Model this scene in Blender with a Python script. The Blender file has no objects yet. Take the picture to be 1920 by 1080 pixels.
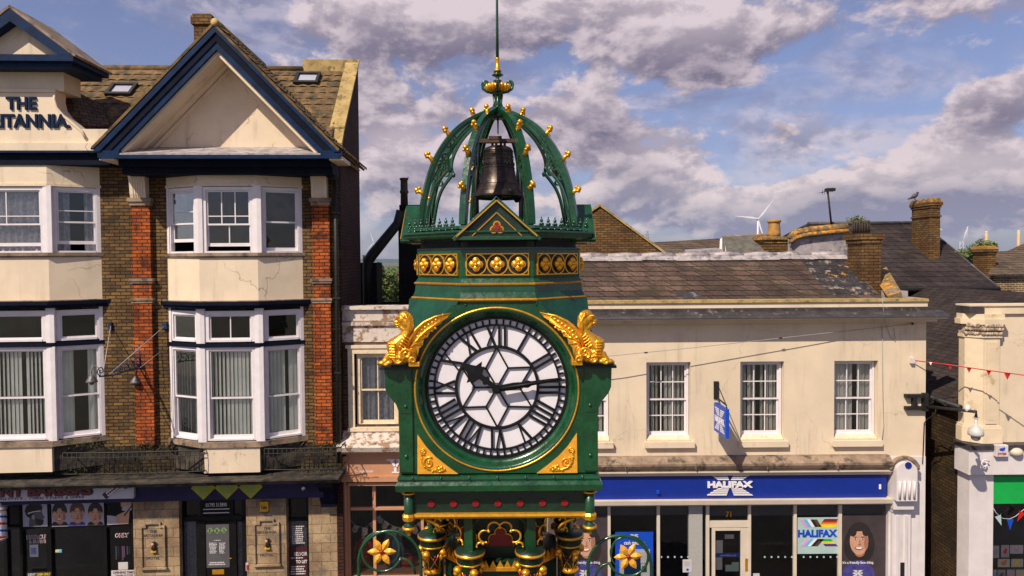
import bpy, bmesh, math, random
from mathutils import Vector, Matrix
R = math.radians; PI = math.pi
rnd = random.Random(7)
S = bpy.context.scene; COL = S.collection
# ---------------------------------------------------------------- camera
F = 1280.0; AXY = 523.5; CAM = Vector((0, 0, 8.1))
CAMR = (Matrix.Rotation(R(90 - 1.5), 3, 'X') @ Matrix.Rotation(R(-0.43), 3, 'Z'))
cd = bpy.data.cameras.new('camera'); cam = bpy.data.objects.new('camera', cd); COL.objects.link(cam)
cd.sensor_width = 36; cd.lens = 24; cd.shift_y = -16.5 / 1920; cd.clip_start = .05; cd.clip_end = 40000
cam.matrix_world = Matrix.Translation(CAM) @ CAMR.to_4x4(); S.camera = cam
S.render.resolution_x = 1024; S.render.resolution_y = 576
S.view_settings.view_transform = 'Standard'; S.view_settings.look = 'None'
S.view_settings.exposure = 0.18; S.view_settings.gamma = 1
# ---------------------------------------------------------------- sun
SUN = Vector((.58, .76, -1.02)).normalized()
sl = bpy.data.lights.new('sun', 'SUN'); sl.energy = 5.0; sl.angle = R(.5); sl.color = (1, .905, .74)
so = bpy.data.objects.new('sun', sl); COL.objects.link(so); so.location = (-20, -30, 40)
so.rotation_euler = SUN.to_track_quat('-Z', 'Y').to_euler()

# ---------------------------------------------------------------- node helpers
class N:
    def __init__(s, nt): s.nt = nt
    def new(s, t, **k):
        n = s.nt.nodes.new(t)
        for a, b in k.items(): setattr(n, a, b)
        return n
    def put(s, sock, v):
        if isinstance(v, bpy.types.NodeSocket): s.nt.links.new(v, sock)
        elif v is not None:
            if sock.type == 'RGBA' and len(v) == 3: v = (*v, 1)
            sock.default_value = v
    def m(s, op, a, b=None, c=None, clamp=False):
        n = s.new('ShaderNodeMath', operation=op, use_clamp=clamp)
        s.put(n.inputs[0], a); s.put(n.inputs[1], b); s.put(n.inputs[2], c)
        return n.outputs[0]
    def mix(s, f, a, b, mode='MIX'):
        n = s.new('ShaderNodeMix', data_type='RGBA', blend_type=mode)
        s.put(n.inputs[0], f); s.put(n.inputs[6], a); s.put(n.inputs[7], b)
        return n.outputs[2]
    def noise(s, vec, scale, det=5, rough=.55, dist=0):
        n = s.new('ShaderNodeTexNoise'); s.put(n.inputs['Vector'], vec)
        n.inputs['Scale'].default_value = scale; n.inputs['Detail'].default_value = det
        n.inputs['Roughness'].default_value = rough; n.inputs['Distortion'].default_value = dist
        return n.outputs['Fac']
    def comb(s, x, y, z=0.0):
        n = s.new('ShaderNodeCombineXYZ'); s.put(n.inputs[0], x); s.put(n.inputs[1], y); s.put(n.inputs[2], z)
        return n.outputs[0]
    def ss(s, v, a, b, c=0., d=1.):
        n = s.new('ShaderNodeMapRange', interpolation_type='SMOOTHSTEP'); s.put(n.inputs[0], v)
        n.inputs[1].default_value = a; n.inputs[2].default_value = b; n.inputs[3].default_value = c; n.inputs[4].default_value = d
        return n.outputs[0]

# ---------------------------------------------------------------- world: sky with broken cumulus
W = bpy.data.worlds.new('World'); S.world = W; W.use_nodes = True
nt = W.node_tree; nt.nodes.clear(); n = N(nt)
sky = n.new('ShaderNodeTexSky', sky_type='NISHITA', sun_disc=False)
sky.sun_elevation = math.asin(-SUN.z); sky.sun_rotation = math.atan2(-SUN.x, -SUN.y)
sky.air_density = 1.0; sky.dust_density = .6; sky.ozone_density = 2.0
tc = n.new('ShaderNodeTexCoord'); sp = n.new('ShaderNodeSeparateXYZ'); nt.links.new(tc.outputs['Generated'], sp.inputs[0])
az = n.m('ARCTAN2', sp.outputs[0], sp.outputs[1]); el = n.m('ARCSINE', sp.outputs[2])
def azel(px, py):
    a = math.atan((px - 960) / 1280); return a, math.atan((490 - (px-960)*.0075 - py) / 1280 * math.cos(a))
# heaps of cloud by compass bearing and height: (x, y, half width, half height, weight)
BL = [(1300,110,150,85,.42),(1120,215,70,50,.5),(1210,300,130,60,.45),(1000,260,110,60,.2),(830,300,150,60,.36),(720,360,140,70,.3),
      (1470,250,110,45,.36),(1730,330,150,55,.5),(1870,190,90,60,.5),(1560,380,230,55,.55),(1250,345,110,45,.30),(740,320,90,50,.25),(1690,300,80,40,.25),(1330,400,160,40,.3),(1860,350,120,40,.4),
      (640,50,190,90,.36),(860,70,170,100,.30),(1060,30,170,80,.36),(1500,40,240,60,.34),(870,210,160,40,.2),(880,140,60,40,-.15),(1200,190,60,40,-.35),(1000,170,70,30,-.2),(1420,330,120,40,-.15),(640,180,90,60,.25),
      (60,40,170,22,.16),(330,110,160,22,.10),(1830,60,160,45,.12),(200,60,260,100,-.38),(330,170,200,80,-.36),(1640,170,190,55,-.40),(1790,120,120,30,-.18),(1640,300,60,40,-.3),
      (1340,350,60,20,-.2),(1000,380,80,40,.2),(1180,380,200,40,.25),(1640,420,300,25,.3),(1500,320,80,25,-.2)]
bl = None; hs = None
wv = n.noise(n.comb(az, el, 3.0), 9, 3, .5); wu = n.noise(n.comb(az, el, 8.0), 9, 3, .5)
azw = n.m('MULTIPLY_ADD', n.m('SUBTRACT', wv, .5), .09, az); elw = n.m('MULTIPLY_ADD', n.m('SUBTRACT', wu, .5), .05, el)
for (x, y, rx, ry, w) in BL:
    a0, e0 = azel(x, y)
    dx = n.m('MULTIPLY', n.m('SUBTRACT', azw, a0), 1280 / rx); dy = n.m('MULTIPLY', n.m('SUBTRACT', elw, e0), 1280 / ry)
    g = n.m('MULTIPLY', n.m('EXPONENT', n.m('MULTIPLY', n.m('ADD', n.m('MULTIPLY', dx, dx), n.m('MULTIPLY', dy, dy)), -1.0)), w)
    bl = g if bl is None else n.m('ADD', bl, g)
    if w > 0: t_ = n.m('MULTIPLY', g, dy); hs = t_ if hs is None else n.m('ADD', hs, t_)
def dens(oa, oe):
    v = n.comb(n.m('ADD', az, oa), n.m('MULTIPLY', n.m('ADD', el, oe), 1.7), 0.37)
    a = n.noise(v, 6.0, 9, .58, .25)
    b = n.noise(v, 17.0, 8, .62, .15)
    return n.m('ADD', n.m('MULTIPLY', n.m('SUBTRACT', a, .5), 1.25), n.m('MULTIPLY', n.m('SUBTRACT', b, .5), .68))
d0 = n.m('ADD', dens(0.0, 0.0), bl); d1 = n.m('ADD', dens(-.010, .016), bl)
over = n.m('MAXIMUM', n.ss(el, .42, .75), n.ss(n.m('ABSOLUTE', az), 1.0, 1.5))                       # clouds thinned overhead, beside and behind to lower the fill light
cov = n.ss(n.m('SUBTRACT', d0, n.m('MULTIPLY', over, .5)), .10, .30)
wisp = n.m('MULTIPLY', n.ss(n.noise(n.comb(az, n.m('MULTIPLY', el, 3.0), 1.7), 4.0, 8, .60, .7), .40, .74), .72)
fac = n.m('MAXIMUM', cov, wisp)
lit = n.ss(n.m('SUBTRACT', d0, d1), -.14, .19)
thick = n.ss(n.m('ADD', d0, n.m('MULTIPLY', n.m('SUBTRACT', n.noise(n.comb(az, el, 5.5), 7.0, 4), .5), 1.0)), .25, 1.0)
low = n.ss(el, .18, .02)
bright = n.mix(low, (.86, .73, .78, 1), (1.08, .92, .87, 1))
dark = n.mix(low, (.225, .20, .295, 1), (.35, .35, .49, 1))
shade = n.m('ADD', n.m('MULTIPLY', n.m('SUBTRACT', 1.0, n.m('MULTIPLY', thick, .50)), n.m('MULTIPLY_ADD', lit, .85, .24)), n.m('MULTIPLY', hs, 1.5), clamp=True)
ccol = n.mix(shade, dark, bright)
bg1 = n.new('ShaderNodeBackground'); n.put(bg1.inputs[0], n.mix(1.0, sky.outputs[0], n.mix(n.ss(el, .0, .30), (1.10, 1.08, 1.40, 1), (1.75, 1.45, 1.66, 1)), 'MULTIPLY')); bg1.inputs[1].default_value = .057
bg2 = n.new('ShaderNodeBackground'); n.put(bg2.inputs[0], ccol); bg2.inputs[1].default_value = .76
ms = n.new('ShaderNodeMixShader'); n.put(ms.inputs[0], fac); nt.links.new(bg1.outputs[0], ms.inputs[1]); nt.links.new(bg2.outputs[0], ms.inputs[2])
wo = n.new('ShaderNodeOutputWorld'); nt.links.new(ms.outputs[0], wo.inputs[0])

# ---------------------------------------------------------------- materials
def newmat(name):
    m = bpy.data.materials.new(name); m.use_nodes = True; t = m.node_tree; t.nodes.clear(); q = N(t)
    b = q.new('ShaderNodeBsdfPrincipled'); o = q.new('ShaderNodeOutputMaterial'); t.links.new(b.outputs[0], o.inputs[0])
    q.pos = q.new('ShaderNodeNewGeometry').outputs['Position']
    return m, q, b
def bumpit(q, b, h, dist, strength=1.0):
    bp = q.new('ShaderNodeBump'); q.put(bp.inputs['Height'], h); bp.inputs['Distance'].default_value = dist
    bp.inputs['Strength'].default_value = strength; q.nt.links.new(bp.outputs[0], b.inputs['Normal'])
def mul(c, k): return tuple(min(1, max(0, x * k)) for x in c[:3])
def mat(name, col, rough=.6, metal=0, var=.12, vs=3, bump=.002, bs=40, stains=(), coat=0, spec=.5, rvar=.15, streak=0, crack=0):
    m, q, b = newmat(name)
    f = q.noise(q.pos, vs, 6, .6)
    c = q.mix(q.ss(f, .3, .7), mul(col, 1 - var), mul(col, 1 + var))
    for i, (sc, s, lo, hi, amt) in enumerate(stains):
        v = q.new('ShaderNodeVectorMath', operation='ADD'); q.put(v.inputs[0], q.pos); v.inputs[1].default_value = (i * 7.3 + 1, 2.1, i * 3.7)
        g = q.m('MULTIPLY', q.ss(q.noise(v.outputs[0], s, 8, .68), lo, hi), amt)
        c = q.mix(g, c, sc)
    if streak:                      # rain marks, long in z
        mp = q.new('ShaderNodeMapping'); q.put(mp.inputs[0], q.pos); mp.inputs['Scale'].default_value = (5, 5, .45)
        g = q.m('MULTIPLY', q.m('MULTIPLY', q.ss(q.noise(mp.outputs[0], 1.0, 7, .6), .50, .72), q.ss(q.noise(q.pos, .9, 4), .40, .62)), streak)
        c = q.mix(g, c, mul(col, .42))
    if crack:
        vv = q.new('ShaderNodeVectorMath', operation='MULTIPLY_ADD'); nn_ = q.new('ShaderNodeTexNoise'); q.put(nn_.inputs['Vector'], q.pos); nn_.inputs['Scale'].default_value = 3; nn_.inputs['Detail'].default_value = 5
        q.nt.links.new(nn_.outputs['Color'], vv.inputs[0]); vv.inputs[1].default_value = (.5, .5, .5); q.put(vv.inputs[2], q.pos)
        vo = q.new('ShaderNodeTexVoronoi', feature='DISTANCE_TO_EDGE'); q.nt.links.new(vv.outputs[0], vo.inputs['Vector']); vo.inputs['Scale'].default_value = .75
        g = q.m('MULTIPLY', q.m('MULTIPLY', q.ss(vo.outputs['Distance'], .010, .003), q.ss(q.noise(q.pos, .7, 3), .50, .58)), crack)
        c = q.mix(g, c, mul(col, .22))
    q.put(b.inputs['Base Color'], c); b.inputs['Metallic'].default_value = metal
    q.put(b.inputs['Roughness'], q.m('MULTIPLY_ADD', q.m('SUBTRACT', q.noise(q.pos, vs * 4, 4), .5), rvar * 2, rough, clamp=True))
    b.inputs['Specular IOR Level'].default_value = spec
    if coat: b.inputs['Coat Weight'].default_value = coat; b.inputs['Coat Roughness'].default_value = .12
    if bump: bumpit(q, b, q.noise(q.pos, bs, 5, .6), bump)
    return m
def brickmat(name, c1, c2, mortar, w=.225, h=.075, ms=.010, rough=.85, k=1.0, stains=(), bump=.006, smear=.35, off=.5, zs=1.0, ms_s=.1, extra=None, bias=0.0):
    m, q, b = newmat(name); s = q.new('ShaderNodeSeparateXYZ'); q.put(s.inputs[0], q.pos)
    wob = q.m('MULTIPLY', q.m('SUBTRACT', q.noise(q.pos, 6, 3), .5), .02)
    vec = q.comb(q.m('ADD', q.m('ADD', s.outputs[0], s.outputs[1]), wob), q.m('MULTIPLY_ADD', s.outputs[2], zs, q.m('MULTIPLY', wob, .6)))
    t = q.new('ShaderNodeTexBrick'); q.put(t.inputs['Vector'], vec); t.offset = off; t.squash = 1
    q.put(t.inputs['Color1'], c1); q.put(t.inputs['Color2'], c2); q.put(t.inputs['Mortar'], mortar)
    for a, v in (('Scale', 1), ('Mortar Size', ms), ('Mortar Smooth', ms_s), ('Bias', bias), ('Brick Width', w), ('Row Height', h)): t.inputs[a].default_value = v
    c = t.outputs['Color']
    big = q.noise(q.pos, 1.3, 6, .65)
    c = q.mix(q.ss(big, .35, .7), c, q.mix(1.0, c, (.55, .5, .5, 1), 'MULTIPLY'))
    fine = q.noise(q.pos, 22, 5, .7)
    c = q.mix(smear, c, q.mix(1.0, c, q.mix(q.ss(fine, .3, .7), (.3, .3, .3, 1), (1.7, 1.7, 1.7, 1)), 'MULTIPLY'))
    for i, (sc, s_, lo, hi, amt) in enumerate(stains):
        v = q.new('ShaderNodeVectorMath', operation='ADD'); q.put(v.inputs[0], q.pos); v.inputs[1].default_value = (i * 5.3 + 2, 1.1, i * 2.7)
        c = q.mix(q.m('MULTIPLY', q.ss(q.noise(v.outputs[0], s_, 8, .7), lo, hi), amt), c, sc)
    q.put(b.inputs['Base Color'], c); b.inputs['Roughness'].default_value = rough; b.inputs['Specular IOR Level'].default_value = .25
    bumpit(q, b, q.m('ADD', q.m('MULTIPLY', t.outputs['Fac'], -1), q.m('MULTIPLY', fine, .5)), bump)
    return m
CREAM = (.67, .535, .385)
M = dict(
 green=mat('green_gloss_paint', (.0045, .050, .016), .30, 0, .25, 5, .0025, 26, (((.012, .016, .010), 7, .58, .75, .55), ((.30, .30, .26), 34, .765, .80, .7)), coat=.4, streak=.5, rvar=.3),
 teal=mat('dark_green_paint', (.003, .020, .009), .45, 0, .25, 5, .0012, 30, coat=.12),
 black=mat('black_iron', (.006, .006, .007), .5, 0, .3, 6, .001, 30, spec=.25),
 bandblack=mat('black_band_paint', (.006, .010, .009), .5, 0, .3, 6, .001, 30),
 gold=mat('gilding', (.92, .42, .035), .33, .75, .14, 14, .0018, 60, (((.40, .12, .01), 22, .55, .8, .55),)),
 goldp=mat('gold_paint', (.82, .37, .03), .42, .25, .12, 14, .001, 60),
 red=mat('red_paint', (.22, .003, .005), .45, 0, .15, 8, .001, 40),
 opal=mat('opal_dial_glass', (.74, .69, .73), .35, 0, .03, 5, 0, 10, (((.5, .44, .42), 3, .5, .8, .35), ((.42, .33, .28), 16, .64, .8, .5)), streak=.25),
 bronze=mat('weathered_bronze', (.040, .029, .024), .36, .7, .35, 9, .002, 30, (((.20, .13, .09), 12, .5, .8, .5),)),
 cream=mat('cream_render', CREAM, .85, 0, .07, 1.2, .003, 60, (((.42, .28, .17), 1.6, .58, .82, .4), ((.30, .22, .14), 9, .70, .82, .5)), streak=.40, crack=.22),
 creamb=mat('cream_hotel_render', (.70, .56, .41), .85, 0, .07, 1.5, .004, 45, streak=.45, crack=.55, stains=(((.40, .27, .16), 2.2, .60, .85, .5), ((.2, .13, .08), 11, .70, .80, .55))),
 peel=mat('peeling_paint', (.60, .50, .43), .9, 0, .08, 3, .006, 30, (((.24, .13, .07), 5, .50, .58, .9), ((.06, .05, .04), 3, .60, .75, .7))),
 dirty=mat('sooty_stone', (.26, .18, .125), .9, 0, .3, 3, .006, 25, (((.03, .025, .02), 4, .48, .66, .85), ((.35, .3, .26), 12, .62, .72, .6))),
 lead=mat('lead_flashing', (.36, .31, .31), .6, .1, .25, 5, .004, 22, (((.09, .08, .08), 6, .48, .66, .8), ((.6, .55, .52), 10, .60, .7, .7))),
 navy=mat('navy_gloss_paint', (.003, .018, .062), .5, 0, .25, 4, .001, 30, (((.005, .006, .014), 5, .5, .7, .6),), spec=.15),
 navyd=mat('dull_navy_paint', (.004, .006, .016), .7, 0, .3, 4, .001, 30, spec=.1),
 frame=mat('white_window_paint', (.70, .635, .65), .45, 0, .05, 6, .001, 40, (((.35, .28, .22), 12, .66, .8, .5),)),
 framec=mat('cream_window_paint', (.70, .55, .38), .6, 0, .08, 6, .002, 40, (((.25, .15, .08), 8, .56, .72, .7),)),
 white=mat('white_paint', (.66, .59, .58), .5, 0, .05, 3, .001, 40, (((.4, .33, .3), 8, .62, .8, .5),), streak=.5),
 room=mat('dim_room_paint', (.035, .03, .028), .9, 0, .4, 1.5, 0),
 blind=mat('vertical_blind_cloth', (.84, .82, .74), .8, 0, .10, 2, .001, 60),
 blindw=mat('pale_blind_cloth', (.75, .70, .62), .8, 0, .10, 2, .001, 60),
 net=mat('net_curtain', (.34, .33, .38), .9, 0, .25, 14, .002, 90),
 yb=brickmat('yellow_stock_brick', (.235, .130, .040), (.095, .055, .024), (.030, .020, .012), stains=(((.02, .015, .01), 1.7, .52, .75, .75), ((.42, .25, .06), 7, .62, .74, .4))),
 rb=brickmat('red_rubbed_brick', (.56, .125, .018), (.26, .055, .014), (.07, .022, .012), stains=(((.025, .012, .008), 2.5, .50, .66, .85), ((.7, .45, .3), 16, .70, .78, .5)), bump=.012),
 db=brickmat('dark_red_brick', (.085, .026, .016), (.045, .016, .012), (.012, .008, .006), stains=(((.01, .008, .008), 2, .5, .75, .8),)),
 bb=brickmat('brown_stock_brick', (.21, .115, .04), (.12, .062, .022), (.05, .03, .014), stains=(((.02, .015, .01), 2, .55, .8, .7), ((.38, .16, .04), 6, .6, .74, .5))),
 gb=brickmat('grey_brown_brick', (.125, .075, .050), (.07, .042, .030), (.20, .145, .09), ms=.007, stains=(((.02, .015, .01), 2, .55, .8, .6),)),
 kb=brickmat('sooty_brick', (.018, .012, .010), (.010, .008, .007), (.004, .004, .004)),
 stone=brickmat('ashlar_stone', (.44, .31, .18), (.34, .235, .135), (.18, .11, .06), w=.42, h=.21, ms=.006, smear=.25, stains=(((.17, .13, .10), 1.9, .5, .62, .8),), bump=.003),
 slate=brickmat('brown_slate', (.150, .092, .066), (.070, .046, .038), (.016, .012, .010), w=.42, h=.19, ms=.014, smear=.5, zs=1.7, stains=(((.045, .036, .02), 1.8, .48, .66, .8), ((.32, .25, .20), 9, .66, .74, .6), ((.40, .17, .03), 5, .70, .78, .5)), bump=.012),
 slated=brickmat('dark_slate', (.054, .038, .034), (.034, .025, .024), (.010, .008, .008), w=.36, h=.26, ms=.016, smear=.35, zs=1.7, rough=.7, stains=(((.5, .2, .02), 3.2, .72, .77, .8), ((.07, .065, .08), 3.0, .6, .68, .6)), bump=.008),
 tile=mat('concrete_roof_tile', (.155, .088, .032), .85, 0, .35, 3.5, .004, 30, (((.030, .025, .012), 4, .44, .62, .85), ((.40, .25, .05), 8, .60, .72, .8), ((.6, .55, .45), 19, .74, .78, .8))),
 moss=mat('orange_lichen_stone', (.17, .12, .055), .95, 0, .4, 6, .02, 18, (((.60, .24, .015), 6, .48, .60, .95), ((.03, .03, .012), 9, .58, .68, .8))),
 coping=mat('mossy_coping', (.38, .26, .10), .9, 0, .25, 4, .006, 25, (((.10, .08, .03), 6, .52, .64, .8), ((.5, .36, .10), 10, .56, .7, .6))),
 iron=mat('dark_ironwork', (.009, .008, .007), .6, 0, .4, 8, .002, 40, (((.10, .05, .03), 14, .60, .7, .8),)),
 blueiron=mat('blue_ironwork', (.008, .018, .06), .5, 0, .4, 8, .002, 40, (((.08, .06, .06), 14, .56, .7, .7),)),
 tan=mat('tan_shopfront_paint', (.50, .235, .125), .55, 0, .06, 4, .001, 40, (((.30, .14, .08), 6, .62, .8, .4),)),
 hblue=mat('royal_blue_panel', (.004, .022, .23), .4, 0, .05, 4, .0005, 30),
 hblue2=mat('bright_blue_panel', (.005, .06, .45), .4, 0, .05, 4, .0005, 30),
 lilac=mat('lilac_panel', (.022, .017, .055), .6, 0, .15, 4, .001, 30, spec=.2),
 lime=mat('lime_panel', (.30, .29, .010), .6, 0, .15, 8, .001, 30),
 greenp=mat('bright_green_banner', (.002, .34, .055), .6, 0, .06, 4, .001, 30),
 blackg=mat('black_shopfront_paint', (.007, .006, .006), .45, 0, .3, 4, .0005, 30, spec=.2),
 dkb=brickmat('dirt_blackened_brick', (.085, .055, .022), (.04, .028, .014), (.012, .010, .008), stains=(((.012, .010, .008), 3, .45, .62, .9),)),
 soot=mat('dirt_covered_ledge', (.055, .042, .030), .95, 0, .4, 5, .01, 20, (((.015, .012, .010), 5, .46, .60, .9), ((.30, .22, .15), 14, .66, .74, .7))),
 posterbg=mat('dark_poster_print', (.045, .030, .034), .6, 0, .2, 3, 0),
 maroon=mat('maroon_film', (.05, .008, .012), .5, 0, .2, 4, 0),
 signw=mat('off_white_sign', (.42, .37, .40), .5, 0, .10, 3, .0005, 30),
 textw=mat('white_lettering', (.75, .70, .70), .5, 0, .03, 3, 0),
 textn=mat('dark_blue_lettering', (.004, .014, .045), .7, 0, .1, 3, 0, spec=.1),
 textr=mat('dark_red_lettering', (.11, .010, .014), .5, 0, .1, 3, 0),
 textk=mat('black_lettering', (.012, .012, .014), .5, 0, .1, 3, 0),
 texty=mat('yellow_lettering', (.75, .55, .03), .5, 0, .1, 3, 0),
 textg=mat('grey_green_lettering', (.18, .28, .10), .5, 0, .1, 3, 0),
 lampgrey=mat('tarnished_lamp_metal', (.12, .11, .11), .5, .3, .3, 12, .001, 30),
 camw=mat('dusty_white_plastic', (.50, .46, .44), .5, 0, .08, 6, .001, 30),
 grey=mat('grey_plastic', (.30, .29, .31), .45, 0, .1, 3, .0005, 30),
 skin=mat('printed_skin', (.52, .27, .17), .6, 0, .1, 5, 0),
 skind=mat('printed_skin_shade', (.33, .14, .09), .6, 0, .1, 5, 0),
 hair=mat('printed_dark_hair', (.018, .013, .012), .6, 0, .2, 5, 0),
 hairb=mat('printed_brown_hair', (.085, .045, .025), .6, 0, .2, 5, 0),
 paper=mat('printed_pale_ground', (.36, .34, .42), .6, 0, .05, 5, 0),
 lip=mat('printed_lips', (.30, .05, .05), .6, 0, .1, 5, 0),
 purple=mat('purple_blue_print', (.05, .04, .19), .7, 0, .3, 12, 0),
 cloth=mat('red_cloth', (.38, .012, .015), .8, 0, .2, 8, .002, 50, (((.7, .6, .6), 28, .60, .66, .8),)),
 cloth2=mat('blue_cloth', (.05, .07, .16), .8, 0, .2, 8, .002, 50),
 redbag=mat('red_leather', (.50, .012, .010), .4, 0, .1, 8, .001, 50),
 bunt=mat('floral_bunting', (.45, .38, .36), .8, 0, .1, 8, 0, 50, (((.20, .05, .06), 30, .5, .6, .9),)),
 ground=mat('bare_ground', (.12, .11, .08), .95, 0, .3, .02, 0),
 asphalt=mat('asphalt', (.05, .048, .048), .9, 0, .2, 2, .004, 60),
 paving=brickmat('paving_slabs', (.22, .19, .17), (.18, .16, .14), (.08, .07, .06), w=.6, h=.6, ms=.01),
 hill=mat('distant_wooded_hill', (.045, .075, .06), .95, 0, .25, .004, 0),
 bark=mat('bark', (.06, .045, .03), .9, 0, .3, 8, .004, 20),
 leaf=mat('leaves', (.055, .085, .016), .6, 0, .45, 3, 0),
 leafy=mat('yellow_green_leaves', (.13, .16, .02), .6, 0, .4, 3, 0),
 turb=mat('white_turbine_paint', (.75, .72, .72), .4, 0, .02, 1, 0),
 turbo=mat('primer_yellow_steel', (.62, .36, .16), .6, 0, .1, .2, 0),
 potc=mat('buff_chimney_pot', (.36, .19, .05), .8, 0, .25, 7, .004, 30, (((.5, .22, .02), 7, .55, .65, .7),)),
 potk=mat('sooty_chimney_pot', (.05, .035, .026), .8, 0, .3, 7, .004, 30),
 leadd=mat('dark_lead_flashing', (.045, .038, .040), .6, .1, .35, 4, .004, 22, (((.26, .22, .22), 5, .56, .68, .7), ((.6, .55, .5), 18, .70, .78, .8))),
 slatep=brickmat('patched_slate', (.05, .045, .048), (.035, .032, .035), (.015, .012, .012), w=.30, h=.155, ms=.006, smear=.5, zs=1.7, stains=(((.38, .31, .26), 3.5, .54, .64, .75), ((.55, .24, .02), 4, .60, .66, .9)), bump=.012),
 textn2=mat('deep_blue_paint', (.008, .02, .20), .45, 0, .1, 3, 0),
 beigest=mat('pale_stone_paint', (.66, .52, .36), .85, 0, .08, 2, .003, 40, (((.36, .28, .12), 3, .56, .68, .7), ((.10, .08, .05), 8, .66, .76, .7))),
 stcap=mat('weathered_carved_stone', (.50, .38, .27), .9, 0, .3, 10, .006, 40, (((.10, .07, .05), 12, .48, .6, .8),)),
 slatesp=brickmat('speckled_slate', (.058, .042, .036), (.040, .029, .026), (.014, .010, .009), w=.30, h=.22, ms=.012, smear=.35, zs=3.0, rough=.75, stains=(((.55, .42, .32), 10, .735, .76, .9), ((.5, .2, .02), 5, .77, .79, .8)), bump=.006),
 tileb=mat('grey_slate_dull', (.10, .09, .075), .9, 0, .3, 5, .01, 20, (((.5, .22, .02), 6, .62, .7, .6),)),
 tileg=brickmat('brown_plain_tile', (.16, .11, .075), (.11, .08, .055), (.03, .022, .016), w=.26, h=.16, ms=.012, zs=1.8, smear=.5, stains=(((.3, .22, .05), 3, .6, .7, .6),), bump=.015),
 bbl=brickmat('pale_mortar_brick', (.22, .13, .06), (.14, .085, .04), (.42, .34, .22), ms=.014),
 weed=mat('dry_weeds', (.055, .045, .014), .9, 0, .5, 9, 0),
 alleyb=brickmat('shaded_brown_brick', (.085, .048, .018), (.045, .026, .012), (.02, .013, .007), stains=(((.012, .009, .006), 1.5, .45, .7, .8),)),  # darker copy of the brown brick, the alley's shade put into its colours
 skyglass=mat('skylight_glass', (.40, .38, .46), .12, 0, .05, 3, 0, spec=.8),
 notice=mat('grey_window_film', (.085, .08, .085), .5, 0, .1, 3, 0),
 paperw=mat('white_paper', (.52, .48, .47), .6, 0, .06, 5, 0),
 yellow=mat('yellow_plastic', (.62, .33, .015), .4, 0, .08, 3, 0),
 cyan=mat('sky_blue_print', (.10, .42, .70), .6, 0, .05, 3, 0),
 pink=mat('pink_print', (.60, .30, .52), .6, 0, .05, 3, 0),
 orange=mat('orange_print', (.65, .19, .02), .6, 0, .05, 3, 0),
 brownp=mat('brown_print', (.09, .04, .02), .6, 0, .05, 3, 0),
 mint=mat('pale_mint_print', (.36, .48, .46), .6, 0, .05, 3, 0),
 violet=mat('violet_print', (.08, .02, .20), .6, 0, .05, 3, 0),
 beige=mat('warm_off_white_paint', (.60, .50, .40), .6, 0, .06, 3, .001, 40),
 rail=mat('pebbled_grey_pillar', (.36, .34, .32), .8, 0, .2, 60, .001, 90),
)
def glassmat(name, tint=(1, 1, 1), refl=.10, rough=.02):
    m = bpy.data.materials.new(name); m.use_nodes = True; t = m.node_tree; t.nodes.clear(); q = N(t)
    tr = q.new('ShaderNodeBsdfTransparent'); tr.inputs[0].default_value = (*tint, 1)
    gl = q.new('ShaderNodeBsdfGlossy'); gl.inputs[0].default_value = (1, 1, 1, 1); gl.inputs['Roughness'].default_value = rough
    lw = q.new('ShaderNodeLayerWeight'); lw.inputs[0].default_value = .28
    mx = q.new('ShaderNodeMixShader'); q.put(mx.inputs[0], q.m('MULTIPLY_ADD', lw.outputs['Fresnel'], .8, refl, clamp=True))
    pos = q.new('ShaderNodeNewGeometry').outputs['Position']
    bp = q.new('ShaderNodeBump'); q.put(bp.inputs['Height'], q.noise(pos, 1.6, 2)); bp.inputs['Distance'].default_value = .004; t.links.new(bp.outputs[0], gl.inputs['Normal'])
    o = q.new('ShaderNodeOutputMaterial')
    t.links.new(tr.outputs[0], mx.inputs[1]); t.links.new(gl.outputs[0], mx.inputs[2]); t.links.new(mx.outputs[0], o.inputs[0]); return m
M['glass'] = glassmat('window_glass', (.97, .98, .97), .02)
M['glassd'] = glassmat('shop_glass', (.85, .85, .85), .01)

# ---------------------------------------------------------------- geometry helpers
def ray(px, py): return CAMR @ Vector(((px - 960) / F, -(py - AXY) / F, -1))
def P(px, py, Y): r = ray(px, py); return CAM + r * (Y / r.y)
class Fr:      # a vertical plane: u runs left to right, v towards the viewer's side, z up
    def __init__(s, a, b):
        s.o = Vector((a[0], a[1], 0)); d = Vector((b[0] - a[0], b[1] - a[1], 0)); s.len = d.length
        s.u = d.normalized(); s.n = Vector((s.u.y, -s.u.x, 0))
    def pt(s, u, v, z): return s.o + s.u * u + s.n * v + Vector((0, 0, z))
    def hit(s, px, py, out=0):
        r = ray(px, py); t = ((s.o + s.n * out) - CAM).dot(s.n) / r.dot(s.n); p = CAM + r * t
        return (p - s.o).dot(s.u), p.z
    def rect(s, x0, y0, x1, y1, out=0):
        ym = (y0 + y1) / 2; xm = (x0 + x1) / 2
        return s.hit(x0, ym, out)[0], s.hit(x1, ym, out)[0], s.hit(xm, y1, out)[1], s.hit(xm, y0, out)[1]
def FrD(o, ang): # frame centred at o whose normal points at angle ang from the viewer's side (-Y)
    c, s_ = math.cos(ang), math.sin(ang); return Fr((o[0], o[1]), (o[0] + c, o[1] + s_))
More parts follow.
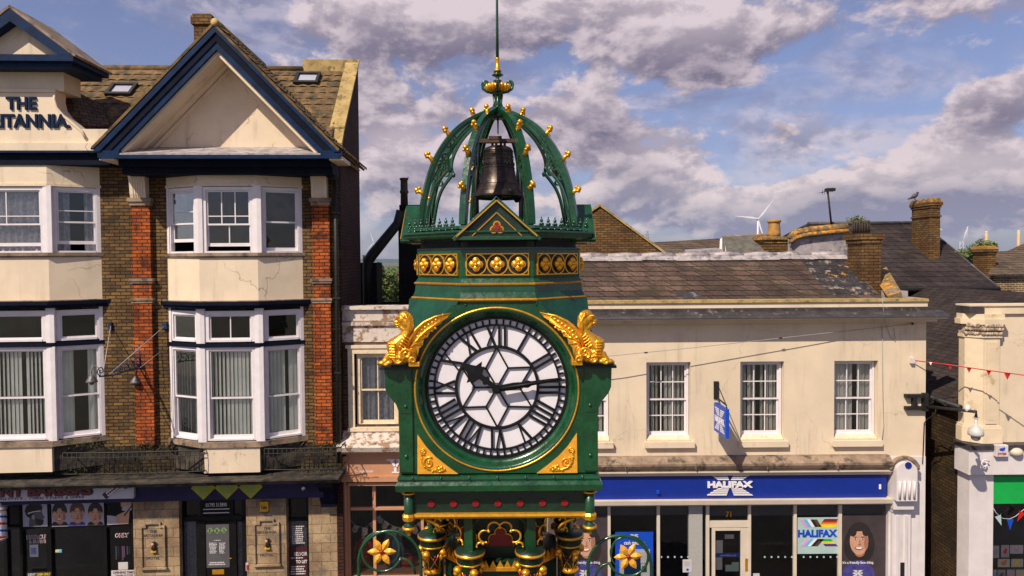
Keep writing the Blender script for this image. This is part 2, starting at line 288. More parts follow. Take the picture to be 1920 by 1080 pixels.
class MB:
    def __init__(s): s.v = []; s.f = []; s.mi = 0; s.m = []; s.sm = False; s.s = []
    def add(s, vs, fs):
        b = len(s.v); s.v += [tuple(x) for x in vs]
        for f in fs: s.f.append([b + i for i in f]); s.m.append(s.mi); s.s.append(s.sm)
        return s
    def box(s, fr, u0, u1, v0, v1, z0, z1):
        vs = [fr.pt(u, v, z) for z in (z0, z1) for v in (v0, v1) for u in (u0, u1)]
        return s.add(vs, [(0, 1, 3, 2), (4, 6, 7, 5), (0, 4, 5, 1), (2, 3, 7, 6), (0, 2, 6, 4), (1, 5, 7, 3)])
    def prism(s, fr, pts, v0, v1):
        k = len(pts); vs = [fr.pt(u, v0, z) for u, z in pts] + [fr.pt(u, v1, z) for u, z in pts]
        return s.add(vs, [list(range(k)), list(range(2 * k - 1, k - 1, -1))] + [(i, (i + 1) % k, k + (i + 1) % k, k + i) for i in range(k)])
    def plan(s, pts, z0, z1):           # polygon in plan, extruded upwards
        k = len(pts); vs = [(p[0], p[1], z0) for p in pts] + [(p[0], p[1], z1) for p in pts]
        return s.add(vs, [list(range(k)), list(range(2 * k - 1, k - 1, -1))] + [(i, (i + 1) % k, k + (i + 1) % k, k + i) for i in range(k)])
    def slab(s, pts, th):               # any planar polygon given thickness th along its normal
        pts = [Vector(p) for p in pts]; nn = (pts[1] - pts[0]).cross(pts[2] - pts[0]).normalized() * th; k = len(pts)
        return s.add(pts + [p + nn for p in pts], [list(range(k)), list(range(2 * k - 1, k - 1, -1))] + [(i, (i + 1) % k, k + (i + 1) % k, k + i) for i in range(k)])
    def tube(s, pts, r, n=8, closed=False):
        pts = [Vector(p) for p in pts]; k = len(pts); vs = []; fs = []
        rr = r if isinstance(r, (list, tuple)) else [r] * k; up = None
        for i, p in enumerate(pts):
            a = pts[(i - 1) % k] if closed or i > 0 else p; b = pts[(i + 1) % k] if closed or i < k - 1 else p
            t = (b - a).normalized()
            if up is None: up = t.orthogonal().normalized()
            up = (up - t * up.dot(t)); up = up.normalized() if up.length > 1e-6 else t.orthogonal().normalized()
            w = t.cross(up)
            vs += [p + (up * math.cos(2 * PI * j / n) + w * math.sin(2 * PI * j / n)) * rr[i] for j in range(n)]
        for i in range(k if closed else k - 1):
            for j in range(n): a, b = i * n, ((i + 1) % k) * n; fs.append((a + j, a + (j + 1) % n, b + (j + 1) % n, b + j))
        if not closed: fs += [list(range(n))[::-1], [(k - 1) * n + j for j in range(n)]]
        old = s.sm; s.sm = True; s.add(vs, fs); s.sm = old; return s
    def lathe(s, c, prof, n=20, rot=0, sx=1, smooth=True, sy=1):
        vs = []; fs = []; k = len(prof)
        for (r, z) in prof:
            vs += [(c[0] + r * sx * math.cos(rot + 2 * PI * j / n), c[1] + r * sy * math.sin(rot + 2 * PI * j / n), c[2] + z) for j in range(n)]
        for i in range(k - 1):
            for j in range(n): fs.append((i * n + j, i * n + (j + 1) % n, (i + 1) * n + (j + 1) % n, (i + 1) * n + j))
        fs += [list(range(n))[::-1], [(k - 1) * n + j for j in range(n)]]
        old = s.sm; s.sm = smooth; s.add(vs, fs); s.sm = old; return s
    def ell(s, c, r, n=12, mt=None):
        if not isinstance(r, (tuple, list)): r = (r, r, r)
        vs = []; fs = []; h = n // 2 + 1
        for i in range(h):
            a = PI * i / (h - 1)
            for j in range(n):
                b = 2 * PI * j / n; p = Vector((r[0] * math.sin(a) * math.cos(b), r[1] * math.sin(a) * math.sin(b), r[2] * math.cos(a)))
                if mt: p = mt @ p
                vs.append(Vector(c) + p)
        for i in range(h - 1):
            for j in range(n): fs.append((i * n + j, (i + 1) * n + j, (i + 1) * n + (j + 1) % n, i * n + (j + 1) % n))
        old = s.sm; s.sm = True; s.add(vs, fs); s.sm = old; return s
    def disc(s, fr, u, z, ru, rz, v0, v1, n=20, a0=0, a1=2 * PI):
        full = abs(a1 - a0 - 2 * PI) < 1e-6
        return s.prism(fr, [(u + ru * math.cos(a0 + (a1 - a0) * i / (n if full else n - 1)), z + rz * math.sin(a0 + (a1 - a0) * i / (n if full else n - 1))) for i in range(n)], v0, v1)
    def ring(s, fr, u, z, r0, r1, v0, v1, n=48, a0=0, a1=2 * PI, vr1=None):   # flat annulus with thickness; vr1: v of the outer edge face
        full = abs(a1 - a0 - 2 * PI) < 1e-6; k = n if full else n + 1; vs = []; fs = []
        for i in range(k):
            a = a0 + (a1 - a0) * i / n; c, q = math.cos(a), math.sin(a)
            vs += [fr.pt(u + r0 * c, v0, z + r0 * q), fr.pt(u + r1 * c, v0, z + r1 * q), fr.pt(u + r1 * c, v1 if vr1 is None else vr1, z + r1 * q), fr.pt(u + r0 * c, v1, z + r0 * q)]
        for i in range(n):
            a, b = 4 * i, 4 * ((i + 1) % k)
            for j in range(4): fs.append((a + j, a + (j + 1) % 4, b + (j + 1) % 4, b + j))
        if not full: fs += [(0, 1, 2, 3), (4 * n + 3, 4 * n + 2, 4 * n + 1, 4 * n)]
        return s.add(vs, fs)
    def line(s, fr, u0, z0, u1, z1, w, v0, v1):
        d = Vector((u1 - u0, z1 - z0)).normalized(); p = Vector((-d.y, d.x)) * w / 2
        return s.prism(fr, [(u0 + p.x, z0 + p.y), (u1 + p.x, z1 + p.y), (u1 - p.x, z1 - p.y), (u0 - p.x, z0 - p.y)], v0, v1)
    def wall(s, fr, u0, u1, z0, z1, holes=(), v=0, th=.25):
        us = sorted({u0, u1, *[min(max(h[i], u0), u1) for h in holes for i in (0, 1)]}); zs = sorted({z0, z1, *[min(max(h[i], z0), z1) for h in holes for i in (2, 3)]})
        inh = lambda u, z: any(h[0] < u < h[1] and h[2] < z < h[3] for h in holes)
        for a, b in zip(us, us[1:]):
            for c, d in zip(zs, zs[1:]):
                if inh((a + b) / 2, (c + d) / 2): continue
                for vv in (v, v - th): s.add([fr.pt(a, vv, c), fr.pt(b, vv, c), fr.pt(b, vv, d), fr.pt(a, vv, d)], [(0, 1, 2, 3)])
        for (a, b, c, d) in list(holes) + [(u0, u1, z0, z1)]:
            for (p, q) in (((a, c), (b, c)), ((b, c), (b, d)), ((b, d), (a, d)), ((a, d), (a, c))):
                s.add([fr.pt(p[0], v, p[1]), fr.pt(q[0], v, q[1]), fr.pt(q[0], v - th, q[1]), fr.pt(p[0], v - th, p[1])], [(0, 1, 2, 3)])
        return s
    def text(s, body, fr, u0, u1, z0, z1, v, ext=.01, off=0.0, sk=0, slope=0):
        cu = bpy.data.curves.new('t', 'FONT'); cu.body = body; cu.size = 1; cu.offset = off; cu.resolution_u = 3
        o = bpy.data.objects.new('t', cu); COL.objects.link(o); dg = bpy.context.evaluated_depsgraph_get(); dg.update()
        me = bpy.data.meshes.new_from_object(o.evaluated_get(dg)); vs = [x.co.copy() for x in me.vertices]; fs = [list(p.vertices) for p in me.polygons]
        bpy.data.objects.remove(o); bpy.data.curves.remove(cu); bpy.data.meshes.remove(me)
        if not vs: return s
        x0 = min(p.x for p in vs); x1 = max(p.x for p in vs); y0 = min(p.y for p in vs); y1 = max(p.y for p in vs)
        f = lambda p: (u0 + (p.x - x0) / (x1 - x0) * (u1 - u0) + sk * (p.y - y0), z0 + (p.y - y0) / (y1 - y0) * (z1 - z0) + slope * (p.x - x0))
        k = len(vs); q = [f(p) for p in vs]
        edges = {}
        for fc in fs:
            for i in range(len(fc)):
                e = (fc[i], fc[(i + 1) % len(fc)]); edges[e] = 1
        sides = [(a, b, b + k, a + k) for (a, b) in edges if (b, a) not in edges]
        return s.add([fr.pt(a, v, b) for a, b in q] + [fr.pt(a, v + ext, b) for a, b in q], [f_ for f_ in fs] + [[i + k for i in f_][::-1] for f_ in fs] + sides)
    def build(s, name, m, parent=None, label=None, recalc=True, split=0):
        if split:                       # one object for every `split` consecutive closed pieces
            k = len(s.v); par = list(range(k))
            def root(i):
                while par[i] != i: par[i] = par[par[i]]; i = par[i]
                return i
            for f in s.f:
                for i in f[1:]: par[root(i)] = root(f[0])
            order = []; seen = {}
            for i in range(k):
                r = root(i)
                if r not in seen: seen[r] = len(order); order.append(r)
            outs = [MB() for _ in range((len(order) + split - 1) // split)]; loc = {}
            for i in range(k):
                o = outs[seen[root(i)] // split]; loc[i] = len(o.v); o.v.append(s.v[i])
            for f, m_, s_ in zip(s.f, s.m, s.s):
                o = outs[seen[root(f[0])] // split]; o.f.append([loc[i] for i in f]); o.m.append(m_); o.s.append(s_)
            return [o.build(name, m, parent, label, recalc) for o in outs if o.f]
        me = bpy.data.meshes.new(name); loc = Vector(parent['wloc']) if parent is not None and 'wloc' in parent else Vector((0, 0, 0))
        if parent is None and s.v:
            xs = [p[0] for p in s.v]; ys = [p[1] for p in s.v]; loc = Vector(((min(xs) + max(xs)) / 2, (min(ys) + max(ys)) / 2, min(p[2] for p in s.v)))
        me.from_pydata([tuple(Vector(p) - loc) for p in s.v], [], s.f); me.validate()
        for x in (m if isinstance(m, (list, tuple)) else [m]): me.materials.append(M[x] if isinstance(x, str) else x)
        if len(me.polygons) == len(s.m):
            me.polygons.foreach_set('material_index', s.m); me.polygons.foreach_set('use_smooth', s.s)
        if recalc:
            b = bmesh.new(); b.from_mesh(me); bmesh.ops.recalc_face_normals(b, faces=b.faces); b.to_mesh(me); b.free()
        me.update(); o = bpy.data.objects.new(name, me); COL.objects.link(o)
        if parent is not None: o.parent = parent
        else: o.location = loc
        o['wloc'] = tuple(loc)
        if label: o['label'] = label
        return o
def tag(o, label, cat, group=None):
    o['label'] = label; o['category'] = cat
    if group: o['group'] = group
    return o
def thing(name, label, cat, loc, group=None):
    o = bpy.data.objects.new(name, None); COL.objects.link(o); o.location = loc; o['wloc'] = tuple(loc); o.empty_display_size = .2
    return tag(o, label, cat, group)
def struct(o, kind='structure'): o['kind'] = kind; return o
def box(name, m, parent, fr, *a, **k): return MB().box(fr, *a).build(name, m, parent, **k)
def bevel(o, w=.006, seg=2):
    if isinstance(o, list): return [bevel(x, w, seg) for x in o]
    b = o.modifiers.new('bevel', 'BEVEL'); b.width = w; b.segments = seg; b.limit_method = 'ANGLE'; b.angle_limit = R(35); b.harden_normals = False
    return o
def arc(c, r, a0, a1, n=12): return [(c[0] + r * math.cos(a0 + (a1 - a0) * i / n), c[1] + r * math.sin(a0 + (a1 - a0) * i / n)) for i in range(n + 1)]
def spiral(c, r0, r1, a0, turns, n=28): return [(c[0] + (r0 + (r1 - r0) * i / n) * math.cos(a0 + 2 * PI * turns * i / n), c[1] + (r0 + (r1 - r0) * i / n) * math.sin(a0 + 2 * PI * turns * i / n)) for i in range(n + 1)]
# ================================================================ CLOCK TOWER
YC = 7.3; YF = 6.36; TX = P(935, 490, YF).x * 1.0; TXC = P(935, 400, YC).x
TX = TXC
TC = (TXC, YC)
tower = thing('clock_tower', 'green and gilded iron clock tower with white dial, winged lions and open ribbed dome', 'clock tower', (TXC, YC, 0))
zc = lambda py, Y=YC: P(935, py, Y).z
TF = FrD((TXC, YF), 0)                       # front plane of the clock case, u = 0 on the axis
ZD = P(932, 730, YF).z; UD = P(931.5, 730, YF).x - TXC      # dial centre
PX = YF / F
def octf(a, k): an = k * PI / 4; return FrD((TXC + a * math.sin(an), YC - a * math.cos(an)), an)
def oct_ring(mb, a_prof, n=8):               # a_prof: list of (apothem, z): horizontal mouldings
    c = math.cos(PI / n); mb.lathe((TXC, YC, 0), [(a / c, z) for a, z in a_prof], n=n, rot=PI / n, smooth=False); return mb
# --- lower stage: plinth, core, columns
sq = lambda mb, prof: oct_ring(mb, prof, 4)
mb = MB(); sq(mb, [(1.15, 0), (1.15, .25), (1.0, .3), (1.0, .9), (.95, 1.0)]); oct_ring(mb, [(.86, 1.0), (.86, 1.9), (.90, 1.95), (.80, 2.05)]); bevel(mb.build('plinth', 'green', tower))
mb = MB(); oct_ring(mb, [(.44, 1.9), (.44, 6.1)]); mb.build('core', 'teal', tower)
zcap = 5.29; RC = .77
col_pos = []
for k in range(8):
    an = PI / 8 + k * PI / 4; x = TXC + RC * math.sin(an); y = YC - RC * math.cos(an); col_pos.append((x, y, an))
    mb = MB(); mb.lathe((x, y, 0), [(.10, 2.0), (.10, 2.1), (.062, 2.2), (.058, zcap - .42), (.075, zcap - .40)], 14); c = mb.build('column', 'green', tower)
    g = MB(); g.lathe((x, y, zcap), [(.060, -.41), (.092, -.40), (.098, -.375), (.07, -.35)], 18)
    g.lathe((x, y, zcap), [(.095, -.135), (.125, -.125), (.128, -.11), (.10, -.10)], 20); g.lathe((x, y, zcap), [(.12, -.045), (.150, -.035), (.150, -.012), (.12, -.004)], 24)
    for j in range(4):
        b = an + PI / 4 + j * PI / 2; q = Vector((math.sin(b), -math.cos(b), 0))
        p = Vector((x, y, zcap - .175)) + q * .125; g.ell(p, (.045, .045, .036), 10); g.ell(p + q * .02 + Vector((0, 0, -.03)), .026, 8); g.ell(p + Vector((0, 0, -.055)) - q * .02, (.026, .026, .04), 8)
        g.tube([Vector((x, y, zcap - .37)) + q * .07, Vector((x, y, zcap - .28)) + q * .085, p], .008, 5)
        w = Vector((-q.y, q.x, 0)); g.tube([Vector((x, y, zcap - .37)) + q * .08, Vector((x, y, zcap - .27)) + (q + w).normalized() * .093, Vector((x, y, zcap - .16)) + q * .10], .006, 5)
        g.tube([Vector((x, y, zcap - .37)) + q * .08, Vector((x, y, zcap - .27)) + (q - w).normalized() * .093, Vector((x, y, zcap - .16)) + q * .10], .006, 5)
    g.build('capital_gilding', 'gold', c)
    g = MB(); g.lathe((x, y, zcap), [(.066, -.40), (.085, -.30), (.095, -.17), (.115, -.13), (.128, -.10), (.125, -.05), (.145, -.04), (.142, 0), (.0, .004)], 22); g.build('capital', 'teal', c)
    g = MB()
    for j in range(4):
        b = an + j * PI / 2; q = Vector((math.sin(b), -math.cos(b), 0)); w = Vector((-q.y, q.x, 0))
        for (a_, b_, c_) in ((0, 0, -.21), (.018, 0, -.235), (-.018, 0, -.235), (0, 0, -.26), (0, 0, -.34)): g.ell(Vector((x, y, zcap + c_)) + q * .104 + w * a_, .013, 7)
    g.build('berry_cluster', 'red', c, split=5)
    if k in (0, 7, 1, 6): pass
    mb = MB(); mb.box(FrD((x, y), an), -.045, .045, -.05, .03, zcap, 6.05); mb.build('post', 'green', tower)
# cusped gilded arches between the columns
def cusp_path(f, hw):
    pts = []
    segs = [((-hw + .075, .10), .055, 1.02 * PI, .35 * PI), ((-hw + .15, .235), .075, 1.15 * PI, .30 * PI), ((-hw * .33, .345), .085, 1.05 * PI, .10 * PI)]
    out = []
    for (c, r, a0, a1) in segs: out.append([f.pt(x, 0, zcap + z) for x, z in arc(c, r, a0, a1, 10)])
    return out
for k in (0, 1, 7, 2, 6):
    a = RC * math.cos(PI / 8); f = octf(a + .03, k); hw = RC * math.sin(PI / 8)
    mb = MB()
    for sgn in (1, -1):
        for (cx, cz, r, a0, a1) in ((-.189, .046, .036, 1.05 * PI, .25 * PI), (-.143, .143, .060, 1.56 * PI, .30 * PI), (-.055, .222, .060, 1.12 * PI, .04 * PI)):
            pts = [f.pt(sgn * x, 0, zcap + z) for x, z in arc((cx, cz), r, a0, a1, 12)]
            mb.tube(pts, [.008 + .004 * math.sin(PI * i / 12) for i in range(13)], 7)
            mb.ell(pts[-1], .016, 8); mb.ell(pts[0], .012, 8)
    mb.build('cusped_arch', 'gold', tower)
    mb = MB(); o2 = [(x, z) for x, z in arc((0, zcap + .06), .30, PI, 0, 20)]
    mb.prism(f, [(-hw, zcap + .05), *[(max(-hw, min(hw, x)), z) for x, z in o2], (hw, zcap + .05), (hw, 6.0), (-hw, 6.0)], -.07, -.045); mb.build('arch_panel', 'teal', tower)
    mb = MB(); f2 = octf(.45, k)
    tp_ = lambda k_: [(-.120 * k_, zcap - .07)] + arc((-.066, zcap + .0), .048 * k_, 1.1 * PI, .42 * PI, 8) + arc((0, zcap + .062), .052 * k_, .92 * PI, .08 * PI, 10) + arc((.066, zcap + .0), .048 * k_, .58 * PI, -.10 * PI, 8) + [(.120 * k_, zcap - .07)]
    mb.prism(f2, tp_(1), 0, .012); r = mb.build('trefoil_panel', 'red', tower)
    mb = MB(); mb.tube([f2.pt(x, .014, z) for x, z in tp_(1.14)], .007, 6); mb.build('gilt_beading', 'gold', r)
# zigzag crest and lower cornice round the core between columns
mb = MB()
for k in (0, 1, 7):
    f = octf(.60, k)
    for i in range(-3, 4):
        u = i * .072; mb.prism(f, [(u - .034, zcap - .22), (u, zcap - .150), (u + .034, zcap - .22)], 0, .02)
        mb.ell(f.pt(u, .012, zcap - .195), (.012, .012, .02), 6)
    mb.box(f, -.25, .25, -.01, .025, zcap - .255, zcap - .22); mb.box(f, -.21, .21, -.01, .02, zcap - .50, zcap - .475); mb.box(f, -.21, -.19, -.01, .02, zcap - .9, zcap - .475); mb.box(f, .19, .21, -.01, .02, zcap - .9, zcap - .475)
mb.build('zigzag_crest', 'gold', tower)
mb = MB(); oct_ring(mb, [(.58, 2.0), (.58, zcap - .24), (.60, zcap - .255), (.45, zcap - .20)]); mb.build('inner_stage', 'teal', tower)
# big side scrolls of the outer bays
mb = MB()
for s_ in (-1, 1):
    f = FrD((TXC, YC - .80), 0)
    pts = [(s_ * x, z) for x, z in [(.565, zcap + .24), (.60, zcap + .285), (.66, zcap + .315), (.72, zcap + .335)]]
    mb.tube([f.pt(u, 0, z) for u, z in pts], [.010, .014, .016, .014], 7)
    mb.tube([f.pt(u, 0, z) for u, z in [(s_ * x, z) for x, z in spiral((.735, zcap + .372), .038, .008, -PI / 2, 1.6, 24)]], .010, 6)
mb.build('scroll_bracket', 'gold', tower, split=2)
# --- frieze, gilt moulding, corner pendants
zfr0, zfr1 = zc(957, 6.5), zc(925, 6.33) - .014
mb = MB(); sq(mb, [(.60, 5.78), (.80, zfr0 - .03), (.845, zfr0), (.845, zfr1)]); mb.build('frieze', 'teal', tower)
mb = MB(); sq(mb, [(.84, zfr0 - .055), (.868, zfr0 - .05), (.880, zfr0 - .03), (.874, zfr0 - .008), (.84, zfr0)]); sq(mb, [(.84, zfr1 - .006), (.862, zfr1 - .004), (.862, zfr1 + .004), (.84, zfr1 + .006)]); mb.build('gilt_moulding', 'gold', tower)
fz = FrD((TXC, YC - .845), 0); zr = zc(943, 6.45)
mb = MB()
for i in range(-3, 4):
    mb.disc(fz, UD - .0 + i * .212, zr, .033, .033, 0, .014, 18)
mb.build('red_stud', 'red', tower, split=1)
for sx in (-1, 1):
    x, y = TXC + sx * .86, YC - .86
    p = MB(); p.lathe((x, y, 0), [(.05, zfr1), (.045, zfr0 - .03), (.03, zfr0 - .1), (.055, zfr0 - .115), (.04, zfr0 - .16)], 14); o = p.build('pendant', 'green', tower)
    g = MB(); g.lathe((x, y, 0), [(.05, zfr1 - .02), (.066, zfr1 - .016), (.066, zfr1 - .002), (.05, zfr1)], 14); g.lathe((x, y, 0), [(.04, zfr0 - .075), (.062, zfr0 - .06), (.066, zfr0 - .02), (.05, zfr0)], 8, smooth=False)
    g.lathe((x, y, 0), [(.008, zfr0 - .215), (.02, zfr0 - .205), (.012, zfr0 - .19), (.03, zfr0 - .175), (.066, zfr0 - .145), (.068, zfr0 - .13), (.04, zfr0 - .12)], 16); g.build('pendant_gilding', 'gold', o, split=1)
# --- base moulding of the case
z0, z1 = zc(925, 6.33), zc(889, 6.36)
h = z1 - z0
mb = MB(); sq(mb, [(.86, z0 - .012), (.93, z0), (.968, z0 + .02), (.972, z0 + .075), (.955, z0 + .105), (.945, z0 + .11), (.945, z0 + .122), (.955, z0 + .125), (.95, z0 + .15), (.925, z0 + .165), (.925, h + z0 - .01), (.905, z0 + h)])
bevel(mb.build('base_moulding', 'green', tower), .008)
mb = MB(); fb = FrD((TXC, YC - .93), 0)
for i in range(-3, 4):
    u = UD + i * .265 - (.0 if abs(i) < 3 else .0); mb.ell(fb.pt(u, .01, z1 - .03), (.02, .02, .02), 8); mb.ell(fb.pt(u, .03, z1 - .028), (.011, .02, .011), 8); mb.box(fb, u - .045, u + .045, -.01, .012, z1 - .042, z1 - .014)
mb.build('bolt', 'green', tower, split=3)
# --- case: square with chamfered corners, then octagon above
ZS = zc(690, YF)        # pedestal level of the winged lions
ZT = zc(560, 6.45)      # underside of lower gilt line
hwS = .875; ch = .10
def chsq(hw, c): return [(TXC + x, YC + y) for x, y in ((-hw + c, -hw), (hw - c, -hw), (hw, -hw + c), (hw, hw - c), (hw - c, hw), (-hw + c, hw), (-hw, hw - c), (-hw, -hw + c))]
mb = MB()
def cut(poly): return [(x, max(y, YC - .78)) for x, y in poly]          # the case stops behind the dial recess
mb.plan(cut(chsq(.925, .07)), z1 - .005, ZS - .02); mb.plan(cut(chsq(.93, .42)), ZS - .02, ZS + .30)
mb.build('case', 'green', tower)
mb = MB(); oct_ring(mb, [(.86, ZD + .775), (.865, ZD + .78), (.865, ZT)])
mb.plan([(x, max(y, YC - .70)) for x, y in [(TXC + .93 * math.sin(PI / 8 + i * PI / 4), YC - .93 * math.cos(PI / 8 + i * PI / 4)) for i in range(8)]], ZS + .29, ZD + .776); mb.build('octagon_skirt', 'green', tower)
mb = MB()
for s_ in (-1, 1):
    a, b = sorted((s_ * .925, s_ * .80)); mb.box(TF, a, b, -.16, -.031, z1, ZS); pass
mb.ring(TF, UD, ZD, .765, .785, -.165, -.032, 72); mb.build('case_cheek', 'green', tower, split=1)
# broach slopes that carry the octagon down to the square
mb = MB()
for sx in (-1, 1):
    for sy in (-1, 1):
        A = lambda x, y, z: Vector((TXC + sx * x, YC + sy * y, z))
        mb.slab([A(.36, .90, ZT - .02), A(.90, .36, ZT - .02), A(.92, .55, ZS + .28), A(.55, .92, ZS + .28)], .01)
mb.build('broach', 'green', tower, split=1)
# front plate with corner pilasters
mb = MB()
zb = z1
pl = [(-.93, zb + .01), (.93, zb + .01), (.93, ZS - .03), (.885, ZS + .0), (.80, ZS + .18), (.40, zc(571, YF)), (-.42, zc(571, YF)), (-.80, ZS + .18), (-.885, ZS + .0), (-.93, ZS - .03)]
# plate is cut round the dial: build as a ring of quads from hole to outline
hole_r = .755
def outline_pt(a):
    d = Vector((math.cos(a), math.sin(a))); best = 9
    q = [Vector((x - UD, z - ZD)) for x, z in pl]
    for i in range(len(q)):
        p0, p1 = q[i], q[(i + 1) % len(q)]; e = p1 - p0; den = d.x * e.y - d.y * e.x
        if abs(den) < 1e-9: continue
        t = (p0.x * e.y - p0.y * e.x) / den; s_ = (p0.x * d.y - p0.y * d.x) / den
        if t > 0 and -1e-6 <= s_ <= 1 + 1e-6: best = min(best, t)
    return d * best
angs = sorted(set([2 * PI * i / 96 for i in range(96)] + [math.atan2(z - ZD, x - UD) % (2 * PI) for x, z in pl]))
vs = []; fs = []
for a in angs:
    o_ = outline_pt(a); i_ = Vector((math.cos(a), math.sin(a))) * hole_r
    for v in (0, .03):
        vs += [TF.pt(UD + i_.x, v - .03, ZD + i_.y), TF.pt(UD + o_.x, v - .03, ZD + o_.y)]
k = len(angs)
for i in range(k):
    a, b = 4 * i, 4 * ((i + 1) % k)
    fs += [(a, a + 1, b + 1, b), (a + 2, b + 2, b + 3, a + 3), (a, b, b + 2, a + 2), (a + 1, a + 3, b + 3, b + 1)]
mb.add(vs, fs)
mb.build('front_plate', 'green', tower)
mb = MB()
for s_ in (-1, 1):
    a, b = sorted((s_ * .93, s_ * .80)); mb.box(TF, a, b, 0, .02, zb + .03, ZS - .10)
for o_ in (-.004,): pass
bevel(mb.build('corner_pilaster', 'green', tower, split=1), .004)
mb = MB()
for s_ in (-1, 1):
    for zz in (zb + .18, ZS - .35, ZS + .06): mb.ell(TF.pt(s_ * .86 + UD * .3, .026, zz), (.018, .014, .018), 10)
for (u, z) in ((-.30, ZT - .05), (.36, ZT - .05)): mb.ell(TF.pt(u, .006, z), .010, 8)
mb.build('bolt_head', 'green', tower, split=1)
# corner corbels and dark pedestals
prof = [(.90, ZS - .42), (.93, ZS - .40), (.955, ZS - .33), (1.03, ZS - .24), (1.055, ZS - .18), (1.06, ZS), (.805, ZS), (.805, ZS - .42)]
for s_ in (-1, 1):
    mb = MB(); mb.prism(TF, [(s_ * u, z) for u, z in prof], -.34, .025)
    bevel(mb.build('corbel', 'green', tower), .006)
    mb = MB(); a, b = sorted((s_ * .72, s_ * 1.10)); mb.box(TF, a, b, -.38, .06, ZS, ZS + .022); a, b = sorted((s_ * .74, s_ * 1.075)); mb.box(TF, a, b, -.36, .04, ZS + .022, ZS + .045); mb.build('pedestal', 'bandblack', tower)
# --- dial
def grow(mb):
    cx, cz = TXC + UD, ZD; mb.v = [(cx + (x - cx) * 1.035, y, cz + (z - cz) * 1.035) for x, y, z in mb.v]
dial = MB(); dial.disc(TF, UD, ZD, .70, .70, -.14, -.11, 64); dial = dial.build('dial', 'opal', tower)
mb = MB()      # dished bezel
vs = []; fs = []; prf = [(.757, .012), (.735, .012), (.725, -.004), (.71, -.040), (.695, -.056), (.680, -.062), (.680, -.105)]
for i in range(96):
    a = 2 * PI * i / 96
    for r_, v_ in prf: vs.append(TF.pt(UD + r_ * math.cos(a), v_, ZD + r_ * math.sin(a)))
kk = len(prf)
for i in range(96):
    for j in range(kk - 1): fs.append((i * kk + j, i * kk + j + 1, ((i + 1) % 96) * kk + j + 1, ((i + 1) % 96) * kk + j))
mb.sm = True; mb.add(vs, fs); mb.build('bezel', 'green', dial, recalc=True)
mb = MB(); cp = [TF.pt(UD + .765 * math.cos(2 * PI * i / 96), .004, ZD + .765 * math.sin(2 * PI * i / 96)) for i in range(96)]; mb.tube(cp, .011, 8, True); mb.build('gilt_ring', 'gold', dial)
mb = MB(); V0, V1 = -.112, -.085
mb.ring(TF, UD, ZD, .630, .662, V0, V1, 96); mb.ring(TF, UD, ZD, .566, .583, V0, V1 - .002, 96); mb.ring(TF, UD, ZD, .362, .388, V0, V1, 72)
for i in range(60):
    if i % 5 == 0 and i != 0: pass
    a = 2 * PI * i / 60; c, s_ = math.sin(a), math.cos(a); mb.line(TF, UD + .58 * c, ZD + .58 * s_, UD + .625 * c, ZD + .625 * s_, .016 if i % 5 else .020, V0, V1 - .004)
q = lambda a, r_: (UD + r_ * math.cos(a), ZD + r_ * math.sin(a))
for i in range(6):
    a = i * PI / 3; mb.line(TF, UD, ZD, *q(a, .205), .015, V0, V1 - .006)
    t = a + PI / 6; mb.line(TF, *q(a, .205), *q(t, .368), .015, V0, V1 - .006); mb.line(TF, *q(a + PI / 3, .205), *q(t, .368), .015, V0, V1 - .006)
grow(mb); mb.build('dial_tracery', 'black', dial)
NUM = {1: 'I', 2: 'II', 3: 'III', 4: 'IIII', 5: 'V', 6: 'VI', 7: 'VII', 8: 'VIII', 9: 'IX', 10: 'X', 11: 'XI', 12: 'XII'}
for hnum, t in NUM.items():
    mb = MB(); a = hnum * PI / 6; rd = Vector((math.sin(a), math.cos(a))); tg = Vector((math.cos(a), -math.sin(a)))
    wd = {'I': .052, 'V': .10, 'X': .10}; tot = sum(wd[c] for c in t); u = -tot / 2
    def seg(u0, r0, u1, r1, w):
        p = rd * r0 + tg * u0; q_ = rd * r1 + tg * u1; mb.line(TF, UD + p.x, ZD + p.y, UD + q_.x, ZD + q_.y, w, V0 + rnd.random() * .002, V1 - .004 + rnd.random() * .004)
    r0, r1 = .385, .568
    for c in t:
        m_ = u + wd[c] / 2
        if c == 'I': seg(m_, r0, m_, r1, .022)
        if c == 'V': seg(m_ - .036, r1, m_ + .003, r0, .022); seg(m_ + .036, r1, m_ + .003, r0, .012)
        if c == 'X': seg(m_ - .036, r1, m_ + .036, r0, .022); seg(m_ + .036, r1, m_ - .036, r0, .012)
        u += wd[c]
    grow(mb); mb.build('numeral', 'black', dial)
# hands at thirteen minutes past ten
def hand(name, ang, outline, v0, v1):
    c, s_ = math.sin(ang), math.cos(ang); f = lambda w, l: (UD + l * c + w * s_, ZD + l * s_ - w * c)
    mb = MB(); pts = [f(w, l) for w, l in outline] + [f(-w, l) for w, l in reversed(outline) if abs(w) > 1e-6]
    mb.prism(TF, pts, v0, v1); return mb
am = R(81.3); ah = R(306)
mb = hand('minute_hand', am, [(.022, -.04), (.030, .06), (.034, .16), (.026, .24), (.036, .29), (.020, .33), (.016, .50), (.010, .60), (0, .625)], -.030, -.012)
c, s_ = math.sin(am), math.cos(am); mb.tube([TF.pt(UD + l * c, -.008, ZD + l * s_) for l in (0, .3, .60)], [.016, .012, .007], 7); mb.build('minute_hand', 'black', tower)
mb = hand('hour_hand', ah, [(.026, -.03), (.022, .06), (.024, .10), (.042, .115), (.042, .135), (.024, .15), (.026, .19), (.10, .215), (.082, .235), (.125, .262), (.060, .285), (.045, .315), (.022, .37), (0, .43)], -.056, -.040); mb.build('hour_hand', 'black', tower)
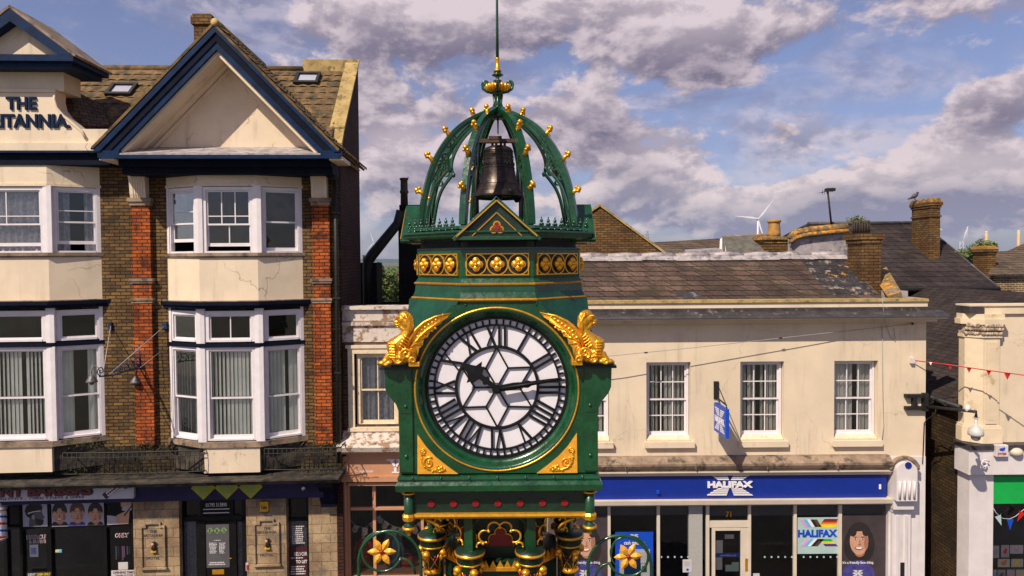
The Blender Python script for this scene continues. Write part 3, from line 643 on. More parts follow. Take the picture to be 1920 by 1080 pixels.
mb = MB(); mb.disc(TF, UD, ZD, .044, .044, -.11, .0, 20); mb.disc(TF, UD, ZD, .028, .028, -.0, .018, 16); mb.build('hand_boss', 'black', tower)
# gilded spandrels with relief scrolls
for s_ in (-1, 1):
    e = lambda px, py: ((P(px, py, YF).x - TXC - UD) * -s_ + UD, P(px, py, YF).z)
    tri = [e(783, 814), e(783, 888), e(859, 888), e(838, 873), e(818, 857), e(800, 838)]
    mb = MB(); mb.prism(TF, tri, 0, .012); o = mb.build('spandrel', 'goldp', tower)
    g = MB(); E = lambda zx, zy: e(660 + zx / 3.31, 840 + zy / 3.31)
    for (cx, cy, r0, turn, a0) in ((478, 88, 36, -1.7, 1.0), (446, 18, 20, 1.5, -1.2), (540, 130, 18, 1.6, .6)):
        c_ = E(cx, cy); g.tube([TF.pt(u, .016, z) for u, z in [((x - UD) if False else x, z) for x, z in spiral(c_, r0 * PX / 3.31, .006, a0, turn * s_, 30)]], [.009 - .004 * i / 30 for i in range(31)], 6)
    g.tube([TF.pt(*[E(zx, zy)[0], .014, E(zx, zy)[1]]) for zx, zy in ((440, 5), (432, 40), (440, 90), (468, 125), (520, 140), (585, 140))], [.006, .01, .013, .012, .010, .005], 6)
    for zx, zy, r_ in ((542, 128, .020), (530, 112, .015), (556, 118, .015), (522, 132, .014), (560, 138, .016), (575, 128, .010), (478, 88, .014), (434, 60, .012), (452, 112, .013), (500, 140, .012), (446, 16, .010)):
        u_, z_ = E(zx, zy); g.ell(TF.pt(u_, .016, z_), (r_, .012, r_), 8)
    g.build('relief_scroll', 'gold', o)
# --- winged lions
def remeshed(mb, vox, it=2):
    me = bpy.data.meshes.new('t'); me.from_pydata([tuple(v) for v in mb.v], [], mb.f); o = bpy.data.objects.new('t', me); COL.objects.link(o)
    r_ = o.modifiers.new('r', 'REMESH'); r_.mode = 'VOXEL'; r_.voxel_size = vox
    s_ = o.modifiers.new('s', 'SMOOTH'); s_.factor = .5; s_.iterations = it
    dg = bpy.context.evaluated_depsgraph_get(); dg.update(); m2 = bpy.data.meshes.new_from_object(o.evaluated_get(dg))
    out = MB(); out.sm = True; out.add([v.co.copy() for v in m2.vertices], [list(p.vertices) for p in m2.polygons])
    bpy.data.objects.remove(o); bpy.data.meshes.remove(me); bpy.data.meshes.remove(m2); return out
K = 1 / 3 * 6.25 / F
def lion(sgn):
    x0 = P(750, 680, 6.25).x if sgn < 0 else P(1109, 680, 6.25).x; zb_ = ZS + .045
    L = lambda zx, zy, d=0: Vector((x0 - sgn * (zx - 150) * K * -1 * -1 if False else x0 + (-sgn) * (zx - 150) * K, YF - .02 - .06 - d * K, zb_ + (352 - zy) * K))
    b = MB()
    def E(zx, zy, rx, rz, ry, d=0, rot=0):
        b.ell(L(zx, zy, d), (rx * K, ry * K, rz * K), 14, Matrix.Rotation(rot * sgn, 3, 'Y'))
    E(165, 92, 34, 34, 32); E(192, 108, 36, 48, 38); E(176, 68, 34, 24, 30); E(134, 106, 22, 13, 18); E(119, 104, 8, 7, 11); E(144, 82, 18, 8, 24); E(140, 133, 17, 7, 13); E(160, 124, 18, 18, 22)
    E(188, 72, 11, 14, 8, 30); E(150, 92, 5, 5, 5, 24)
    for i in range(9): a = -.8 + i * .42; E(182 + 34 * math.cos(a), 104 + 44 * math.sin(a), 13, 17, 14, 20 - abs(i - 4) * 3, .3)
    for i in range(6): E(212 - i * 3, 96 + i * 17, 12, 15, 20, 10, .5)
    b.tube([L(186, 110), L(194, 150), L(176, 190), L(140, 225), L(122, 250)], [34 * K, 30 * K, 33 * K, 42 * K, 46 * K], 14)
    for i in range(5): b.tube([L(170 - i * 12, 172 + i * 12, 20), L(186 - i * 8, 186 + i * 14, 38), L(205 - i * 6, 196 + i * 16, 34)], 5 * K, 6)
    E(115, 245, 44, 50, 50); E(128, 290, 44, 46, 44); E(165, 300, 50, 46, 46); E(205, 300, 40, 42, 46)
    for i in range(6):       # breast plates
        b.tube([L(78 + i * 2, 215 + i * 16, 10), L(92 + i * 2, 222 + i * 16, 46), L(130, 226 + i * 15, 50)], 5 * K, 6)
    b.tube([L(92, 290, 20), L(72, 318, 26), L(60, 332, 30)], [24 * K, 18 * K, 18 * K], 10); E(50, 334, 26, 15, 22, 28); E(92, 332, 24, 16, 26, 26); E(30, 338, 10, 9, 12, 28)
    for (cx, cy, r0, t, a0) in ((190, 282, 34, 1.8, 2.0), (140, 315, 22, 1.6, .4), (226, 318, 18, 1.5, 2.5), (72, 330, 16, 1.4, 0)):
        b.tube([L(x, y, 44) for x, y in spiral((cx, cy), r0, 3, a0, t, 26)], [(9 - 5 * i / 26) * K for i in range(27)], 6)
    bx_ = L(232, 340); b.box(FrD((bx_.x, YF - .08), 0), -.05, .05, -.06, .06, zb_ - .005, zb_ + .035)
    for i in range(6):      # mane locks flowing from the brow down the neck
        d_ = 12 + 6 * (i % 3); o_ = i * 8
        b.tube([L(150 + o_, 66 + i * 2, d_), L(186 + o_ * .45, 62 + i * 9, d_ + 8), L(214 - i * 2, 92 + i * 9, d_ + 8), L(222 - i * 4, 130 + i * 7, d_ + 4), L(212 - i * 6, 165 + i * 5, d_ + 2)], [5 * K, 9 * K, 10 * K, 9 * K, 4 * K], 7)
    b.tube([L(158, 78, 22), L(140, 76, 24), L(124, 90, 12)], [6 * K, 7 * K, 5 * K], 6); b.tube([L(120, 116, 10), L(140, 122, 16), L(156, 114, 20)], 4 * K, 6)
    body = remeshed(b, .0042, 1).build('winged_lion', 'gold', tower)
    w = MB(); sh = (205, 285); tip = (438, 62)
    lead = [(215, 190), (240, 150), (285, 110), (350, 78), (438, 60)]
    trail = [(418, 80), (396, 92), (384, 112), (356, 124), (340, 150), (318, 160), (306, 192), (284, 204), (276, 240), (256, 258), (248, 300), (200, 318)]
    fr = FrD((0, YF), 0)
    def W_(zx, zy, d): t_ = max(0, (zx - 200) / 238); p = L(zx, zy, 0); return Vector((p.x, YF - .035 - .05 * (1 - t_) - d * K, p.z))
    poly = lead + trail; k_ = len(poly)
    vs = [W_(x, y, -6) for x, y in poly] + [W_(x, y, 6) for x, y in poly]
    w.add(vs, [list(range(k_)), list(range(2 * k_ - 1, k_ - 1, -1))] + [(i, (i + 1) % k_, k_ + (i + 1) % k_, k_ + i) for i in range(k_)])
    w.tube([W_(x, y, 8) for x, y in [(190, 250)] + lead], [16 * K, 13 * K, 11 * K, 9 * K, 7 * K, 3 * K], 8)
    for i, (x, y) in enumerate([(418, 82), (384, 112), (340, 150), (306, 192), (276, 240), (250, 298)]):
        mx, my = (200 + x) / 2 - 4, (260 + y) / 2 - 22
        w.tube([W_(198, 262, 8), W_(mx, my, 10), W_(x, y, 6)], [8 * K, 7 * K, 4 * K], 7)
        w.tube([W_(212, 250 , 8), W_(mx + 14, my - 8, 8), W_(x - 6, y - 12, 6)], [5 * K, 4 * K, 2.5 * K], 6)
    for j in range(3):
        for i in range(9 - j): x, y = 232 + i * 20 - j * 2, 178 - i * 13.5 + j * 24; w.ell(W_(x, y, 6), (11 * K, 5 * K, 8 * K), 8)
    w.build('wing', 'gold', body)
lion(-1); lion(1)
# --- upper octagon: gilt lines, drum with quatrefoil panels
g = MB()
zl0 = ZT; zl1 = zc(532, 6.45)
oct_ring(g, [(.86, zl0 - .028), (.885, zl0 - .022), (.892, zl0 - .008), (.88, zl0 + .004), (.85, zl0 + .004)]); oct_ring(g, [(.83, zl1 - .016), (.858, zl1 - .012), (.862, zl1), (.85, zl1 + .008), (.82, zl1 + .008)]); g.build('gilt_line', 'gold', tower)
zd0, zd1 = zc(517, 6.5), zc(464, 6.5)
mb = MB(); oct_ring(mb, [(.86, zl0), (.872, zl0 + .006), (.85, zl0 + .06), (.845, zl1 - .014), (.85, zl1 - .01), (.846, zl1 + .008), (.82, zl1 + .05), (.824, zd0), (.824, zd1 - .02), (.83, zd1 - .015), (.83, zd1), (.78, zd1 + .004)]); mb.build('drum', 'green', tower)
mb = MB(); oct_ring(mb, [(.79, zd1), (.79, zc(452, 6.5)), (.80, zc(451, 6.5)), (.80, zc(440, 6.5))]); mb.build('louvre_band', 'bandblack', tower)
mb = MB()
for k in (0, 1, 7): f = octf(.79, k); mb.box(f, -.28, .28, 0, .008, zd1 + .012, zd1 + .085)
mb.build('band_plate', 'black', tower, split=1)
for k in (0, 1, 7, 2, 6):
    f = octf(.824, k); hw = .298; za, zb2 = zd0 + .004, zd1 - .055; zm = (za + zb2) / 2; hh = (zb2 - za) / 2
    mb = MB(); mb.prism(f, [(-hw + .006, za + .004), (hw - .006, za + .004), (hw - .006, zb2 - .004), (-hw + .006, zb2 - .004)], 0, .004); pn = mb.build('panel', 'bandblack', tower)
    g = MB()
    for (a, b, c, d) in ((-hw, hw, za, za + .010), (-hw, hw, zb2 - .010, zb2), (-hw, -hw + .010, za + .01, zb2 - .01), (hw - .010, hw, za + .01, zb2 - .01)): g.box(f, a, b, 0, .016, c, d)
    for i in (-1, 0, 1): g.ring(f, i * hh * 1.92, zm, hh - .012, hh - .001, .003, .015 - .001 * abs(i), 32)
    g.build('gilt_frame', 'gold', pn)
    for i in (-1, 0, 1):
        q_ = MB(); cx = i * hh * 1.92
        for a in range(4): q_.ell(f.pt(cx + .034 * math.cos(a * PI / 2), .022, zm + .034 * math.sin(a * PI / 2)), (.034, .024, .034), 12)
        for a in range(4): q_.tube([f.pt(cx + .034 * math.cos(a * PI / 2) + .030 * math.cos(t_), .030, zm + .034 * math.sin(a * PI / 2) + .030 * math.sin(t_)) for t_ in [a * PI / 2 - 1.9 + 3.8 * j / 10 for j in range(11)]], .006, 5)
        q_.ell(f.pt(cx, .045, zm), .016, 10)
        q_.build('quatrefoil', 'gold', pn)
# --- gutter cornice, cresting, gablets
zg0, zg1 = zc(448, 6.32), zc(431, 6.32)
mb = MB(); hg = zg1 - zg0
oct_ring(mb, [(.80, zg0 + .0), (.88, zg0 + .004), (.93, zg0 + .012), (.945, zg0 + .03), (.95, zg1 - .025), (.965, zg1 - .02), (.965, zg1 - .004), (.955, zg1), (.80, zg1 + .002)]); mb.build('cornice', 'green', tower)
for k in range(8):
    f = octf(.945, k)
    if k % 2 == 0:     # gablet
        hw, hh = .385, zc(370, 6.32) - zg0; zr0 = zg0 + .012
        mb = MB(); mb.prism(f, [(-hw + .05, zr0 + .01), (hw - .05, zr0 + .01), (0, zr0 + hh - .05)], -.20, .005); gb = mb.build('gablet', 'teal', tower)
        mb = MB()
        for s_ in (-1, 1):
            A = lambda u, v, z: f.pt(s_ * u, v, z)
            mb.slab([A(0, .04, zr0 + hh), A(0, -.22, zr0 + hh), A(hw + .03, -.22, zr0 - .006), A(hw + .03, .04, zr0 - .006)], .034 * s_)
        mb.box(f, -hw, hw, -.1, .028, zr0 - .02, zr0 + .012); bevel(mb.build('gablet_roof', 'green', gb), .004)
        g = MB()
        for s_ in (-1, 1):
            g.line(f, s_ * (hw - .01), zr0 + .012, 0, zr0 + hh - .040, .011, .041, .047 + .001 * s_)
            g.line(f, s_ * (hw - .155), zr0 + .018, 0, zr0 + hh - .15, .008, .0, .016)
        g.line(f, 0, 0, .01, 0, .001, -.1, -.099) if False else None
        cz = zr0 + .088
        for (du, dz) in ((0, .033), (-.030, -.012), (.030, -.012)): g.ring(f, du, cz + dz, .023, .036, .004, .018, 20)
        g.build('gilt_line', 'gold', gb)
        t_ = MB()
        for i_, (du, dz) in enumerate(((0, .033), (-.030, -.012), (.030, -.012))): t_.disc(f, du, cz + dz, .024, .024, .004, .0150 + i_ * .0008, 18)
        t_.disc(f, 0, cz, .02, .02, .004, .020, 12); t_.build('trefoil', 'red', gb)
    else:
        mb = MB()
        for i in range(8):
            u = -.335 + i * .0957
            mb.tube([f.pt(u, -.02, zg1 - .01), f.pt(u, -.02, zg1 + .06)], [.008, .005], 6)
            for (du, dz, r_) in ((-.019, .056, .0135), (.019, .056, .0135), (0, .088, .0165)): mb.ell(f.pt(u + du, -.02, zg1 + dz), (r_, r_ * .7, r_ * 1.15), 8)
            mb.ell(f.pt(u, -.02, zg1 + .116), (.006, .005, .016), 6); mb.ell(f.pt(u, -.02, zg1 + .014), (.02, .012, .010), 6)
        mb.build('cresting_finial', 'green', tower, split=6)
mb = MB(); oct_ring(mb, [(.80, zg1 - .01), (.86, zg1 + .02), (.84, zg1 + .05), (.79, zg1 + .04)]); mb.build('dome_kerb', 'green', tower)
# --- dome ribs (one at each corner of the octagon)
zs_ = lambda py: zc(py, YC)
OUT = [(.865, zs_(428)), (.848, zs_(400)), (.818, zs_(370)), (.765, zs_(335)), (.69, zs_(302)), (.60, zs_(275)), (.485, zs_(250)), (.36, zs_(232)), (.23, zs_(219)), (.13, zs_(211)), (.06, zs_(204))]
INL = [(.80, zs_(428)), (.772, zs_(400)), (.735, zs_(372)), (.68, zs_(350)), (.60, zs_(332)), (.545, zs_(322))]
INU = [(.545, zs_(322)), (.56, zs_(305)), (.53, zs_(285)), (.45, zs_(262)), (.35, zs_(244)), (.25, zs_(230)), (.14, zs_(218)), (.07, zs_(212))]
MID = [(.80, zs_(375)), (.735, zs_(345)), (.665, zs_(322)), (.60, zs_(302)), (.56, zs_(290))]
def smoothp(p, n=4):
    out = []
    for i in range(len(p) - 1):
        a = p[max(0, i - 1)]; b = p[i]; c = p[i + 1]; d = p[min(len(p) - 1, i + 2)]
        for j in range(n):
            t = j / n; out.append(tuple(.5 * ((2 * b[m]) + (-a[m] + c[m]) * t + (2 * a[m] - 5 * b[m] + 4 * c[m] - d[m]) * t * t + (-a[m] + 3 * b[m] - 3 * c[m] + d[m]) * t ** 3) for m in (0, 1)))
    return out + [p[-1]]
def strap(mb, path, w, hw, org, q, tn):      # flat bar of in-plane depth w and half breadth hw
    vs = []; fs = []
    for i, (r_, z) in enumerate(path):
        a = path[max(0, i - 1)]; b = path[min(len(path) - 1, i + 1)]; d = Vector((b[0] - a[0], b[1] - a[1])).normalized(); nn = Vector((-d.y, d.x)) * -w / 2
        for (sx, sy) in ((1, 1), (1, -1), (-1, -1), (-1, 1)):
            rr = r_ + nn.x * sx; zz = z + nn.y * sx; vs.append(org + q * rr + tn * hw * sy + Vector((0, 0, zz)))
    for i in range(len(path) - 1):
        for j in range(4): fs.append((i * 4 + j, i * 4 + (j + 1) % 4, i * 4 + 4 + (j + 1) % 4, i * 4 + 4 + j))
    fs += [(0, 1, 2, 3), tuple(len(vs) - 4 + i for i in (3, 2, 1, 0))]; mb.add(vs, fs)
rib0 = None; org = Vector((TXC, YC, 0))
for k in range(8):
    an = PI / 8 + k * PI / 4; q = Vector((math.sin(an), -math.cos(an), 0)); tn = Vector((q.y, -q.x, 0))
    mb = MB(); so_ = smoothp(OUT); strap(mb, so_, .034, .031, org, q, tn); strap(mb, [(r_ - .028, z - .012) for r_, z in so_[:-4]], .03, .024, org, q, tn)
    strap(mb, smoothp(INL), .024, .017, org, q, tn); strap(mb, smoothp(INU), .024, .017, org, q, tn); strap(mb, smoothp(MID), .014, .014, org, q, tn)
    pf = Fr((org.x, org.y), (org.x + q.x, org.y + q.y))
    for (r_, z, rr) in ((.625, zs_(318), .042), (.588, zs_(300), .036), (.645, zs_(302), .034), (.70, zs_(338), .030), (.555, zs_(277), .030), (.49, zs_(265), .022)):
        mb.ring(pf, r_, z, rr - .010, rr + .004, -.013, .013, 18)
    mb.ell(org + q * .535 + Vector((0, 0, zs_(323))), (.022, .022, .03), 8)
    rib = mb.build('dome_rib', 'green', tower)
    g = MB()
    for (r_, z, t_) in ((.845, zs_(366), .1), (.742, zs_(304), .5), (.555, zs_(257), .8), (.265, zs_(221), 1.2)):
        up = Vector((0, 0, 1)); nv = (q * math.cos(t_ * .8) + up * math.sin(t_ * .8)).normalized(); c0 = org + q * r_ + up * z - nv * .010
        g.tube([c0 - up * .035 - nv * .01, c0 + up * .0, c0 + nv * .04 + up * .015], [.016, .024, .020], 8); g.ell(c0 + nv * .058 + up * .022, .026, 10); g.ell(c0 + nv * .03 + up * .045, .018, 8)
        g.ell(c0 + nv * .052 + tn * .02, .016, 8); g.ell(c0 + nv * .052 - tn * .02, .016, 8)
    g.build('crocket', 'gold', rib, split=5)
# --- finial
tp = (TXC, YC, 0); zz = zs_
mb = MB(); mb.lathe(tp, [(.09, zz(214)), (.05, zz(206)), (.040, zz(200)), (.052, zz(196)), (.038, zz(191)), (.045, zz(186)), (.05, zz(177)), (.058, zz(175)), (.058, zz(172)), (.03, zz(170)), (.03, zz(156)), (.035, zz(153)), (.05, zz(152)), (.018, zz(149)), (.018, zz(145)), (.045, zz(143)), (.064, zz(141)), (.04, zz(138)), (.03, zz(136)), (.045, zz(135)), (.02, zz(133))], 18)
for k in range(4):
    an = PI / 2 * k; q = Vector((math.sin(an), -math.cos(an), 0))
    mb.tube([Vector((TXC, YC, 0)) + q * x + Vector((0, 0, z)) for x, z in [(.05, zz(174)), (.11, zz(172)), (.155, zz(166))] + spiral((.125, zz(158)), .040, .008, -.5, 1.4, 20)], [.016] * 3 + [.014 - .006 * i / 20 for i in range(21)], 7)
for k in range(6):
    an = k * PI / 3; mb.tube([(TXC + .05 * math.sin(an), YC - .05 * math.cos(an), zz(178)), (TXC + .038 * math.sin(an), YC - .038 * math.cos(an), zz(195)), (TXC + .075 * math.sin(an), YC - .075 * math.cos(an), zz(212))], [.014, .012, .018], 6)
fi = mb.build('finial', 'green', tower)
mb = MB()
for k in range(16):
    an = k * PI / 8; q = Vector((math.sin(an), -math.cos(an), 0)); mb.tube([Vector(tp) + q * r_ + Vector((0, 0, z)) for r_, z in ((.05, zz(173)), (.10, zz(169.5)), (.125, zz(163)), (.115, zz(159)))], [.012, .019, .020, .012], 7)
mb.lathe(tp, [(.05, zz(173)), (.11, zz(169)), (.13, zz(162)), (.10, zz(160)), (.03, zz(161))], 18)
mb.lathe(tp, [(.04, zz(134)), (.040, zz(131.5)), (.028, zz(130)), (.018, zz(118)), (.022, zz(111)), (.026, zz(109.5)), (.015, zz(109))], 16); mb.build('finial_gilding', 'gold', fi)
mb = MB(); mb.lathe(tp, [(.017, zz(110)), (.014, zz(40)), (.010, zz(-60)), (.004, zz(-120))], 12); mb.build('spike', 'green', fi)
mb = MB(); mb.lathe(tp, [(.10, zz(222)), (.09, zz(216)), (.05, zz(208))], 12); mb.tube([(TXC, YC, zz(216)), (TXC, YC, zz(252))], [.012, .006], 6); mb.build('dome_boss', 'teal', tower)
# --- bell
bell = thing('bell', 'dark bronze bell hanging inside the open dome of the green clock tower', 'bell', (TXC, YC, zz(372)))
bz = lambda z: z
mb = MB(); prof = [(.255, 368), (.272, 372), (.278, 369), (.270, 364), (.235, 354), (.205, 345), (.185, 330), (.172, 315), (.162, 300), (.158, 292), (.162, 291), (.158, 289), (.155, 282), (.14, 278), (.10, 275), (.05, 273), (.0, 272)]
mb.lathe((TXC + .0, YC, 0), [(r_, zz(y)) for r_, y in prof], 48); mb.build('bell_body', 'bronze', bell)
mb = MB()
for y, r_ in ((363, .262), (359, .25), (346, .207), (316, .173), (311, .171), (300, .163), (287, .158), (284, .157)): mb.lathe((TXC, YC, zz(y)), [(r_, -.004), (r_ + .006, 0), (r_, .004)], 48)
for i in range(26): a = 2 * PI * i / 26; mb.tube([(TXC + .170 * math.cos(a), YC + .170 * math.sin(a), zz(311)), (TXC + .172 * math.cos(a + .1), YC + .172 * math.sin(a + .1), zz(306)), (TXC + .166 * math.cos(a + .2), YC + .166 * math.sin(a + .2), zz(311))], .005, 4); mb.ell((TXC + .163 * math.cos(a), YC + .163 * math.sin(a), zz(295)), .007, 5)
mb.build('bell_band', 'bronze', bell)
mb = MB(); rust = mat('rusty_iron', (.06, .028, .018), .7, .2, .4, 12, .003, 40)
mb.box(FrD((TXC, YC), 0), -.22, .22, -.035, .035, zz(268), zz(261)); 
for dx in (-.06, -.02, .03, .07): mb.tube([(TXC + dx, YC, zz(274)), (TXC + dx, YC, zz(262))], .014, 6)
mb.box(FrD((TXC, YC), 0), -.10, .04, -.04, .04, zz(262), zz(256)); mb.build('headstock', rust, bell)
mb = MB()
for sx in (-1, 1):
    for sy in (-1, 1): mb.tube([(TXC + sx * .20, YC, zz(265)), (TXC + sx * .235, YC + sy * .05, zz(340)), (TXC + sx * .24, YC + sy * .28, zz(455))], .022, 6)
mb.tube([(TXC + .12, YC - .25, zz(360)), (TXC + .20, YC - .1, zz(378))], .03, 6)
mb.build('bell_frame', 'black', bell)
mb = MB(); mb.tube([(TXC, YC, zz(290)), (TXC, YC, zz(368))], .012, 6); mb.ell((TXC, YC, zz(371)), .04, 10); mb.build('clapper', 'iron', bell)
# --- scrolled iron hoops with gilt stars beside the tower
def hoop(pxc, pyc, s_, top, x_l, x_r, Y, flip, starc, label):
    t = thing('scroll_hoop', label, 'ironwork', (P(pxc, 1000, Y).x, Y, -.13), 'scrolled iron hoops with gilt stars beside the clock tower')
    f = FrD((0, Y), 0); C = lambda px, py: (P(px, py, Y).x, P(px, py, Y).z); sc = Y / F
    cx, cz = C((x_l + x_r) / 2, top + (x_r - x_l) / 2); r_ = (x_r - x_l) / 2 * sc
    pts = [(cx - r_, -.13), (cx - r_, cz - .4)] + arc((cx, cz), r_, PI, 0, 26) + [(cx + r_, cz - .4), (cx + r_, -.13)]
    mb = MB(); mb.tube([f.pt(u, 0, z) for u, z in pts], .016, 8); mb.build('hoop', 'green', t)
    c = C(pxc, pyc); r2 = 38 * sc
    sp_ = [(c[0] + flip * r2 * (1 if i < 24 else 1 - (i - 24) * .03) * math.cos(a), c[1] + r2 * (1 if i < 24 else 1 - (i - 24) * .03) * math.sin(a)) for i, a in enumerate([-.1 * PI - 2 * PI * j / 30 + 0 for j in range(34)])]
    tail = [(c[0] + flip * x * sc, c[1] - y * sc) for x, y in ((63, 44), (60, 30), (50, 17), (40, 14), (36, 13))]
    mb = MB(); mb.tube([f.pt(u, 0, z) for u, z in tail + sp_], [.009, .013, .015, .013, .011] + [.013] * 28 + [.010, .008, .007, .005, .004, .003], 8); mb.build('scroll', 'green', t)
    mb = MB()
    for i in range(6):
        a = PI / 3 * i + (.0 if flip > 0 else .05); d = Vector((math.cos(a), math.sin(a))); w = Vector((-d.y, d.x)); L_ = .142
        o_ = [(c[0] + d.x * l + w.x * q_, c[1] + d.y * l + w.y * q_) for l, q_ in ((.01, 0), (.055, .030), (.085, .033), (.115, .020), (L_, 0), (.115, -.020), (.085, -.033), (.055, -.030))]
        vs = [f.pt(u, .004 + .001 * i, z) for u, z in o_] + [f.pt(c[0] + d.x * .08, .026, c[1] + d.y * .08)] + [f.pt(c[0] + d.x * .08, -.02, c[1] + d.y * .08)]
        mb.add(vs, [(j, (j + 1) % 8, 8) for j in range(8)] + [((j + 1) % 8, j, 9) for j in range(8)])
    mb.build('star_petals', 'goldp', t); mb = MB(); mb.ell(f.pt(c[0], .02, c[1]), (.022, .014, .022), 12); mb.build('star_centre', 'red', t)
    mb = MB(); a_ = f.pt(cx + flip * r_, 0, 4.6); mb.tube([a_, (TXC + (-.45 if flip > 0 else .45), YC - .2, 4.6)], .014, 6); mb.build('stay', 'green', t)
hoop(716, 1034, 1, 994, 672, 790, 6.55, 1, 0, 'green iron hoop with gilt star and bright red centre, left of the clock tower')
hoop(1178, 1043, 1, 1003, 1102, 1222, 6.55, -1, 0, 'green iron hoop with gilt star before the blue cash machine, right of the clock tower')
# ================================================================ GROUND AND STREET
gf = Fr((-1, 0), (1, 0)); M['kerbstone'] = mat('kerb_stone', (.10, .09, .08), .9)
struct(MB().box(gf, -9000, 9000, -12000, 300, -1.2, -.3).build('ground', 'ground'))
struct(MB().box(gf, -80, 80, -15.2, -11.6, -.3, .0).build('pavement', 'paving'))
struct(MB().box(gf, -80, 80, -11.56, -3.4, -.3, -.13).build('road', 'asphalt'))
struct(MB().box(gf, -80, 80, -11.6, -11.45, -.3, .004).build('kerb', 'kerbstone'))
mb = MB()
for i in range(40):
    x = -400 + i * 20
hills = MB()
def ridge(Y, base, pts, name):
    vs = []; 
    k = len(pts)
    vs = [P(x, y, Y) for x, y in pts] + [Vector((P(x, y, Y).x, Y + 400, P(x, y, Y).z * .9)) for x, y in pts] + [Vector((P(x, y, Y).x, Y - 500, base)) for x, y in pts] + [Vector((P(x, y, Y).x, Y + 900, base)) for x, y in pts]
    fs = []
    for i in range(k - 1): fs += [(i, i + 1, k + i + 1, k + i), (2 * k + i, 2 * k + i + 1, i + 1, i), (k + i, k + i + 1, 3 * k + i + 1, 3 * k + i)]
    m_ = MB(); m_.add(vs, fs); return m_.build(name, 'hill')
struct(ridge(7000, -1, [(-200, 489), (100, 488), (400, 486), (600, 485), (680, 486), (720, 485.5), (760, 486), (900, 486), (1100, 487), (1400, 484), (1700, 481), (2200, 480)], 'hills'))

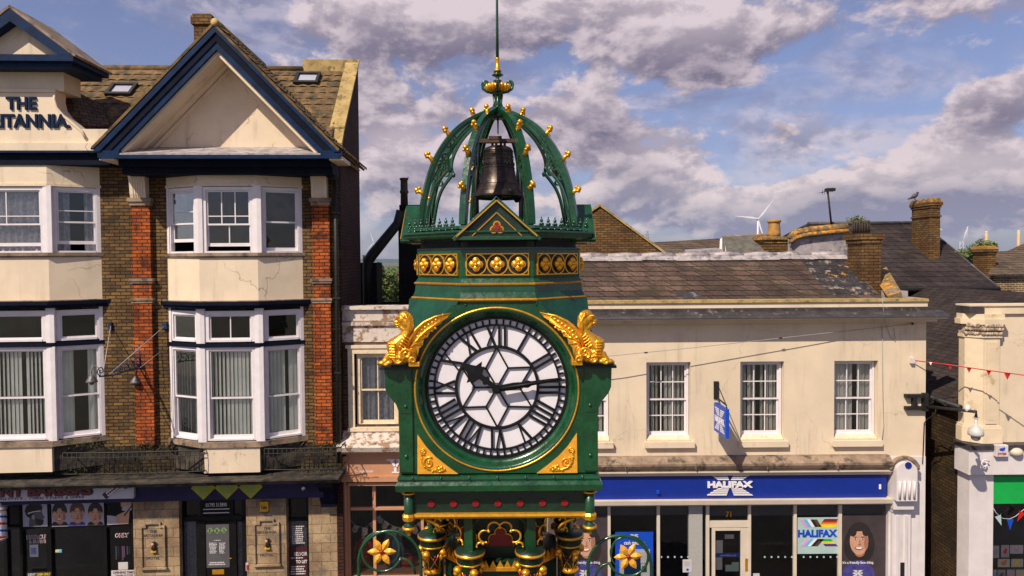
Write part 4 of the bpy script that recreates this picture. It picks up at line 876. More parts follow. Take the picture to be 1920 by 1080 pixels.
# ================================================================ window builder
def window(fr, r, parent, top=1, bot=1, meet=.5, fw=.07, depth=.0, bars_top=(), mat_='frame', blind=None, bm='blind', openg=0., rec=.10, sill=True, label=None, glass='glass', rows_top=0, rows_bot=0, split=None, seed=0):
    """sash window filling r=(u0,u1,z0,z1); depth = offset of its outer face from the frame plane (negative = set back)"""
    u0, u1, z0, z1 = r; rd = random.Random(int(abs(u0 * 97 + z0 * 31)) + seed)
    mb = MB(); d = depth
    mb.box(fr, u0, u0 + fw, d - .10, d, z0, z1); mb.box(fr, u1 - fw, u1, d - .10, d, z0, z1)
    mb.box(fr, u0 + fw, u1 - fw, d - .10, d - .001, z1 - fw, z1); mb.box(fr, u0 + fw, u1 - fw, d - .11, d + .012, z0, z0 + fw * .55)
    a, b, c, e = u0 + fw, u1 - fw, z0 + fw * .55, z1 - fw
    zm = c + (e - c) * (1 - meet); sw = .035
    def sash(x0, x1, y0, y1, v, cols, rows, bot_rail, extra=()):
        mb.box(fr, x0, x0 + sw, v - .03, v, y0, y1); mb.box(fr, x1 - sw, x1, v - .03, v, y0, y1)
        mb.box(fr, x0 + sw, x1 - sw, v - .03, v - .001, y1 - sw, y1); mb.box(fr, x0 + sw, x1 - sw, v - .03, v - .001, y0, y0 + bot_rail)
        for i in range(1, cols): x = x0 + sw + (x1 - x0 - 2 * sw) * i / cols; mb.box(fr, x - .011, x + .011, v - .026, v - .004, y0 + bot_rail, y1 - sw)
        for i in range(1, rows + 1): y = y0 + bot_rail + (y1 - y0 - sw - bot_rail) * i / (rows + 1); mb.box(fr, x0 + sw, x1 - sw, v - .025, v - .005, y - .011, y + .011)
        for t in extra: y = y0 + (y1 - y0) * t; mb.box(fr, x0 + sw, x1 - sw, v - .025, v - .005, y - .010, y + .010)
        return (x0 + sw * .8, x1 - sw * .8, y0 + .01, y1 - .01, v - .017)
    panes = []
    if split == 'fixed':
        panes.append(sash(a, b, c, e, d - .03, top, rows_top, sw))
    else:
        panes.append(sash(a, b, zm - .02, e, d - .03, top, rows_top, sw, bars_top))
        panes.append(sash(a, b, c + openg, zm + .02 + openg * .0, d - .066, bot, rows_bot, .07))
    w = mb.build('window', mat_, parent, label=label)
    for (p0, p1, q0, q1, v) in panes:
        g = MB(); g.box(fr, p0, p1, v - .002, v + .002, q0, q1); g.build('pane', glass, w)
    if blind == 'slats':
        m2 = MB(); x = a - .02; v = d - .13; k = 0
        gap = rd.uniform(.2, .8) * (b - a) + a
        while x < b:
            an = .45 + .22 * math.sin(k * .6 + rd.random()); wdt = .088
            if not (gap < x < gap + .05):
                c_, s_ = math.cos(an) * wdt, math.sin(an) * wdt
                m2.add([fr.pt(x, v - s_ / 2, c), fr.pt(x + c_, v + s_ / 2, c), fr.pt(x + c_, v + s_ / 2, e), fr.pt(x, v - s_ / 2, e)], [(0, 1, 2, 3)])
            x += .082; k += 1
        m2.build('blind', bm, w, recalc=False)
    if blind == 'open':
        m2 = MB(); x = a; v = d - .14
        while x < b:
            if rd.random() < .16: x += .098; continue
            an = .95 + rd.uniform(-.35, .35); c_, s_ = math.cos(an) * .088, math.sin(an) * .088
            m2.add([fr.pt(x, v - s_ / 2, c + .02), fr.pt(x + c_, v + s_ / 2, c + .02), fr.pt(x + c_, v + s_ / 2, e), fr.pt(x, v - s_ / 2, e)], [(0, 1, 2, 3)]); x += .098
        m2.build('blind', bm, w, recalc=False)
    if blind in ('net', 'drape'):
        m2 = MB(); k = 60; v = d - .15; ph = rd.random() * 6
        spans = [(a, b)] if blind == 'net' else [(a, a + (b - a) * .33), (b - (b - a) * .3, b)]
        for (s0, s1) in spans:
            vs = []; 
            for i in range(k + 1):
                u = s0 + (s1 - s0) * i / k; off = .028 * math.sin(u * 46 + ph) + .012 * math.sin(u * 19); vs += [fr.pt(u, v + off, c), fr.pt(u, v + off, e)]
            m2.sm = True; m2.add(vs, [(2 * i, 2 * i + 2, 2 * i + 3, 2 * i + 1) for i in range(k)])
        m2.build('curtain', bm, w, recalc=False)
    return w

# ================================================================ HOTEL (left)
BF = Fr((-14.5, 15 + .05 * (-14.5 + 3.87)), (-3.6, 15 + .05 * (-3.6 + 3.87)))
hz = lambda py, px=430, out=0: BF.hit(px, py, out)[1]
hu = lambda px, py=500, out=0: BF.hit(px, py, out)[0]
hotel = thing('hotel_building', 'Victorian hotel of yellow brick with cream bay windows, navy-edged gables and tiled roof', 'hotel', BF.pt(8, 0, 0))
UR = hu(636, 450); UL = 0.0
zeav = hz(300); zfas = hz(893); zground = 0
DEP = 2.7
# --- bays
def bay(pxs, pyr, lvl_px, blinds, fillers):
    uA, uD = hu(pxs[0], 520), hu(pxs[3], 520); uB, uC = hu(pxs[1], 520, .42), hu(pxs[2], 520, .42); b = .42
    Z = lambda py: BF.hit(lvl_px, py, b)[1]
    def plan(o, back=.0): return [BF.pt(uA - o, -back, 0), BF.pt(uB - o * .35, b + o, 0), BF.pt(uC + o * .35, b + o, 0), BF.pt(uD + o, -back, 0)]
    # frieze, spandrel, base panel as one rendered part each
    p = MB(); p.plan(plan(0), Z(345), Z(302)); o = p.build('bay_frieze', 'creamb', hotel)
    p = MB(); p.plan(plan(.025), Z(349), Z(344)); p.build('moulding', 'framec', o)
    p = MB(); p.plan(plan(0), Z(566), Z(478)); o = p.build('bay_spandrel', 'creamb', hotel)
    crack = MB()
    p = MB(); p.plan(plan(.06), Z(480), Z(474)); p.plan(plan(.035), Z(482.5), Z(480)); p.build('bay_sill', 'dirty', o)
    p = MB(); p.plan(plan(.17), Z(572), Z(565)); p.plan(plan(.12), Z(578), Z(572)); p.build('bay_string', 'navyd', hotel)
    p = MB(); p.plan(plan(.13), Z(565), Z(563.5)); p.build('lead_flashing', 'dirty', hotel)
    p = MB(); p.plan(plan(.06), Z(838), Z(828)); p.build('bay_sill', 'dirty', hotel)
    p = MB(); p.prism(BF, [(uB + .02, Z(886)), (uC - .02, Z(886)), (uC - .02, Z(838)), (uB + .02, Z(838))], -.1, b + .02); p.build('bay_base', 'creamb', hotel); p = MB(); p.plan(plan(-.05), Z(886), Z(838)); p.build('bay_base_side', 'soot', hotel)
    A, B, C, D = plan(0)
    fs = [Fr(A, B), Fr(B, C), Fr(C, D)]
    for j, f in enumerate(fs):
        L = f.len; m0 = .085; r = lambda y0, y1: (m0 if j else .03, L - (m0 if j < 2 else .03), Z(y1), Z(y0))
        # upper floor sash
        if j == 0: window(f, r(350, 474), hotel, 1, 1, .54, openg=.20, depth=-.01, bars_top=(.38,), blind=blinds[0], bm='net')
        if j == 1: window(f, r(350, 474), hotel, 3, 2, .56, openg=.10, depth=-.01, bars_top=(.26,), blind=blinds[1], bm='net')
        if j == 2: window(f, r(350, 474), hotel, 1, 1, .52, openg=blinds[6], depth=-.01, bars_top=(.38,) if blinds[6] else (), blind=blinds[2], bm='net')
        window(f, r(583, 641), hotel, 2 if j == 1 else 1, split='fixed', depth=-.01, fw=.085)
        window(f, r(651, 826), hotel, 1, 1, .54, depth=-.01, blind=blinds[3 + j], bm='blind')
    p = MB(); p.plan(plan(.035), Z(651), Z(643.5)); p.build('bay_transom', 'navyd', hotel)
    p = MB()
    for q_ in (B, C):
        for (za, zb_) in ((Z(476), Z(348)), (Z(643.5), Z(577)), (Z(829), Z(651))):
            d = (q_ - BF.pt((uA + uD) / 2, -.6, 0)).normalized()
            p.plan([q_ + Vector((dx, dy, 0)) for dx, dy in ((-.100, .02), (-.088, -.010), (0, -.022), (.088, -.010), (.100, .02), (0, .09))], za, zb_)
    for q_, s_ in ((A, 1), (D, -1)):
        for (za, zb_) in ((Z(476), Z(348)), (Z(643.5), Z(577)), (Z(829), Z(651))):
            p.plan([q_ + BF.u * a_ * s_ + BF.n * b_ for a_, b_ in ((0, 0), (.06, .035), (.06, -.08), (0, -.08))], za, zb_)
    p.build('corner_post', 'frame', hotel, split=1)
    return (uA, uB, uC, uD, b, Z)
bR = bay((315, 374, 484, 568), None, 430, (None, None, None, 'slats', 'slats', 'slats', 0), None)
bL = bay((-178, -130, 92, 191), None, 20, ('net', 'net', 'drape', 'slats', 'slats', 'drape', .14), None)
# --- brick front wall with openings behind the bays
zs_up = (hz(478), hz(345)); 
holes = []
for bb_ in (bR, bL):
    holes += [(bb_[0] + .06, bb_[3] - .06, bb_[5](474), bb_[5](350)), (bb_[0] + .06, bb_[3] - .06, bb_[5](826), bb_[5](583))]
mb = MB(); mb.wall(BF, UL, UR, hz(832), zeav + .05, [(a, b, max(c, hz(832)), d) for a, b, c, d in holes], 0, .25); mb.build('front_wall', 'yb', hotel)
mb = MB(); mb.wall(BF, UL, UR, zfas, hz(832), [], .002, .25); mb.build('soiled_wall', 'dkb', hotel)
SW = Fr(BF.pt(UR, 0, 0), BF.pt(UR, -DEP, 0))           # right-hand gable wall
ztop = P(677, 113, 17.6).z; ze_ = hz(226, 620)
mb = MB(); fr_ = Fr((BF.pt(UR, 0, 0).x, BF.pt(UR, 0, 0).y), (BF.pt(UR, -1, 0).x, BF.pt(UR, -1, 0).y))
# slope of the verge follows the roof
ridge_z = P(560, 131, 17.5).z
RZ = lambda d: zeav + (ridge_z - zeav) * d / DEP
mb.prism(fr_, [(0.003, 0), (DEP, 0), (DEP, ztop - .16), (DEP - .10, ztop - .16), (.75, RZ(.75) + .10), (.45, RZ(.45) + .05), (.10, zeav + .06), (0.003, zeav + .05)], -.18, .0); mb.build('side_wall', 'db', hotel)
mb = MB(); mb.prism(fr_, [(.62, RZ(.62) + .14), (DEP + .02, ztop - .02), (DEP + .02, ztop + .05), (.60, RZ(.60) + .24)], -.30, .035); mb.prism(fr_, [(.30, RZ(.30) + .02), (.60, RZ(.60) + .06), (.60, RZ(.60) + .20), (.28, RZ(.28) + .14)], -.27, .03); mb.build('verge_coping', 'coping', hotel)
# back wall, left wall, floors (dim rooms behind the windows)
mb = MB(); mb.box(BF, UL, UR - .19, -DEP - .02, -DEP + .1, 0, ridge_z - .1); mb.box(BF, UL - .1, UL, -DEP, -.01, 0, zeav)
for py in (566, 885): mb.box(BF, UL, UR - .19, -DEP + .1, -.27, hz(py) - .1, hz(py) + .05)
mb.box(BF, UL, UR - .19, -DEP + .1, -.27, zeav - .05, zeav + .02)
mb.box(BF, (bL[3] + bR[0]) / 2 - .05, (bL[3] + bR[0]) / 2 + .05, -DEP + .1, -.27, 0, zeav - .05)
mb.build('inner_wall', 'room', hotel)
# --- pilasters of red brick, string blocks and consoles
for (x0, x1) in ((254, 289), (590, 622)):
    ua, ub = hu(x0, 600), hu(x1, 600)
    mb = MB(); mb.box(BF, ua, ub, .003, .10, hz(832, x0), hz(377, x0)); o = mb.build('pilaster', 'rb', hotel)
    mb = MB()
    for (y0, y1, e, out) in ((379, 372, .05, .16), (386, 379, .02, .13), (527, 522, .05, .15), (531, 527, .025, .13), (563, 559, .04, .14), (568, 564, .02, .12)): mb.box(BF, ua - e, ub + e, .002, out, hz(y0, x0), hz(y1, x0))
    mb.build('moulded_band', 'dirty', o, split=2)
    um = (ua + ub) / 2 - .015; prf = [(.0, hz(374, x0)), (.14, hz(374, x0)), (.17, hz(365, x0)), (.19, hz(345, x0)), (.26, hz(325, x0)), (.42, hz(312, x0)), (.44, hz(305, x0)), (0, hz(305, x0))]
    f2 = Fr((BF.pt(um, 0, 0).x, BF.pt(um, 0, 0).y), (BF.pt(um, 1, 0).x, BF.pt(um, 1, 0).y))
    mb = MB(); mb.prism(f2, prf, -.165, .165)
    for i in range(5):
        v_ = -.10 + i * .05; mb.prism(f2, [(a_ + .012, z_) for a_, z_ in prf[1:6]] + [(a_ - .02, z_) for a_, z_ in prf[5:0:-1]], v_ - .012, v_ + .012)
    mb.build('console', 'creamb', hotel)
# drainpipe at the right corner
mb = MB(); mb.tube([BF.pt(UR - .05, .10, z) for z in (hz(870), hz(500), hz(320))], .045, 8); mb.ell(BF.pt(UR - .05, .12, hz(330)), (.09, .09, .12), 8)
for py in (400, 560, 700): mb.box(BF, UR - .12, UR + .02, 0, .15, hz(py) - .02, hz(py) + .02)
mb.build('drainpipe', 'iron', hotel)
# --- eaves gutter band across the front and main tiled roof
mb = MB(); u1 = hu(205, 290, .45)
mb.prism(BF, [(UL, hz(309, 100, .45)), (u1, hz(309, 100, .45)), (u1, hz(284, 100, .45)), (UL, hz(284, 100, .45))], -.1, .45)
mb.build('gutter', 'navyd', hotel)
mb = MB(); mb.prism(BF, [(UL, hz(286, 100, .55)), (u1 + .3, hz(286, 100, .55)), (u1 + .3, hz(282, 100, .55)), (UL, hz(282, 100, .55))], .2, .55); mb.build('gutter_edge', 'navy', hotel)
def tiles(mb, O, U, Sv, Nn, width, length, tw=.26, rh=.29, amp=.028):
    """rolled concrete tiles: rows stepped down the slope, waves across it"""
    rows = max(1, int(length / rh)); cols = int(width / tw * 6)
    for r_ in range(rows):
        vs = []; jj = rnd.uniform(-.01, .01)
        for i in range(cols + 1):
            u = width * i / cols; w = amp * (abs(math.sin(PI * u / tw)) ** 1.5); a = O + U * u
            s0, s1 = r_ * rh, (r_ + 1) * rh + .03
            vs += [a + Sv * s0 + Nn * (w + .004), a + Sv * s1 + Nn * (w + .032 + jj), a + Sv * s1 + Nn * (w + .002)]
        fs = []
        for i in range(cols): fs += [(3 * i, 3 * i + 3, 3 * i + 4, 3 * i + 1), (3 * i + 1, 3 * i + 4, 3 * i + 5, 3 * i + 2)]
        mb.add(vs, fs)
Up = Vector((0, 0, 1))
zrt = ridge_z; rb = BF.pt(UL, -DEP + .02, zrt); re = BF.pt(UL, .30, zeav - .02); Sv = (re - rb); LEN = Sv.length; Sv.normalize(); Nn = BF.u.cross(Sv).normalized(); Nn = Nn if Nn.z > 0 else -Nn
mb = MB(); tiles(mb, rb, BF.u, Sv, Nn, UR - .22 - UL, LEN); mb.slab([rb - Nn * .01, rb + BF.u * (UR - .2) - Nn * .01, re + BF.u * (UR - .2) - Nn * .01, re - Nn * .01], -.04)
roof = mb.build('roof', 'tile', hotel, recalc=False)
mb = MB(); mb.tube([BF.pt(UL, -DEP, zrt + .03), BF.pt(hu(570, 130, -DEP), -DEP, zrt + .03)], .10, 10); mb.build('ridge_tiles', 'tile', roof)
mb = MB(); mb.prism(BF, [(hu(569, 125, -DEP), zrt - .2), (UR - .02, zrt - .2), (UR - .02, ztop + .02), (hu(569, 113, -DEP), ztop + .02)], -DEP - .1, -DEP + .08); mb.build('ridge_parapet', 'coping', hotel)
def skylight(px, py, w, h_):
    # find point on the slope
    r_ = ray(px, py); nrm = Nn; t = (rb - CAM).dot(nrm) / r_.dot(nrm); c = CAM + r_ * t
    mb = MB(); A = lambda u, s_, n_: c + BF.u * u + Sv * s_ + Nn * n_
    for (a0, a1, b0, b1) in ((-w, w, -h_, -h_ + .07), (-w, w, h_ - .09, h_), (-w, -w + .07, -h_ + .07, h_ - .09), (w - .07, w, -h_ + .07, h_ - .09)):
        mb.slab([A(a0, b0, .03), A(a1, b0, .03), A(a1, b1, .03), A(a0, b1, .03)], .09 if (A(a1, b0, 0) - A(a0, b0, 0)).cross(A(a1, b1, 0) - A(a0, b0, 0)).dot(Nn) > 0 else -.09)
    s_ = mb.build('skylight', 'iron', hotel); g = MB(); g.slab([A(-w + .06, -h_ + .06, .07), A(w - .06, -h_ + .06, .07), A(w - .06, h_ - .08, .07), A(-w + .06, h_ - .08, .07)], .006); g.build('pane', 'skyglass', s_)
skylight(230, 173, .30, .27); skylight(577, 152, .30, .27)
# --- right-hand gable (pediment)
OV = .95                                                # how far the pediment stands forward
GF = BF; gx = lambda px, py, out=OV: GF.hit(px, py, out)
ap = gx(403, 50); bl_ = gx(184, 283); br_ = gx(640, 283)
uc, za = ap; ul_, ur_ = bl_[0], br_[0]; zb0 = (bl_[1] + br_[1]) / 2; slope = (za - zb0) / ((ur_ - ul_) / 2)
uc = (ul_ + ur_) / 2 * .3 + uc * .7
def rake(m_, parent, name, d_out, d_in, v0, v1, zshift=0, lift=0.0, foot=0.0):   # a board that follows both slopes
    mb = MB()
    for s_ in (-1, 1):
        hwid = (ur_ - ul_) / 2
        P0 = lambda d, t: (uc + s_ * hwid * t, za + lift - (za - zb0) * t - d)
        zm_ = zb0 - .02; tt = lambda d: (za + lift - d - zm_) / (za - zb0)
        poly = [P0(d_out, 0), P0(d_out, tt(d_out)), P0(d_in, tt(d_in)), P0(d_in, 0)]
        mb.prism(BF, poly, v0 + (.001 if s_ > 0 else 0), v1 + (.001 if s_ > 0 else 0))
    return mb.build(name, m_, parent)
gable = MB()
hwid = (ur_ - ul_) / 2
wallin = .24
gable.prism(BF, [(uc - hwid + .12, zb0 + .04), (uc + hwid - .12, zb0 + .04), (uc, za - .25)], -DEP + .3, wallin); gable = gable.build('gable_wall', 'creamb', hotel)
rake('navy', gable, 'barge_board', .03, .46, OV - .07, OV, foot=.0)
rake('navy', gable, 'barge_moulding', -.02, .12, OV - .05, OV + .05)
rake('navyd', gable, 'barge_moulding', .14, .30, OV - .05, OV + .022)
rake('creamb', gable, 'rake_soffit', .42, .56, wallin, OV - .07)
rake('creamb', gable, 'rake_moulding', .50, .64, wallin, wallin + .22)
rake('creamb', gable, 'rake_fillet', .66, .76, wallin, wallin + .05)
mb = MB()
for s_ in (-1, 1):
    T = BF.pt(uc, OV + .06, za + .045); D_ = BF.pt(uc + s_ * hwid * 1.01, OV + .06, zb0 + .03) - T; ln = D_.length; D_.normalize(); bk = -BF.n
    nn = D_.cross(bk).normalized(); nn = nn if nn.z > 0 else -nn
    O_ = T
    tiles(mb, O_, bk, D_, nn, OV + DEP - .5, ln, tw=.24, rh=.27, amp=.03)
    mb.slab([T, T + bk * (OV + DEP - .5), T + bk * (OV + DEP - .5) + D_ * ln, T + D_ * ln], .05)
mb.build('gable_roof', 'tile', gable, recalc=False)
mb = MB(); mb.tube([BF.pt(uc, OV + .07, za + .07), BF.pt(uc, -DEP + .6, za + .07)], .085, 8); mb.build('ridge_tiles', 'coping', gable)
# base of the pediment: lead-covered shelf, navy edge, soffit
mb = MB(); zsh = gx(400, 291, OV)[1]
mb.prism(Fr((BF.pt(ul_ + .34, 0, 0).x, BF.pt(ul_ + .34, 0, 0).y), (BF.pt(ul_ + .34, 1, 0).x, BF.pt(ul_ + .34, 1, 0).y)), [(wallin - .05, zsh + .02), (OV + .02, zsh), (OV + .02, zsh + .035), (wallin - .05, zsh + .30)], -((ur_ - ul_) - .62), 0.0)
mb.build('lead_shelf', 'lead', gable)
mb = MB(); mb.box(BF, ul_ + .02, ur_ - .02, OV - .1, OV + .035, zsh - .07, zsh + .004); mb.box(BF, ul_ + .2, ur_ - .1, .4, OV - .12, zsh - .03, zsh + .01); mb.box(BF, ul_ + .0, ul_ + .42, OV - .07, OV + .03, zsh - .04, zsh + .09); mb.box(BF, ur_ - .42, ur_, OV - .07, OV + .03, zsh - .04, zsh + .09); mb.build('cornice_edge', 'navy', gable)
mb = MB(); mb.box(BF, ul_ + .3, ur_ - .25, .0, OV - .18, zsh - .20, zsh - .03); mb.box(BF, ul_ + .3, ur_ - .25, .0, .62, zsh - .34, zsh - .20); mb.build('eaves_soffit', 'navyd', gable)
mb = MB(); mb.box(BF, ur_ - .25, ur_ + .02, .1, OV + .0, zsh - .10, zsh - .02); mb.box(BF, ul_ + .02, ul_ + .3, .1, OV, zsh - .10, zsh - .02); mb.build('eaves_return', 'creamb', gable, split=1)
# chimney stack behind the gable
cu0, cu1, cz0, cz1 = BF.rect(361, 26, 397, 110, -1.0)
mb = MB(); mb.box(BF, cu0 + .03, cu1 - .03, -1.7, -1.0, RZ(1.0), cz1 - .2); mb.box(BF, cu0 - .02, cu1 + .02, -1.75, -.95, cz1 - .24, cz1 - .05); mb.box(BF, cu0 + .01, cu1 - .01, -1.72, -.98, cz1 - .05, cz1); mb.build('chimney', 'bb', hotel)
# --- left-hand parapet gable with the name
zt = lambda py, out: BF.hit(60, py, out)[1]
ucx = hu(41, 220, .30)
def sym(px, py, out): u, z = BF.hit(px, py, out); return u - ucx, z
right = [sym(105, 168, .3), sym(104, 185, .3), sym(108, 202, .3), sym(120, 217, .3), sym(138, 232, .3), sym(155, 246, .3), sym(164, 262, .3), sym(178, 266, .3), sym(180, 280, .3)]
pts = [(ucx + u, z) for u, z in right]; pts = pts[::-1] + [(ucx + .0 - (u - ucx), z) for u, z in pts]
bot_z = sym(100, 284, .3)[1]
outl = [(ucx + u, z) for u, z in right] + [(ucx + right[-1][0], bot_z), (ucx - right[-1][0], bot_z)] + [(ucx - u, z) for u, z in right[::-1]]
mb = MB(); mb.prism(BF, outl, -.05, .30); pg = mb.build('name_parapet', 'creamb', hotel)
mb = MB()
for s_ in (-1, 1):
    mb.tube([BF.pt(ucx + s_ * (u - .02), .30, z) for u, z in right[:7]], .03, 6)
mb.box(BF, ucx - right[0][0], ucx + right[0][0], .25, .335, right[0][1] - .06, right[0][1] + .0); mb.box(BF, ucx - right[-1][0] - .03, ucx + right[-1][0] + .03, .28, .36, bot_z, bot_z + .17); mb.build('parapet_moulding', 'creamb', pg)
mb = MB(); a, z_ = sym(119, 125, .26); mb.box(BF, ucx - a, ucx + a, -.35, .26, right[0][1] - .02, z_ + .05); mb.build('pedestal', 'creamb', pg)
mb = MB(); a2, z2 = sym(138, 107, .75); zt2 = sym(41, 10, .75)[1]; ucp = hu(19, 60, .75)
aw = sym(137, 107, .75)[0] + ucx - ucp
zlo = sym(100, 124, .72)[1]; zup = sym(100, 102, .75)[1]
mb.box(BF, ucp - aw + .1, ucp + aw - .1, -.5, .62, zlo, zlo + .10); mb.box(BF, ucp - aw, ucp + aw, -.6, .75, zlo + .10, zup); tb = mb.build('gablet_cornice', 'navy', pg)
mb = MB(); mb.prism(BF, [(ucp - aw + .15, zup), (ucp + aw - .15, zup), (ucp, zt2 - .15)], -.5, .50); mb.build('gablet_wall', 'creamb', tb)
mb = MB()
for s_ in (-1, 1):
    mb.prism(BF, [(ucp, zt2), (ucp + s_ * (aw + .02), zup), (ucp + s_ * (aw - .30), zup), (ucp, zt2 - .32)], .52, .75 + .002 * s_)
mb.build('barge_board', 'navy', tb)
mb = MB()
for s_ in (-1, 1):
    A = lambda u, v, z: BF.pt(ucp + s_ * u, v, z)
    mb.slab([A(0, .76, zt2 + .01), A(0, -.65, zt2 + .01), A(aw + .06, -.65, zup - .0), A(aw + .06, .76, zup - .0)], .05 * s_)
mb.build('gablet_roof', 'dirty', tb)
nt_ = MB(); y0, y1 = zt(206, .31), zt(182, .31)
nt_.text('THE', BF, hu(12, 195, .31), hu(69, 195, .31), y0, y1, .30, .035, off=.028)
y0, y1 = zt(240, .31), zt(214, .31)
wN = hu(132, 225, .31) - hu(-50, 225, .31)
nt_.text('BRITANNIA.', BF, hu(-35, 225, .31), hu(132, 225, .31), y0, y1, .30, .035, off=.028); nt_.build('lettering', 'textn', pg)
# small hipped tile slope between the parapet and the main roof, with valley
mb = MB(); a_ = P(118, 170, 15.1); b_ = P(196, 200, 16.0); c_ = P(190, 245, 15.0); d_ = P(150, 245, 14.9)
Tn = (b_ - a_).normalized(); mb.slab([P(115, 165, 15.3), P(190, 198, 15.9), P(203, 238, 15.25), P(168, 240, 14.95), P(118, 235, 14.95)], -.05); mb.build('roof_hip', 'tileg', roof)
mb = MB(); mb.tube([P(118, 163, 15.3), P(175, 192, 15.75), P(195, 200, 15.9)], .05, 6); mb.tube([P(172, 200, 15.7), P(186, 238, 15.1)], .04, 6); mb.build('hip_tiles', 'tile', roof)
mb = MB(); mb.box(BF, hu(160, 245), hu(215, 245), .05, .28, zt(285, .2), zt(243, .2)); mb.build('parapet_end', 'creamb', hotel)
# --- balcony slab, railings
mb = MB(); zsl1, zsl0 = hz(884), hz(893)
mb.box(BF, UL, UR + .06, -.02, .62, zsl0, zsl1); mb.box(BF, UL, UR + .06, .0, .70, zsl1 - .02, zsl1 + .015); mb.build('balcony_slab', 'soot', hotel)
def railing(x0, x1, bulge):
    ua, ub = hu(x0, 860, .5), hu(x1, 860, .5); n_ = int((ub - ua) / .095); zb_, zt_ = hz(884, 430, .5) + .02, hz(843, 430, .5)
    mb = MB(); lo = []; hi = []
    for i in range(n_ + 1):
        t = i / n_; u = ua + (ub - ua) * t; v = .50 + bulge * math.sin(PI * t) ; lo.append(BF.pt(u, v, zb_)); hi.append(BF.pt(u, v, zt_)); mb.tube([BF.pt(u, v, zb_), BF.pt(u, v + .015, (zb_ + zt_) / 2), BF.pt(u, v, zt_)], .007, 5)
        mb.ell(BF.pt(u, v, zt_ - .05), .014, 6)
    mb.tube(lo, .012, 5); mb.tube(hi, .014, 5); mb.tube([p_ - Up * .10 for p_ in hi], .008, 5)
    for e_, s_ in ((ua, 1), (ub, -1)): mb.tube([BF.pt(e_, .02, zt_), BF.pt(e_, .5, zt_)], .012, 5); mb.tube([BF.pt(e_, .02, zb_), BF.pt(e_, .5, zb_)], .012, 5)
    return mb.build('balcony_railing', 'iron', hotel)
railing(118, 383, .05); railing(496, 640, .03)
# weeds on the ledge
mb = MB()
for (x0, x1, y, n_) in ((560, 640, 880, 260), (600, 645, 838, 150), (110, 330, 838, 200), (120, 320, 884, 160), (330, 620, 836, 140), (120, 200, 832, 80)):
    for i in range(n_):
        px = rnd.uniform(x0, x1); u, z = BF.hit(px, y, .4); v = rnd.uniform(.12, .60); p0 = BF.pt(u, v, z - .02); d = Vector((rnd.uniform(-1, 1), rnd.uniform(-1, 1), rnd.uniform(.2, 1.3))) * rnd.uniform(.03, .10); s_ = Vector((rnd.uniform(-1, 1), rnd.uniform(-1, 1), 0)) * .012
        mb.add([p0, p0 + d * .5 + s_, p0 + d, p0 + d * .5 - s_], [(0, 1, 2, 3)])
o = mb.build('ledge_weeds', 'weed', hotel, recalc=False); o['kind'] = 'stuff'
# --- ground floor: fascia, stone piers, shopfronts
mb = MB(); mb.box(BF, UL, UR - .35, .0, .30, hz(937, 430, .3), zsl0 + .0); mb.build('fascia', 'lilac', hotel)
mb = MB(); cu_ = hu(612, 925, .35); f2 = Fr((BF.pt(cu_, 0, 0).x, BF.pt(cu_, 0, 0).y), (BF.pt(cu_, 1, 0).x, BF.pt(cu_, 1, 0).y)); zq = lambda y: hz(y, 612, .3)
mb.prism(f2, [(0, zq(954)), (.20, zq(954)), (.22, zq(944)), (.26, zq(942)), (.26, zq(925)), (.42, zq(912)), (.62, zq(900)), (.64, zsl0), (0, zsl0)], -.16, .16); mb.build('corbel', 'navyd', hotel)
piers = [(250, 336), (462, 537), (579, 632)]
gfz = hz(930)
mb = MB()
us = [(hu(a, 1000), hu(b, 1000)) for a, b in piers]
for a, b in us: mb.box(BF, a, b, -.25, .0, 0, gfz)
mb.build('stone_pier', 'stone', hotel, split=1)
FRS = Fr(BF.pt(0, -.22, 0), BF.pt(1, -.22, 0))           # recessed shopfront plane
def bx(mb, x0, y0, x1, y1, v0, v1, fr=BF, out=0):
    u0, u1, z0, z1 = fr.rect(x0, y0, x1, y1, out); mb.box(fr, u0, u1, v0, v1, max(z0, 0), z1); return mb
def bpart(name, m_, parent, x0, y0, x1, y1, v0, v1, fr=BF, out=None): return bx(MB(), x0, y0, x1, y1, v0, v1, fr, v1 if out is None else out).build(name, m_, parent)
# office door and side lights
mb = MB(); o_ = -.15
for r_ in ((336, 933, 343, 1180), (455, 933, 463, 1180), (369, 975, 386, 1180), (431, 975, 444, 1180), (336, 968, 463, 977), (336, 931, 463, 936)): bx(mb, *r_, -.24, o_, out=o_)
for r_ in ((374, 936, 379, 968), (432, 936, 437, 968)): bx(mb, *r_, -.24, o_ - .01, out=o_)
df = mb.build('office_shopfront', 'blackg', hotel)
dr = bpart('door', 'blackg', hotel, 386, 978, 431, 1180, -.22, -.17)
w_ = lambda x0, y0, x1, y1, v, fr=BF: fr.rect(x0, y0, x1, y1, v)
def flat(name, m_, parent, x0, y0, x1, y1, v, fr=BF, th=.006): u0, u1, z0, z1 = fr.rect(x0, y0, x1, y1, v); return MB().box(fr, u0, u1, v, v + th, max(z0, .05), z1).build(name, m_, parent)
def onplane(px, py, p0, n_): r_ = ray(px, py); return CAM + r_ * ((p0 - CAM).dot(n_) / r_.dot(n_))
def txt(name, m_, parent, body, x0, y0, x1, y1, v, fr=BF, ext=.004, off=0., **k):
    u0, u1, z0, z1 = fr.rect(x0, y0, x1, y1, v); mb = MB(); mb.text(body, fr, u0, u1, z0, z1, v, ext, off, **k); return mb.build(name, m_, parent)
